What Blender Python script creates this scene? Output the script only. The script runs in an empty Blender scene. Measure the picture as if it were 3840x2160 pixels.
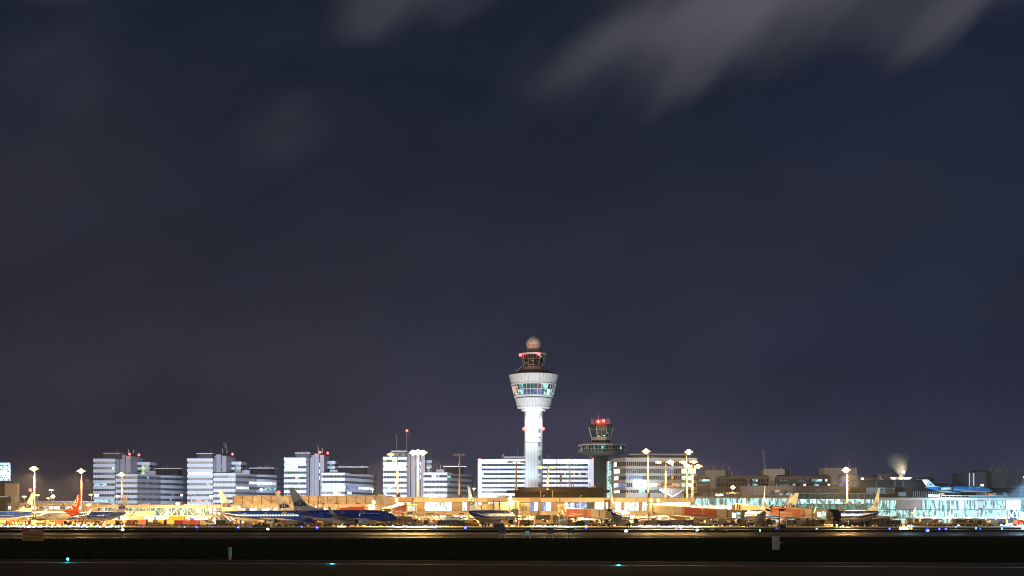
import bpy, math, random
from mathutils import Vector, Matrix
random.seed(11)
C = bpy.context.scene.collection
SC = bpy.context.scene
# ------------------------------------------------------------------ camera
# survey constants of the place: lens, horizon row and eye height, used to turn the photo's plan into metres
F = 4815.0; HY = 1936.0; EYE = 3.4
def X(px, d): return (px - 1920.0) / F * d
def Z(py, d): return EYE + (HY - py) / F * d
def P(px, py, d): return Vector((X(px, d), d, Z(py, d)))
def GD(py): return F * EYE / (py - HY)
cam = bpy.data.cameras.new('camera'); co = bpy.data.objects.new('camera', cam); C.objects.link(co)
co.location = (0, 0, EYE); co.rotation_euler = (math.pi / 2, 0, 0)
cam.sensor_width = 36.0; cam.lens = F / 3840 * 36; cam.shift_y = (HY - 1080) / 3840.0
cam.clip_start = 0.5; cam.clip_end = 20000
SC.camera = co
SC.view_settings.view_transform = 'Standard'; SC.view_settings.look = 'None'
SC.view_settings.exposure = 0.0; SC.view_settings.gamma = 1.0
SC.cycles.use_denoising = True
SC.cycles.max_bounces = 5; SC.cycles.diffuse_bounces = 2; SC.cycles.glossy_bounces = 2; SC.cycles.volume_bounces = 0
SC.cycles.transparent_max_bounces = 6; SC.cycles.transmission_bounces = 2
SC.cycles.sample_clamp_indirect = 3.0; SC.cycles.sample_clamp_direct = 0.0
SC.cycles.caustics_reflective = False; SC.cycles.caustics_refractive = False
SC.cycles.use_light_tree = True
SC.cycles.pixel_filter_type = 'BLACKMAN_HARRIS'; SC.cycles.filter_width = 1.05

# ------------------------------------------------------------------ node helper
class NT:
    def __init__(s, tree): s.t = tree; s.n = tree.nodes; s.l = tree.links
    def new(s, typ, **kw):
        n = s.n.new(typ)
        for k, v in kw.items(): setattr(n, k, v)
        return n
    def put(s, sock, v):
        if isinstance(v, (int, float)): sock.default_value = v
        elif isinstance(v, (tuple, list)):
            sock.default_value = tuple(v) if len(v) != 3 or sock.type == 'VECTOR' else (*v, 1)
        else: s.l.new(v, sock)
    def m(s, op, a, b=0.0, c=0.0, clamp=False):
        n = s.new('ShaderNodeMath', operation=op, use_clamp=clamp)
        for i, v in enumerate((a, b, c)): s.put(n.inputs[i], v)
        return n.outputs[0]
    def mix(s, f, a, b, mode='MIX'):
        n = s.new('ShaderNodeMix', data_type='RGBA', blend_type=mode)
        s.put(n.inputs[0], f); s.put(n.inputs[6], a); s.put(n.inputs[7], b)
        return n.outputs[2]
    def ramp(s, f, pts, interp='LINEAR'):
        n = s.new('ShaderNodeValToRGB'); s.put(n.inputs[0], f); e = n.color_ramp.elements
        n.color_ramp.interpolation = interp
        while len(e) < len(pts): e.new(0.5)
        for q, (p, c) in zip(e, pts): q.position = p; q.color = (*c, 1) if len(c) == 3 else c
        return n.outputs[0]
    def noise(s, vec, scale, detail=3, rough=0.5, out=0):
        n = s.new('ShaderNodeTexNoise'); s.put(n.inputs['Vector'], vec)
        n.inputs['Scale'].default_value = scale; n.inputs['Detail'].default_value = detail; n.inputs['Roughness'].default_value = rough
        return n.outputs[out]
    def comb(s, a, b, c=0.0):
        n = s.new('ShaderNodeCombineXYZ'); s.put(n.inputs[0], a); s.put(n.inputs[1], b); s.put(n.inputs[2], c); return n.outputs[0]
def srgb(*c):
    return tuple(((v / 255) / 12.92 if v / 255 <= .04045 else (((v / 255) + .055) / 1.055) ** 2.4) for v in c)

# ------------------------------------------------------------------ night sky
W = bpy.data.worlds.new('World'); SC.world = W; W.use_nodes = True
w = NT(W.node_tree); w.n.clear()
tc = w.new('ShaderNodeTexCoord'); sp = w.new('ShaderNodeSeparateXYZ'); w.l.new(tc.outputs['Generated'], sp.inputs[0])
az = w.m('ARCTAN2', sp.outputs[0], sp.outputs[1]); el = w.m('ARCSINE', sp.outputs[2])
deg = 180 / math.pi
azd = w.m('MULTIPLY', az, deg); eld = w.m('MULTIPLY', el, deg)
nlow = w.noise(w.comb(w.m('MULTIPLY', azd, .05), w.m('MULTIPLY', eld, .10)), 1.0, 2, .5)
elw = w.m('ADD', eld, w.m('MULTIPLY', w.m('SUBTRACT', nlow, .5), 5.0))
e01 = w.m('DIVIDE', w.m('ADD', elw, 2.0), 40.0, clamp=True)
col = w.ramp(e01, [(0.0, srgb(55, 57, 86)), (.12, srgb(54, 56, 80)), (.24, srgb(42, 46, 65)), (.36, srgb(36, 41, 57)), (.52, srgb(28, 35, 51)), (1.0, srgb(24, 30, 46))])
# warm city glow to the west (left), colder air to the east (right)
warm = w.m('MULTIPLY', w.m('MULTIPLY', w.m('SUBTRACT', 1.0, azd), .055, clamp=True), w.m('SUBTRACT', 1.0, w.m('DIVIDE', w.m('ABSOLUTE', w.m('SUBTRACT', elw, 7.0)), 11.0), clamp=True))
col = w.mix(w.m('MULTIPLY', warm, .6, clamp=True), col, srgb(51, 47, 57))
lowdark = w.m('MULTIPLY', w.m('SUBTRACT', 1.0, w.m('DIVIDE', eld, 5.0), clamp=True), w.m('MULTIPLY', w.m('SUBTRACT', -1.0, azd), .09, clamp=True))
col = w.mix(w.m('MULTIPLY', lowdark, .55), col, srgb(38, 31, 44))
cold = w.m('MULTIPLY', w.m('SUBTRACT', azd, 2.0), .06, clamp=True)
col = w.mix(w.m('MULTIPLY', cold, .5), col, srgb(32, 42, 62))
# high cloud drawn out by the wind in soft fingers
def wv(sx, sy, z, det=3, ang=24, rough=.5):
    ca, sa = math.cos(math.radians(ang)), math.sin(math.radians(ang))
    u = w.m('ADD', w.m('MULTIPLY', azd, ca), w.m('MULTIPLY', eld, sa)); v = w.m('SUBTRACT', w.m('MULTIPLY', eld, ca), w.m('MULTIPLY', azd, sa))
    return w.noise(w.comb(w.m('MULTIPLY', u, sx), w.m('MULTIPLY', v, sy), z), 1.0, det, rough)
big = wv(.05, .14, 3.3)
col = w.mix(w.m('MULTIPLY', w.m('SUBTRACT', big, .50), 1.5, clamp=True), col, srgb(50, 49, 58))
col = w.mix(w.m('MULTIPLY', w.m('SUBTRACT', .5, big), 1.5, clamp=True), col, srgb(23, 29, 46))
n1 = w.m('SUBTRACT', wv(.10, .30, 1.7, 2, 38), .5); n2 = w.m('SUBTRACT', wv(.12, .32, 5.1, 2, 44), .5)
azw = w.m('ADD', azd, w.m('MULTIPLY', n1, 6.5)); elv = w.m('ADD', eld, w.m('MULTIPLY', n2, 5.0))
def blob(a0, e0, ra, re, ang=0.0):
    c_, s_ = math.cos(math.radians(ang)), math.sin(math.radians(ang))
    da = w.m('SUBTRACT', azw, a0); de = w.m('SUBTRACT', elv, e0)
    p = w.m('DIVIDE', w.m('ADD', w.m('MULTIPLY', da, c_), w.m('MULTIPLY', de, s_)), ra)
    q = w.m('DIVIDE', w.m('SUBTRACT', w.m('MULTIPLY', de, c_), w.m('MULTIPLY', da, s_)), re)
    r2 = w.m('ADD', w.m('MULTIPLY', p, p), w.m('MULTIPLY', q, q))
    return w.m('POWER', w.m('SUBTRACT', 1.0, r2, clamp=True), 2.6)
cl = w.m('MULTIPLY', blob(11.0, 22.2, 9.5, 4.7, 8), .95)
for a in ((4.4, 19.9, 6.3, 2.5, 24, .60), (8.5, 20.0, 5.5, 2.4, 30, .5), (18.4, 20.9, 5.5, 2.0, 24, .6), (21.0, 23.0, 7.0, 3.6, 10, .5), (-4.8, 22.3, 4.6, 2.4, 16, .45), (-20.0, 22.3, 9.0, 2.2, 0, .28), (-10.5, 16.5, 4.0, 2.2, 20, .16), (-19, 18.0, 5.0, 3.0, 10, .12)):
    cl = w.m('ADD', cl, w.m('MULTIPLY', blob(*a[:5]), a[5]))
fin = wv(.10, .34, 8.1, 3, 34, .5)
clf = w.m('MULTIPLY', cl, w.m('ADD', .62, w.m('MULTIPLY', w.m('SUBTRACT', fin, .3), .8, clamp=True)), clamp=True)
col = w.mix(w.m('MULTIPLY', clf, .92), col, srgb(96, 95, 103))
col = w.mix(w.m('MULTIPLY', blob(17, 6.0, 15, 3.6, 4), .55), col, srgb(33, 38, 58))
col = w.mix(w.m('MULTIPLY', blob(-15, 3.8, 13, 3.4, 6), .6), col, srgb(32, 30, 42))
col = w.mix(w.m('MULTIPLY', blob(3, 3.5, 13, 3.0, 0), .35), col, srgb(72, 68, 88))
mot = wv(.16, .30, 12.5, 4, 12, .6)
col = w.mix(1.0, col, w.comb(*[w.m('ADD', .75, w.m('MULTIPLY', mot, .50))] * 3), 'MULTIPLY')
bg = w.new('ShaderNodeBackground'); w.l.new(col, bg.inputs[0]); bg.inputs[1].default_value = .90
# below it the physical sky, sunk under the horizon and turned almost off
nis = w.new('ShaderNodeTexSky', sky_type='NISHITA', sun_disc=False); nis.sun_elevation = math.radians(-4); nis.sun_rotation = math.radians(194)
bg2 = w.new('ShaderNodeBackground'); w.l.new(nis.outputs[0], bg2.inputs[0]); bg2.inputs[1].default_value = 0.05
ad = w.new('ShaderNodeAddShader'); w.l.new(bg.outputs[0], ad.inputs[0]); w.l.new(bg2.outputs[0], ad.inputs[1])
wo = w.new('ShaderNodeOutputWorld'); w.l.new(ad.outputs[0], wo.inputs[0])
# town glow low behind the camera: weak, soft, almost level
sd = bpy.data.lights.new('town_glow', 'SUN'); sd.energy = 0.46; sd.angle = math.radians(12); sd.color = (1.0, .92, .80)
so = bpy.data.objects.new('town_glow', sd); C.objects.link(so); so.rotation_euler = (math.radians(83), 0, math.radians(-14))

# ------------------------------------------------------------------ materials
MC = {}
def M(name, col, rough=.6, metal=0.0, var=.18, scale=.6, emit=0.0, ecol=None, coat=0.0, bump=0.0, streak=False):
    if name in MC: return MC[name]
    m = bpy.data.materials.new(name); m.use_nodes = True; t = NT(m.node_tree)
    b = t.n['Principled BSDF']; tc = t.new('ShaderNodeTexCoord')
    vec = tc.outputs['Object']
    if streak:
        mp = t.new('ShaderNodeMapping'); mp.inputs['Scale'].default_value = (1, 1, .12); t.l.new(vec, mp.inputs[0]); vec = mp.outputs[0]
    n = t.noise(vec, scale, 4, .6)
    k = t.m('ADD', 1 - var, t.m('MULTIPLY', n, 2 * var))
    t.put(b.inputs['Base Color'], t.mix(1.0, (*col, 1), t.comb(k, k, k), 'MULTIPLY'))
    t.put(b.inputs['Roughness'], t.m('ADD', rough - .06, t.m('MULTIPLY', n, .12)))
    b.inputs['Metallic'].default_value = metal
    if coat: b.inputs['Coat Weight'].default_value = coat; b.inputs['Coat Roughness'].default_value = .12
    if emit:
        b.inputs['Emission Color'].default_value = (*(ecol or col), 1); b.inputs['Emission Strength'].default_value = emit
        m.cycles.emission_sampling = 'NONE'
    if bump:
        bn = t.new('ShaderNodeBump'); bn.inputs['Strength'].default_value = bump; t.l.new(n, bn.inputs['Height']); t.l.new(bn.outputs[0], b.inputs['Normal'])
    MC[name] = m; return m
def LIT(name, cols, strength=1.5, sx=.5, sz=.5, dark=.35, thr=.45):
    """A lit window seen from outside: bright ceiling and walls broken by furniture, blinds and people."""
    if name in MC: return MC[name]
    m = bpy.data.materials.new(name); m.use_nodes = True; t = NT(m.node_tree)
    b = t.n['Principled BSDF']; tc = t.new('ShaderNodeTexCoord')
    mp = t.new('ShaderNodeMapping'); mp.inputs['Scale'].default_value = (sx, sx, sz); t.l.new(tc.outputs['Object'], mp.inputs[0])
    vo = t.new('ShaderNodeTexVoronoi'); t.l.new(mp.outputs[0], vo.inputs['Vector']); vo.inputs['Scale'].default_value = 1.0; vo.inputs['Randomness'].default_value = .8
    n = t.noise(mp.outputs[0], 1.7, 4, .6)
    c = t.mix(t.m('MULTIPLY', t.m('SUBTRACT', n, .35), 3.0, clamp=True), (*cols[0], 1), (*cols[1], 1))
    sep = t.new('ShaderNodeSeparateColor'); t.l.new(vo.outputs['Color'], sep.inputs[0])
    f = t.m('ADD', dark, t.m('MULTIPLY', t.m('GREATER_THAN', sep.outputs[0], thr), 1 - dark))
    n2 = t.noise(mp.outputs[0], 5.0, 3, .7)
    f = t.m('MULTIPLY', f, t.m('ADD', .55, t.m('MULTIPLY', n2, .9)))
    t.put(b.inputs['Emission Color'], c); t.put(b.inputs['Emission Strength'], t.m('MULTIPLY', f, strength))
    b.inputs['Base Color'].default_value = (.05, .06, .07, 1); b.inputs['Roughness'].default_value = .12
    m.cycles.emission_sampling = 'NONE'
    MC[name] = m; return m
def GLOW(name, col, s):
    if name in MC: return MC[name]
    m = bpy.data.materials.new(name); m.use_nodes = True; b = m.node_tree.nodes['Principled BSDF']
    b.inputs['Base Color'].default_value = (*[min(1, c) for c in col], 1); b.inputs['Emission Color'].default_value = (*col, 1); b.inputs['Emission Strength'].default_value = s
    m.cycles.emission_sampling = 'NONE'; MC[name] = m; return m

# ------------------------------------------------------------------ mesh helper
class MB:
    def __init__(s): s.v = []; s.f = []; s.mi = []
    def add(s, vs, fs, m=0):
        o = len(s.v); s.v += [tuple(p) for p in vs]
        for f in fs: s.f.append(tuple(i + o for i in f)); s.mi.append(m)
        return s
    def box(s, x0, x1, y0, y1, z0, z1, m=0):
        vs = [(x, y, z) for z in (z0, z1) for y in (y0, y1) for x in (x0, x1)]
        return s.add(vs, [(0, 2, 3, 1), (4, 5, 7, 6), (0, 1, 5, 4), (2, 6, 7, 3), (0, 4, 6, 2), (1, 3, 7, 5)], m)
    def quad(s, a, b, c, d, m=0): return s.add([a, b, c, d], [(0, 1, 2, 3)], m)
    def prism(s, pts, z0, z1, m=0):       # plan polygon extruded upward
        n = len(pts); vs = [(x, y, z0) for x, y in pts] + [(x, y, z1) for x, y in pts]
        return s.add(vs, [tuple(range(n))[::-1], tuple(range(n, 2 * n))] + [(i, (i + 1) % n, n + (i + 1) % n, n + i) for i in range(n)], m)
    def slab(s, pts, y0, y1, m=0):        # xz polygon extruded in depth
        n = len(pts); vs = [(x, y0, z) for x, z in pts] + [(x, y1, z) for x, z in pts]
        return s.add(vs, [tuple(range(n)), tuple(range(n, 2 * n))[::-1]] + [(i, n + i, n + (i + 1) % n, (i + 1) % n) for i in range(n)], m)
    def tube(s, a, b, r, r2=None, n=8, m=0):
        a, b = Vector(a), Vector(b); r2 = r if r2 is None else r2
        d = (b - a).normalized(); t = Vector((0, 0, 1)) if abs(d.z) < .9 else Vector((1, 0, 0))
        p = d.cross(t).normalized(); q = d.cross(p)
        vs = [a + (p * math.cos(k) + q * math.sin(k)) * r for k in [i * math.tau / n for i in range(n)]] + \
             [b + (p * math.cos(k) + q * math.sin(k)) * r2 for k in [i * math.tau / n for i in range(n)]]
        return s.add(vs, [(i, (i + 1) % n, n + (i + 1) % n, n + i) for i in range(n)] + [tuple(range(n))[::-1], tuple(range(n, 2 * n))], m)
    def loft(s, rings, m=0, close=True):
        n = len(rings[0]); o = []
        for r in rings: o += list(r)
        fs = [(k * n + i, k * n + (i + 1) % n, (k + 1) * n + (i + 1) % n, (k + 1) * n + i) for k in range(len(rings) - 1) for i in range(n)]
        if close: fs += [tuple(range(n))[::-1], tuple(range((len(rings) - 1) * n, len(rings) * n))]
        return s.add(o, fs, m)
    def lathe(s, prof, cx, cy, n=24, m=0):  # prof [(r, z)]
        return s.loft([[(cx + r * math.cos(i * math.tau / n), cy + r * math.sin(i * math.tau / n), z) for i in range(n)] for r, z in prof], m)
    def ball(s, c, r, n=10, k=6, m=0):
        rings = []
        for j in range(k + 1):
            a = math.pi * (j / k); a = min(max(a, .05), math.pi - .05)
            rings.append([(c[0] + r * math.sin(a) * math.cos(i * math.tau / n), c[1] + r * math.sin(a) * math.sin(i * math.tau / n), c[2] - r * math.cos(a)) for i in range(n)])
        return s.loft(rings, m)
    def bar(s, a, b, w, h=None, m=0):      # square bar between two points
        a, b = Vector(a), Vector(b); h = h or w
        d = (b - a).normalized(); t = Vector((0, 0, 1)) if abs(d.z) < .95 else Vector((0, 1, 0))
        p = d.cross(t).normalized() * w / 2; q = p.cross(d).normalized() * h / 2
        vs = [a - p - q, a + p - q, a + p + q, a - p + q, b - p - q, b + p - q, b + p + q, b - p + q]
        return s.add(vs, [(0, 3, 2, 1), (4, 5, 6, 7), (0, 1, 5, 4), (1, 2, 6, 5), (2, 3, 7, 6), (3, 0, 4, 7)], m)
    def build(s, name, mats, parent=None, world=True, smooth=False):
        if not isinstance(mats, (list, tuple)): mats = [mats]
        me = bpy.data.meshes.new(name); vs = s.v
        if parent is not None and world:
            r = parent
            while r.parent: r = r.parent
            l = r.location; vs = [(x - l[0], y - l[1], z - l[2]) for x, y, z in vs]
        me.from_pydata(vs, [], s.f); me.update()
        for m in mats: me.materials.append(m)
        me.polygons.foreach_set('material_index', s.mi)
        if smooth: me.polygons.foreach_set('use_smooth', [True] * len(me.polygons))
        o = bpy.data.objects.new(name, me); C.objects.link(o)
        if parent is not None: o.parent = parent
        return o
def thing(name, label, cat, loc=(0, 0, 0), rz=0.0, group=None):
    o = bpy.data.objects.new(name, None); C.objects.link(o); o.empty_display_size = 1
    o.location = loc; o.rotation_euler = (0, 0, rz); tag(o, label, cat, group); return o
def tag(o, label, cat, group=None):
    if label: o['label'] = label
    o['category'] = cat
    if group: o['group'] = group
    return o
def kind(o, k): o['kind'] = k; return o
def copy_tree(o, parent=None):
    c = o.copy(); C.objects.link(c); c.parent = parent
    for ch in list(o.children): copy_tree(ch, c)
    return c
def light(parent, loc, power, col, r=.5, typ='POINT', rot=None, spot=None, blend=.4):
    d = bpy.data.lights.new('bulb', typ); d.energy = power; d.color = col; d.shadow_soft_size = r
    o = bpy.data.objects.new('bulb', d); C.objects.link(o)
    root = parent
    while root and root.parent: root = root.parent
    o.location = Vector(loc) - (root.location if root else Vector()); o.parent = parent
    if rot is not None: o.rotation_euler = Vector(rot).to_track_quat('-Z', 'Y').to_euler()
    if spot: d.spot_size = math.radians(spot); d.spot_blend = blend
    return o
def text(body, size, mat, parent, mapf, name='lettering', ext=0.0, bold=0.0, align='CENTER', spacing=1.0):
    cu = bpy.data.curves.new(name, 'FONT'); cu.body = body; cu.size = size; cu.align_x = align; cu.align_y = 'CENTER'
    cu.offset = bold; cu.space_character = spacing; cu.resolution_u = 3
    to = bpy.data.objects.new(name, cu); C.objects.link(to)
    bpy.context.view_layer.update()
    me = bpy.data.meshes.new_from_object(to); bpy.data.objects.remove(to)
    for vv in me.vertices: vv.co = mapf(vv.co.x, vv.co.y)
    me.materials.clear(); me.materials.append(mat)
    o = bpy.data.objects.new(name, me); C.objects.link(o); o.parent = parent
    return o
LM = [(-80, 'the cropped blue airliner'), (75, 'the blue tail with white crown lettering'), (215, 'the white song contest airliner'), (350, 'the third parked airliner'),
      (480, 'the lit lattice walkway'), (640, 'the lattice walkway end'), (820, 'the grey tail by the braced hall'), (960, 'the lone white floodlight'), (1090, 'the big blue airliner tail'),
      (1262, 'the glowing yellow sign'), (1450, 'the airliner nose'), (1600, 'the raised boarding stairs'), (1755, 'the tail beside the hotel'),
      (1925, 'the tall white control tower'), (2110, 'the dark doorway bridge'), (2290, 'the airliner under the grey tower'), (2430, 'the twin yellow lamps'),
      (2590, 'the long brown jet bridge'), (2790, 'the airliner behind the mast'), (2920, 'the wind mast'), (3060, 'the yellow jet bridge post'), (3200, 'the starlike tall mast'),
      (3330, 'the mural wall'), (3430, 'the lit taxiway sign'), (3560, 'the roof-top airliner'), (3700, 'the white parapet end')]
REG = []
def reg(o, desc, px, cat, group=None): REG.append((o, desc, px)); tag(o, None, cat, group); return o
def finish_labels():
    od = ['', 'second', 'third', 'fourth', 'fifth', 'sixth', 'seventh', 'eighth', 'ninth', 'tenth', 'eleventh', 'twelfth', 'thirteenth', 'fourteenth']
    g = {}
    for o, desc, px in REG:
        lm = max((l for l in LM if l[0] <= px), default=LM[0])[1]
        g.setdefault((desc, lm), []).append((px, o))
    for (desc, lm), it in g.items():
        it.sort(key=lambda t: t[0])
        for i, (px, o) in enumerate(it):
            if len(it) == 1: o['label'] = f'{desc} just past {lm}'
            elif i == 0: o['label'] = f'{desc}, the first past {lm}'
            else: o['label'] = f'{desc}, {od[min(i, 13)]} one past {lm}'
# ================================================================== palette
WHITE = M('white_panel', (.64, .67, .73), .5, var=.08, scale=.2)
OFFW = M('hotel_panel', (.74, .74, .80), .45, var=.05, scale=.2)
GREYP = M('grey_panel', (.30, .29, .31), .6, var=.15, scale=.3)
CONC = M('concrete', (.36, .34, .32), .8, var=.2, scale=.4)
CREAM = M('cream_panel', (.62, .50, .34), .55, var=.10, scale=.25)
CREAM2 = M('tan_panel', (.42, .31, .21), .6, var=.15, scale=.3)
BROWN = M('brown_cladding', (.15, .12, .11), .6, var=.2, scale=.2)
DBROWN = M('dark_cladding', (.012, .010, .010), .7, var=.3, scale=.3)
DBROWN.node_tree.nodes['Principled BSDF'].inputs['Specular IOR Level'].default_value = .08
BLACK = M('black_paint', (.012, .012, .014), .5)
DKGREY = M('dark_grey', (.06, .06, .065), .5)
STEEL = M('galvanised_steel', (.45, .44, .43), .4, .6, var=.15)
POLE = M('pole_paint', (.20, .18, .155), .5, var=.1)
GLASS = M('dark_glass', (.025, .035, .04), .08, 0, var=.5, scale=.35)
GLASST = M('teal_glass', (.02, .07, .08), .08, 0, var=.5, scale=.35, emit=.10, ecol=(.05, .35, .38))
GLASSB = M('brown_glass', (.05, .03, .028), .1, 0, var=.4, scale=.5)
MULL = M('mullion', (.45, .46, .48), .5)
ORANGE = M('orange_vinyl', (.40, .03, .002), .7, var=.08)
YELLOW = M('yellow_paint', (.75, .46, .03), .5)
REDP = M('red_paint', (.55, .05, .02), .5)
OLIVE = M('olive_canvas', (.10, .09, .05), .8)
TYRE = M('tyre_rubber', (.015, .015, .015), .85)
WPAINT = M('white_paint', (.78, .78, .78), .3, coat=.4, var=.05)
L_WH = LIT('lit_white', (srgb(255, 250, 235), srgb(190, 235, 235)), 2.2, .5, .6, .5, .35)
L_COOL = LIT('lit_cool', (srgb(120, 215, 210), srgb(200, 245, 255)), 1.3, .5, .8, .25, .5)
L_BLUE = LIT('lit_blue', (srgb(90, 120, 225), srgb(180, 200, 255)), .9, .6, .8, .35, .45)
L_WARM = LIT('lit_warm', (srgb(255, 215, 150), srgb(255, 170, 110)), .9, .5, .9, .15, .55)
L_DIM = LIT('lit_dim', (srgb(80, 110, 115), srgb(160, 175, 170)), .35, .6, .9, .2, .5)
L_GRN = LIT('lit_green', (srgb(170, 255, 170), srgb(230, 255, 200)), 1.2, .4, .6, .5, .35)
L_VIO = LIT('lit_violet', (srgb(70, 60, 200), srgb(110, 100, 240)), .8, .4, .9, .5, .5)
L_HALL = LIT('lit_hall', (srgb(225, 255, 248), srgb(70, 180, 178)), 1.3, 1.6, .35, .22, .42)
L_TEAL = LIT('lit_teal', (srgb(10, 105, 125), srgb(80, 220, 205)), .75, 1.5, .7, .16, .55)
L_RIGHT = LIT('lit_bright_hall', (srgb(225, 255, 245), srgb(70, 190, 185)), 1.3, 1.4, .45, .3, .3)

# facade: ribbon windows between proud spandrels, along plan line A-B (px, depth)
def ribbon(root, A, B, zr, cw, mats, runs=(), rnd=.03, inset=0.0, rseed=0, name='window', lits=(3, 4, 5), bar=.12):
    """one window band = one part: panes (dark or lit) and its mullions"""
    rg = random.Random(rseed); z0, z1 = zr
    a = Vector((X(*A), A[1], 0)); b = Vector((X(*B), B[1], 0)); t = b - a; L = t.length; t /= L
    nrm = Vector((t.y, -t.x, 0))
    if nrm.y > 0: nrm = -nrm
    n = max(1, round(L / cw)); mb = MB(); off = nrm * (.02 - inset)
    for i in range(n):
        p = a + t * (L * i / n) + off; q = a + t * (L * (i + 1) / n) + off
        c = (p + q) / 2; px = 1920 + F * c.x / c.y; mi = 0
        for r0, r1, k in runs:
            if r0 <= px <= r1: mi = k
        if mi == 0 and rg.random() < rnd: mi = rg.choice(lits)
        if mi == -1: mi = 0
        mb.quad((p.x, p.y, z0), (q.x, q.y, z0), (q.x, q.y, z1), (p.x, p.y, z1), mi)
        w_ = bar / 2
        c0 = p + nrm * .03
        mb.add([(c0 - t * w_).xyz + Vector((0, 0, z0)), (c0 + t * w_).xyz + Vector((0, 0, z0)), (c0 + t * w_).xyz + Vector((0, 0, z1)), (c0 - t * w_).xyz + Vector((0, 0, z1))], [(0, 1, 2, 3)], 1)
    return mb.build(name, mats, root)
WM = [GLASS, MULL, GLASST, L_WH, L_COOL, L_WARM, L_BLUE, L_DIM, L_GRN, L_VIO, GLASSB]   # 0..10

def spandrels(mb, pts, levels, out=.35, m=0):
    """plan polygon pts; proud bands at levels [(z0,z1)]"""
    cx = sum(p[0] for p in pts) / len(pts); cy = sum(p[1] for p in pts) / len(pts)
    o = [(x + out * (1 if x > cx else -1), y + out * (1 if y > cy else -1)) for x, y in pts]
    for z0, z1 in levels: mb.prism(o, z0, z1, m)

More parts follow.
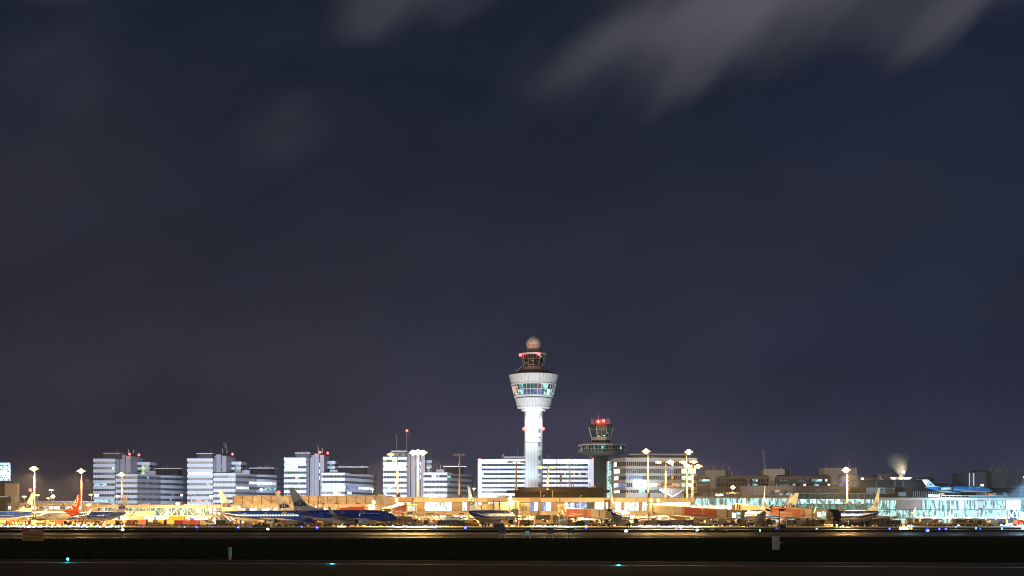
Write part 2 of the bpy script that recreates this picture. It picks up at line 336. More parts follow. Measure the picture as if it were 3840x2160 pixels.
def office(tag_, px0, px1, px1b, cpx, rpx, ax0, axc, ax1, ry, ary, penth, apenth, runs, aruns, d=850, seed=1, coremast=()):
    """pale ribbon-window office: tower block, service core, small back block, low wing with a bent front"""
    k = F / d; x = lambda p, dd=d: X(p, dd)
    R = thing('office_building', tag_, 'office building', (x((px0 + ax1) / 2), d + 15, 0))
    D2 = d + 30
    tp = [(x(px0), d), (x(px1), d), (X(px1b, D2), D2), (X(px0 + 4, D2), D2)]
    zt = Z(ry, d); wall = MB(); wall.prism([(p[0], p[1]) for p in tp], 0, zt - .6, 1)
    fl = 20.35 / k; zs = []; z = zt - 2.0
    while z > 2: zs.append((z - 1.55, z)); z -= fl
    lv = [(zs[0][1], zt)] + [(zs[i + 1][1], zs[i][0]) for i in range(len(zs) - 1)] + [(0, zs[-1][0])]
    spandrels(wall, tp, lv); wall.build('wall', [WHITE, GREYP], R)
    for i, zz in enumerate(zs[:9]):
        ribbon(R, (px0 + 1, d), (px1 - 1, d), zz, 1.75, WM, runs.get(i, ()), .05, rseed=seed * 50 + i, lits=(4, 5, 7, 7))
        ribbon(R, (px1 + .5, d + .2), (px1b, D2 - .5), zz, 1.75, WM, (), .03, rseed=seed * 70 + i, lits=(4, 7))
    # service core: tall grey concrete fins
    zc = Z(ry - 17, d); cm = MB(); n = 4; w_ = (cpx - px1b + 8) / n
    for i in range(n):
        a, b = x(px1b - 4 + i * w_, D2), x(px1b - 4 + (i + 1) * w_ - 2.4, D2)
        cm.box(a, b, d + 8 + (i % 2) * 1.5, D2 + 8, 0, zc - (i % 2) * .8)
    cm.box(x(px1b - 3, D2), x(cpx - 2, D2), d + 11, D2 + 6, 0, zc - 2.5, 1)
    core = cm.build('service_core', [GREYP, BLACK], R)
    for j in range(3):
        if seed > 1 or j < 2:
            mb = MB()
            zz = zc - 6 - j * 4.4
            xa = x(px1b - 4 + 2.76 * w_, D2); mb.box(xa - .1, xa + 1.0, d + 10.6, d + 10.9, zz - 2.6, zz)
            mb.build('stair_window', [L_COOL if seed < 3 else L_WH], core)
    # penthouse
    p0, p1, pt = penth; pm = MB(); pm.box(x(p0), x(p1), d + 3, d + 18, zt, Z(pt, d)); pm.box(x(p0 - 2), x(p1 + 4), d + 2, d + 19, Z(pt, d), Z(pt, d) + .35, 1)
    pm.build('penthouse', [BLACK, STEEL], R)
    # back block
    bm = MB(); bz = Z(ry + 6, d); bm.box(x(cpx, D2), x(rpx, D2), D2 - 4, D2 + 14, 0, bz - .2, 1)
    for i in range(3): bm.box(x(cpx, D2) - .1, x(rpx, D2) + .3, D2 - 4.4, D2 + 14.3, bz - 2 - i * fl, bz - i * fl)
    bb = bm.build('back_block', [WHITE, GLASS], R)
    g = MB(); xm = x((cpx + rpx) / 2, D2); g.box(xm - .9, xm + .9, D2 - 4.6, D2 - 4.45, bz - 9, bz - 2.2); g.build('stair_window', [L_COOL if seed > 1 else L_GRN], bb)
    # low wing
    e = 1.05 * d; ap = [(x(ax0), d - 1), (x(axc), d - 1), (X(ax1, e), e), (X(ax1, e), e + 22), (x(ax0), d + 24)]
    za = Z(ary, d); wm = MB(); wm.prism(ap, 0, za - .6, 1); zs = []; z = za - 1.7
    while z > 2: zs.append((z - 1.6, z)); z -= fl
    lv = [(zs[0][1], za)] + [(zs[i + 1][1], zs[i][0]) for i in range(len(zs) - 1)] + [(0, zs[-1][0])]
    spandrels(wm, ap, lv, .3); wing = wm.build('low_wing', [WHITE, GREYP], R)
    for i, zz in enumerate(zs[:6]):
        ribbon(wing, (ax0 + 1, d - 1), (axc - .5, d - 1), zz, 2.3, WM, aruns.get(i, ()), .05, rseed=seed * 90 + i, lits=(4, 7, 7))
        ribbon(wing, (axc + .5, d - .9), (ax1 - 1, e - 1), zz, 1.2, WM, aruns.get(i, ()), .04, rseed=seed * 95 + i, lits=(4, 7, 7), bar=.16)
    p0, p1, pt = apenth; pm = MB(); pm.box(x(p0), x(p1), d + 6, d + 18, za - .5, Z(pt, d)); pm.box(x(p0) - .5, x(p1) + 2.5, d + 5, d + 19, Z(pt, d), Z(pt, d) + .3, 1)
    rg = random.Random(seed)
    pm.box(x(p0 - 30), x(p0), d + 7, d + 15, za - .5, za + 2.2, 2)
    for i in range(6):
        q = x(p0 - 20 + rg.random() * (p1 - p0 + 10)); pm.tube((q, d + 8, za), (q, d + 8, Z(pt, d) + rg.uniform(.6, 3)), .06, m=1, n=5)
    pm.build('penthouse', [DBROWN, STEEL, GREYP], R)
    for (q, y0, y1, r) in coremast: an = MB(); an.tube(P(q, y0, d + 9), P(q, y1, d + 9), r, n=6); an.build('antenna', [POLE], R)
    return R
def redlamp(px, py, d, desc, power=220, r=.5):
    r *= 1.6
    o = MB(); p = P(px, py, d); o.ball(p, r, m=0); o.tube(p - Vector((0, 0, r)), p - Vector((0, 0, r + .8)), .12, m=1, n=6)
    q = thing('obstruction_light', None, 'warning light', p); q['label'] = desc; q['group'] = 'red obstruction lights'
    o.build('lamp', [GLOW('red_glow', (1, .06, .05), 9), DKGREY], q)
    if power: light(q, p + Vector((0, -r - .7, .2)), power, (1, .08, .06), .45)
    return q
office('pale office block with red beacons farthest from the control tower', 352, 430, 451, 521, 566, 437, 517, 685, 1720, 1777, (384, 443, 1700), (575, 658, 1757),
       {1: [(418, 430, 8)], 4: [(352, 405, 4)], 6: [(352, 370, 3)], 7: [(352, 430, 4)]}, {3: [(520, 600, 7)], 5: [(520, 565, 5)]}, seed=1,
       coremast=[(482, 1700, 1685, .35), (501, 1700, 1687, .35), (440, 1700, 1684, .12)])
office('pale office block with one bright third floor and single red beacon', 704, 797, 805, 872, 908, 803, 885, 1037, 1719, 1774, (736, 792, 1701), (930, 1010, 1755),
       {2: [(704, 797, 3)], 7: [(715, 797, 5)]}, {0: [(860, 880, 4)], 1: [(935, 1035, 3)], 2: [(880, 935, 3), (990, 1037, 4)]}, seed=2,
       coremast=[(835, 1700, 1682, .3), (851, 1700, 1683, .3), (791, 1705, 1682, .15)])
office('pale office block with lit top floor between two lower wings', 1067, 1147, 1165, 1230, 1259, 1208, 1292, 1398, 1716, 1773, (1105, 1158, 1699), (1262, 1364, 1751),
       {0: [(1067, 1165, 3)], 1: [(1067, 1120, 3)], 3: [(1105, 1125, 5)]}, {2: [(1208, 1250, 4), (1250, 1296, 3), (1300, 1345, 6), (1345, 1398, 3)], 3: [(1255, 1275, 5), (1300, 1320, 3)]}, seed=3,
       coremast=[(1194, 1700, 1680, .4), (1209, 1700, 1680, .4), (1150, 1702, 1690, .3), (1131, 1702, 1690, .3)])
office('pale office block with two thin radio masts on its roof', 1438, 1523, 1536, 1599, 1619, 1590, 1676, 1768, 1713, 1772, (1468, 1523, 1692), (1664, 1734, 1749),
       {0: [(1470, 1490, 8)], 1: [(1438, 1536, 3)], 4: [(1480, 1490, 3)], 5: [(1438, 1480, 4), (1480, 1523, 7)]}, {0: [(1620, 1630, 3), (1636, 1650, 4), (1675, 1692, 4)]}, seed=4,
       coremast=[(1525.6, 1700, 1617, .16), (1488, 1700, 1631, .14), (1536, 1636, 1620, .08), (1479, 1637, 1631, .08)])
for px, py, d, lb in ((486, 1703, 858, 'orange red beacon on the core of the farthest pale office'), (521, 1706, 858, 'red beacon at the core edge of the farthest pale office'),
                      (872, 1703, 858, 'single red beacon on the office with the bright third floor'), (1200, 1696, 858, 'inner red beacon on the office with the lit top floor'),
                      (1229, 1699, 858, 'outer red beacon on the office with the lit top floor'), (1526, 1615, 858, 'red beacon topping the tallest thin radio mast'),
                      (1598, 1697, 858, 'red beacon beside the big floodlight on the office with masts')):
    redlamp(px, py, d, lb)

# ---------------- hotel
R = thing('hotel', 'long white hotel block with dark teal window bands behind the control tower', 'hotel', (X(2010, 800), 810, 0))
d = 800; mb = MB(); x0, x1 = X(1792, d), X(2229, d); zt = Z(1724, d)
mb.box(x0, x1, d + .5, d + 22, 0, zt - .1, 1)
rows = [1743.6, 1760.5, 1777.6, 1794.5, 1811.5, 1828.5, 1845.7, 1862.5]; hb = 4.0
ys = [(Z(y + hb, d), Z(y - hb, d)) for y in rows]
wx = [(1806, 2000), (2000, 2204.6)]
mb.box(x0, X(1806, d), d, d + .5, 0, zt, 0); mb.box(X(2204.6, d), x1, d, d + .5, 0, zt, 0)
prev = zt
for z0, z1 in ys: mb.box(X(1806, d), X(2204.6, d), d, d + .5, z1, prev, 0); prev = z0
mb.box(X(1806, d), X(2204.6, d), d, d + .5, 0, prev, 0)
mb.box(x0 - .15, x1 + .15, d - .15, d + 22.2, zt, zt + .4, 0)
mb.build('wall', [OFFW, GREYP], R)
HM = [M('teal_black_glass', (.008, .03, .032), .1, emit=.01, ecol=(.02, .2, .2)), MULL, GLASST, L_WH, L_COOL, L_WARM, L_BLUE, L_DIM]
hr = {2: [(1806, 1813, 3), (2148, 2154, 5), (2172, 2178, 5), (2196, 2202, 5)], 0: [(2124, 2130, 5)], 1: [(2055, 2061, 5)]}
for i, zz in enumerate(ys):
    base = [(1844, 1850, 2), (1868, 1874, 2), (1960, 1966, 2), (2034, 2040, 2), (2100, 2106, 2), (2125, 2133, 2), (2150, 2156, 2), (2175, 2181, 2)]
    ribbon(R, (1806, d + .45), (2204.6, d + .45), zz, 1.15, HM, base + hr.get(i, []), .012, rseed=300 + i, lits=(4, 5, 7), bar=.05)
mb = MB()
mb.box(X(1890, d), X(1966, d), d + 4, d + 14, zt + .4, Z(1711, d)); mb.box(X(1878, d), X(1895, d), d + 5, d + 12, zt + .4, Z(1718, d)); mb.box(X(2040, d), X(2086, d), d + 6, d + 14, zt + .4, Z(1719, d))
for q in (1883.5, 1887, 1890): mb.tube(P(q, 1722, d + 6), P(q, 1703, d + 6), .22, m=1, n=6)
for q in (2053, 2061): mb.tube(P(q, 1722, d + 6), P(q, 1706, d + 6), .12, m=1, n=5)
for q in (1940, 1964): mb.tube(P(q, 1711, d + 6), P(q, 1684, d + 6), .07, m=1, n=5)
for q in (2209, 2214, 2220): mb.tube(P(q, 1722, d + 3), P(q, 1709, d + 3), .25, m=1, n=6)
mb.build('roof_plant', [GREYP, POLE], R)
sg = text('Sheraton', 3.75, GLOW('sign_white2', (.75, .92, 1.0), 2.5), R, lambda u, v_: Vector((u, v_, 0)), 'roof_sign', bold=.02, spacing=1.05)
xs = [v_.co.x for v_ in sg.data.vertices]; wd = max(xs) - min(xs); sc_ = (X(2207, d) - X(2107, d)) / wd
for v_ in sg.data.vertices: v_.co = Vector((X(2157, d) + v_.co.x * sc_, d - .6, Z(1733, d) + v_.co.y * 1.0)) - R.location
light(R, (X(2157, d), d - 4, Z(1733, d)), 1200, (.8, .93, 1), .3)
for q, lb in ((1799, 'small red beacon on the hotel roof corner farthest from the tower'), (2224, 'small red beacon on the hotel roof beside its glowing sign')): redlamp(q, 1722, d, lb, 0, .35)

# ---------------- main control tower
d = 695; k = F / d; cx = X(2001, d); cy = d
R = thing('control_tower', 'tall white control tower with a radar dome and glazed conical cab', 'control tower', (cx, cy, 0))
TW = M('tower_white', (.74, .77, .80), .5, var=.06, scale=.15); RIM = M('tower_rim', (.75, .77, .8), .4)
zz = lambda y: Z(y, d); r_ = lambda hp: hp / k
sh = MB()
# shaft: faceted rounded rectangle with fluted front
hw = r_(34); ring = []
for i in range(48):
    a = math.tau * i / 48; cc, ss = math.cos(a), math.sin(a)
    q = (abs(cc) ** 4 + abs(ss) ** 4) ** -.25
    ring.append((cx + hw * cc * q * .999, cy + hw * ss * q))
sh.loft([[(x_, y_, z_) for x_, y_ in ring] for z_ in (0, zz(1675), zz(1660), zz(1659), zz(1538))])
shaft = sh.build('shaft', [TW], R)
for (ya, yb) in ((1559, 1574), (1609, 1625), (1661, 1677), (1711, 1728), (1761, 1777), (1811, 1827)):
    for off in (0, 4.2):
        mb = MB(); mb.box(X(2018.5 + off, d), X(2021.6 + off, d), cy - hw - .12, cy - hw + .02, zz(yb), zz(ya)); mb.build('slit_window', [M('tower_slit', (.01, .05, .055), .15)], shaft)
mb = MB()
for y in (1588, 1643, 1694, 1745, 1792): mb.box(X(2018.5, d), X(2025.8, d), cy - hw - .1, cy - hw + .02, zz(y + 1.5), zz(y - 1.5))
for y in (1660.5,): mb.box(X(1969, d), X(2033, d), cy - hw - .06, cy - hw + .02, zz(y + .6), zz(y - .6))
for q in (1980, 1992, 2004, 2015): mb.box(X(q, d) - .03, X(q, d) + .03, cy - hw - .04, cy - hw + .02, zz(1840), zz(1662))
mb.build('joint_line', [DKGREY], shaft)
N = 40
def cone(name, prof, mats, seam=True, n=N):
    m_ = MB(); m_.lathe([(r_(a), zz(b)) for a, b in prof], cx, cy, n)
    if seam:
        for i in range(n):
            a = math.tau * (i + .5) / n
            (a0, b0), (a1, b1) = prof[0], prof[-1]
            f_ = math.cos(math.pi / n) + .002
            p = (cx + r_(a0) * f_ * math.cos(a), cy + r_(a0) * f_ * math.sin(a), zz(b0) - .0); q = (cx + r_(a1) * f_ * math.cos(a), cy + r_(a1) * f_ * math.sin(a), zz(b1))
            m_.bar(p, q, .13, .10, 1)
    return m_.build(name, mats, R)
cone('collar', [(42, 1542), (45.7, 1541), (45.7, 1528)], [TW, DKGREY], False)
cone('lower_cone', [(61, 1529), (69, 1496)], [TW, GREYP]); cone('lower_rim', [(60, 1531), (62.5, 1529.5), (62.5, 1527.5), (60, 1527)], [RIM], False)
cone('gap_ring', [(63, 1496), (63, 1491)], [BLACK], False)
cone('cab_sill', [(70, 1492), (73.5, 1491), (74.5, 1486), (70, 1486)], [RIM], False)
L_CABB = LIT('lit_cab_blue', (srgb(20, 60, 150), srgb(90, 170, 220)), .8, .6, .8, .3, .5)
# glazed operations ring: individual panes in two rows
GN = 36
for (ra, ya, rb, yb, tier) in ((72.5, 1486, 77.5, 1465.5, 0), (78, 1464, 82.5, 1446, 1)):
    for i in range(GN):
        a0, a1 = math.tau * i / GN, math.tau * (i + 1) / GN
        am = (a0 + a1) / 2
        if math.sin(am) > .25: continue
        pts = [(r_(ra), a0, ya), (r_(ra), a1, ya), (r_(rb), a1, yb), (r_(rb), a0, yb)]
        mb = MB(); mb.quad(*[(cx + r * math.cos(a), cy + r * math.sin(a), zz(y)) for r, a, y in pts], 0)
        r = random.Random(i * 7 + tier).random(); pxm = math.cos(am)
        if tier == 0: mt = L_CABB if abs(pxm) < .5 else (L_COOL if r < .6 else L_TEAL)
        else: mt = L_COOL if (-.70 < pxm < -.45 or .40 < pxm < .62) else (GLASST if r < .6 else L_DIM)
        if pxm < -.8: mt = L_WARM
        if r > .93: mt = L_WH
        mb.build('cab_pane', [mt], R)
fr = MB()
for i in range(GN):
    a = math.tau * i / GN
    if math.sin(a) > .3: continue
    fr.bar((cx + r_(72.8) * math.cos(a), cy + r_(72.8) * math.sin(a), zz(1486)), (cx + r_(83) * math.cos(a), cy + r_(83) * math.sin(a), zz(1445)), .16)
fr.lathe([(r_(77.3), zz(1465.7)), (r_(78.6), zz(1465.2)), (r_(78.6), zz(1464)), (r_(77.3), zz(1463.6))], cx, cy, GN)
fr.lathe([(r_(82), zz(1446)), (r_(83.5), zz(1445.6)), (r_(83.5), zz(1444.2)), (r_(82), zz(1443.8))], cx, cy, GN)
fr.build('window_frame', [RIM], R)
cone('cab_core', [(66, 1488), (74, 1444)], [DKGREY], False)
cone('gap_ring', [(79, 1445), (79, 1438)], [BLACK], False)
cone('upper_cone', [(83, 1443), (93, 1408)], [TW, GREYP]); cone('upper_rim', [(82, 1445), (85, 1443.5), (85, 1441), (82, 1440.6)], [RIM], False)
cone('deck_roof', [(93, 1408), (92, 1405.5), (66, 1395), (64, 1392), (40, 1392)], [M('roof_bitumen', (.07, .065, .065), .8)], False)
cone('neck', [(39, 1394), (36.5, 1378)], [GREYP], False)
cab = cone('upper_cab', [(34, 1379), (36, 1377.5), (45, 1333), (45, 1331)], [M('upper_cab_glass', (.03, .025, .025), .1, var=.5)], False, 12)
fr = MB()
for i in range(24):
    a = math.tau * i / 24
    y0 = 1371 if i % 2 else 1378
    fa = (y0 - 1331) / 47.0; ra = 45.4 - 9.0 * fa
    y1 = 1331
    if i % 2: fr.bar((cx + r_(41.6) * math.cos(a), cy + r_(41.6) * math.sin(a), zz(1348)), (cx + r_(44.6) * math.cos(a), cy + r_(44.6) * math.sin(a), zz(1331)), .13)
    else: fr.bar((cx + r_(ra + .2) * math.cos(a), cy + r_(ra + .2) * math.sin(a), zz(y0)), (cx + r_(45.6) * math.cos(a), cy + r_(45.6) * math.sin(a), zz(1331)), .2)
for (rr_, y) in ((42.6, 1348.5), (38.2, 1370.5), (36.6, 1377.5)): fr.lathe([(r_(rr_ - .5), zz(y + .7)), (r_(rr_ + .3), zz(y + .7)), (r_(rr_ + .3), zz(y - .7)), (r_(rr_ - .5), zz(y - .7))], cx, cy, 12)
fr.build('window_frame', [STEEL], cab)
for (a, y, mt, s_) in ((-1.25, 1358, L_WARM, .35), (-1.72, 1356, L_WH, .2), (-1.05, 1362, L_COOL, .25), (-.9, 1341, L_COOL, .55), (-2.3, 1364, L_COOL, .5)):
    mb = MB(); rr_ = r_(36.5 + 9 * (1377.5 - y) / 46 + .6) ; mb.box(cx + rr_ * math.cos(a) - s_, cx + rr_ * math.cos(a) + s_, cy + rr_ * math.sin(a) - .1, cy + rr_ * math.sin(a), zz(y) - s_ * .6, zz(y) + s_ * .6); mb.build('lit_screen', [mt], cab)
cone('roof_fascia', [(46, 1333), (48.5, 1332), (49, 1326.5), (47, 1326)], [TW], False, 12)
cone('cab_roof', [(47.5, 1326.5), (44, 1324), (28, 1314), (27, 1311)], [M('cab_roof_metal', (.2, .19, .19), .6)], False, 24)
# radome: geodesic panels
dm = MB(); dm.ball((cx, cy, zz(1291)), r_(28), 20, 12); dome = dm.build('radar_dome', [M('radome', (.86, .76, .75), .55, var=.1)], R, smooth=True)
ln = MB(); rr_ = r_(28.25)
def sp_(th, ph): return (cx + rr_ * math.cos(th) * math.cos(ph), cy + rr_ * math.cos(th) * math.sin(ph), zz(1291) + rr_ * math.sin(th))
for j, th in enumerate((-.7, -.25, .2, .65, 1.1)):
    n_ = (9, 10, 10, 8, 5)[j]; nx = (10, 10, 8, 5, 1)[j]; th2 = th + .45
    for i in range(n_):
        ph = math.tau * (i + .5 * (j % 2)) / n_
        ln.bar(sp_(th, ph), sp_(th, ph + math.tau / n_), .07)
        ln.bar(sp_(th, ph), sp_(min(th2, 1.5), ph + math.pi / n_), .07); ln.bar(sp_(th, ph), sp_(min(th2, 1.5), ph - math.pi / n_), .07)
ln.build('panel_seam', [M('seam_brown', (.12, .08, .075), .7)], dome)
mb = MB(); mb.lathe([(r_(26), zz(1315)), (r_(27.5), zz(1314)), (r_(27.5), zz(1310)), (r_(26), zz(1309))], cx, cy, 24); mb.build('dome_base', [GREYP], R)
mb = MB(); mb.tube((cx, cy, zz(1264)), (cx, cy, zz(1262)), .5, n=8); mb.tube((cx, cy, zz(1264)), (cx, cy, zz(1268)), .15); mb.build('dome_light', [RIM], dome)
mb = MB(); mb.bar(P(1936, 1396, d - 6), P(1958, 1371, d - 6), .22); mb.box(X(1933, d), X(1938, d), d - 6.3, d - 5.6, zz(1397), zz(1393)); mb.build('davit_arm', [STEEL], R)
mb = MB()
for i in range(14):
    a = -math.pi * (i + .5) / 14; mb.tube((cx + r_(62) * math.cos(a), cy + r_(62) * math.sin(a), zz(1398)), (cx + r_(62) * math.cos(a), cy + r_(62) * math.sin(a), zz(1391)), .05, n=4)
mb.build('roof_railing', [DKGREY], R)
# the collar's downlights wash the shaft
for i in range(7):
    q = 1971 + i * 10; mb = MB(); mb.box(X(q, d) - .25, X(q, d) + .25, cy - hw - 1.3, cy - hw - .8, zz(1543), zz(1541)); lo = mb.build('downlight', [GLOW('cool_glow', (.8, .97, 1), 8)], R)
    light(lo, (X(q, d), cy - hw - 1.25, zz(1544)), 7000, (.66, .94, 1), .15, 'SPOT', (0, .10, -1), 62, .8)
for s_ in (-1, 1): light(R, (cx + s_ * (hw + 1.2), cy - 2, zz(1544)), 3000, (.66, .94, 1), .15, 'SPOT', (-s_ * .04, 0, -1), 40, .6)
for q, y, dd, lb in ((1951.5, 1331, d - 4, 'red beacon at the rim of the upper cab, clear of the dome'), (2021, 1328, d - 7.2, 'red beacon on the cab roof just below the radar dome'),
                     (1964.5, 1608, d - 2, 'red beacon on the shaft side facing the hotel bulk'), (2037.5, 1608, d - 2, 'red beacon on the shaft side facing the grey tower')):
    redlamp(q, y, dd, lb, 260, .5)

# ---------------- old grey control tower
d = 640; k = F / d; zz = lambda y: Z(y, d)
R = thing('grey_tower', 'older grey control tower with a wide glazed deck and red-lit antennas', 'control tower', (X(2253, d), d, 0))
cx, cy = X(2253, d), d
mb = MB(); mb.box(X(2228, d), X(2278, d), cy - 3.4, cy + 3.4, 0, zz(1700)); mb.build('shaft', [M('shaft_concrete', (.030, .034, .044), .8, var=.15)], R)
def octo(hx, hy, z, ch=.45): return [(cx + a * hx, cy + b * hy, z) for a, b in ((-1, -ch), (-ch, -1), (ch, -1), (1, -ch), (1, ch), (ch, 1), (-ch, 1), (-1, ch))]
ox = X(2259, d) - cx
def part(name, rings, mat, par=None, dx=0.0):
    m_ = MB(); m_.loft([[(p[0] + dx, p[1], p[2]) for p in r] for r in rings]); return m_.build(name, mat, par or R)
HULL = M('hull_concrete', (.22, .225, .25), .6)
part('hull', [octo(r_(38) * 0 + 7.5, 6, zz(1709)), octo(11.4, 9.5, zz(1697.5)), octo(11.5, 9.6, zz(1695))], [HULL], dx=ox)
part('deck_glazing', [octo(10.0, 8.2, zz(1695)), octo(10.9, 9.0, zz(1673))], [M('deck_glass', (.01, .03, .035), .1, emit=.05, ecol=(.05, .3, .32))], dx=ox)
for q, w_, mt in ((2182, 4, L_DIM), (2198, 4, L_COOL), (2205, 2, L_WARM), (2225, 8, L_TEAL), (2256, 6, L_COOL), (2263, 4, L_TEAL), (2283, 10, L_DIM), (2325, 5, L_COOL)):
    yy = cy - 9.1 if 2205 < q < 2310 else cy - 6.2
    mb = MB(); mb.box(X(q, yy), X(q + w_, yy), yy - .12, yy, zz(1687), zz(1676)); mb.build('lit_window', [mt], R)
part('roof_slab', [octo(11.4, 9.4, zz(1673)), octo(11.6, 9.6, zz(1672)), octo(11.6, 9.6, zz(1668))], [M('roof_white', (.62, .62, .63), .5)], dx=ox - .3)
part('upper_roof', [octo(8.4, 6.5, zz(1668)), octo(8.4, 6.5, zz(1661.5))], [HULL], dx=-.6)
rl = MB()
o8 = octo(11.6, 9.7, zz(1696)); o8 = [(p[0] + ox, p[1], p[2]) for p in o8]; h1 = zz(1685.5) - zz(1696)
for i in range(8):
    a, b = Vector(o8[i]), Vector(o8[(i + 1) % 8]); up = Vector((0, 0, h1))
    rl.bar(a + up, b + up, .1); rl.bar(a + up * .5, b + up * .5, .07); n_ = max(2, int((b - a).length / 1.2))
    for j in range(n_): q = a.lerp(b, j / n_); rl.bar(q, q + up, .07)
rl.build('railing', [STEEL], R)
mm = MB()
for i in range(13):
    q = 2181 + i * 12.5; yy = cy - 9.2 if 2205 < q < 2315 else cy - 6.5
    mm.bar((X(q, yy), yy + .1, zz(1694)), (X(q, yy) , yy - .15, zz(1673)), .14)
mm.build('window_frame', [STEEL], R)
part('neck', [octo(4.4, 4.4, zz(1662)), octo(4.4, 4.4, zz(1651))], [BLACK])
part('cab_base', [octo(4.7, 4.7, zz(1652)), octo(4.8, 4.8, zz(1640))], [M('cab_white', (.42, .43, .47), .5)])
cab = part('cab', [octo(4.6, 4.6, zz(1640)), octo(5.9, 5.9, zz(1601))], [M('cab_glass', (.01, .025, .03), .08, emit=.05, ecol=(.05, .25, .3))])
b0, b1 = octo(4.65, 4.65, zz(1640)), octo(5.97, 5.97, zz(1601)); mb = MB()
for i in range(8):
    a0, a1 = Vector(b0[i]), Vector(b0[(i + 1) % 8]); c0, c1 = Vector(b1[i]), Vector(b1[(i + 1) % 8])
    mb.bar(a0, c0, .2)
    for t_ in (.33, .66): mb.bar(a0.lerp(a1, t_).lerp(c0.lerp(c1, t_), .72), c0.lerp(c1, t_), .1)
    mb.bar(a0.lerp(a1, .5), c0.lerp(c1, .5).lerp(a0.lerp(a1, .5), .3), .1)
    mb.bar(a0.lerp(c0, .72), a1.lerp(c1, .72), .14)
mb.build('window_frame', [STEEL], cab)
for q, y, w_, h_, mt in ((2241, 1634, 7, 2.2, M('yellow_screen', (1, .8, .2), .5, emit=2.2, ecol=(1, .75, .15))), (2262, 1633, 6, 2, M('yellow_screen', (1, .8, .2), .5)), (2236, 1622, 9, 4, L_COOL), (2248, 1618, 10, 8, L_DIM), (2272, 1620, 8, 5, L_TEAL), (2268, 1612, 7, 2.5, L_WARM)):
    yy = cy - 4.9 - (1640 - y) / 39 * 1.3; mb = MB(); mb.box(X(q, yy), X(q + w_, yy), yy - .1, yy, Z(y + h_, yy), Z(y, yy)); mb.build('lit_screen', [mt], cab)
part('cab_roof', [octo(6.0, 6.0, zz(1601)), octo(5.2, 5.2, zz(1594)), octo(3.6, 3.6, zz(1592))], [M('cab_roof_dark', (.05, .03, .03), .6)])
an = MB(); rg = random.Random(5)
for i in range(30):
    a = math.tau * i / 30; h_ = rg.choice((1569, 1572, 1578, 1582)); p = Vector((cx + 4.6 * math.cos(a), cy + 4.6 * math.sin(a), zz(1594)))
    an.tube(p, (p.x, p.y, zz(h_)), .06, n=5)
for y in (1592, 1588, 1580):
    for i in range(16):
        a, b = math.tau * i / 16, math.tau * (i + 1) / 16; an.bar((cx + 4.6 * math.cos(a), cy + 4.6 * math.sin(a), zz(y)), (cx + 4.6 * math.cos(b), cy + 4.6 * math.sin(b), zz(y)), .07)
an.tube((X(2244, d), cy, zz(1592)), (X(2244, d), cy, zz(1550)), .12, .06, n=6)
an.build('antenna_ring', [M('antenna_paint', (.6, .5, .5), .5)], R)
for q, y, lb in ((2263, 1578, 'brighter red beacon among the antennas of the older grey tower'), (2243, 1581, 'dimmer red beacon by the mast of the older grey tower')): redlamp(q, y, cy - 5, lb, 600, .5)
light(R, (cx, cy, zz(1584)), 500, (1, .1, .08), .3)
# stair tower glazed link
mb = MB(); mb.box(X(2279, 628), X(2301, 628), 628, 634, 0, Z(1730, 628)); st = mb.build('glazed_stair', [LIT('lit_stair', (srgb(150, 255, 235), srgb(235, 255, 255)), 1.3, .5, .35, .45, .4)], R)
mb = MB()
for i in range(10):
    y = 1738 + i * 13; mb.bar(P(2279, y, 627.7), P(2301, y, 627.7), .12)
    mb.bar(P(2281, y + 12, 627.6), P(2300, y + 2, 627.6), .14)
for q in (2279, 2286, 2293, 2301): mb.bar(P(q, 1730, 627.7), (X(q, 627.7), 627.7, 0), .12)
mb.build('stair_frame', [DKGREY], st)

# ---------------- office with warm lamps right of the old tower
d = 600; zz = lambda y: Z(y, d)
R = thing('terminal_office', 'five-storey pale office with rounded end bays behind the tall lamps', 'office building', (X(2450, d), d + 10, 0))
plan = [(X(2302, 612), 612), (X(2349, d), d), (X(2609, 603), 603), (X(2609, 603), 625), (X(2302, 612), 630)]
bands = [(1731, 1747.6), (1757, 1774.5), (1784, 1798.5), (1811, 1826), (1837, 1848)]
mb = MB(); mb.prism(plan, 0, zz(1722), 1)
tops = [1716] + [b[1] for b in bands]; bots = [b[0] for b in bands] + [1868]
spandrels(mb, plan, [(zz(b), zz(a)) for a, b in zip(tops, bots)], .45); mb.build('wall', [M('terminal_panel', (.42, .42, .43), .6, var=.1), GREYP], R)
runs = {0: [(2302, 2312, 3), (2519, 2527, 3), (2560, 2574, 3)], 1: [(2302, 2323, 3), (2324, 2500, 7), (2500, 2505, 10), (2505, 2523, 6), (2558, 2609, 3)],
        2: [(2302, 2321, 3), (2350, 2413, 6), (2424, 2437, 6), (2437, 2500, 7), (2558, 2592, 3)], 3: [(2302, 2321, 3), (2322, 2348, 6), (2375, 2465, 3), (2465, 2558, 5), (2558, 2594, 3)],
        4: [(2302, 2323, 3), (2399, 2416, 4), (2438, 2470, 7)]}
WM2 = [GLASSB] + WM[1:]
for i, (a, b) in enumerate(bands):
    ribbon(R, (2302, 611.9), (2349, d - .02), (zz(b), zz(a)), .98, WM2, runs[i], .02, rseed=500 + i)
    ribbon(R, (2349.3, d - .02), (2609, 602.9), (zz(b), zz(a)), .98, WM2, runs[i], .04, rseed=520 + i, lits=(7, 7, 5))
mb = MB(); mb.box(X(2373, d), X(2576, d), d + 5, d + 18, zz(1722), zz(1706)); mb.box(X(2362, d), X(2596, d), d + 3, d + 20, zz(1706), zz(1700), 1)
for i in range(20): q = 2376 + i * 5; mb.tube(P(q, 1716, d + .6), P(q, 1711, d + .6), .05, n=4, m=1)
mb.build('penthouse', [BROWN, HULL], R)
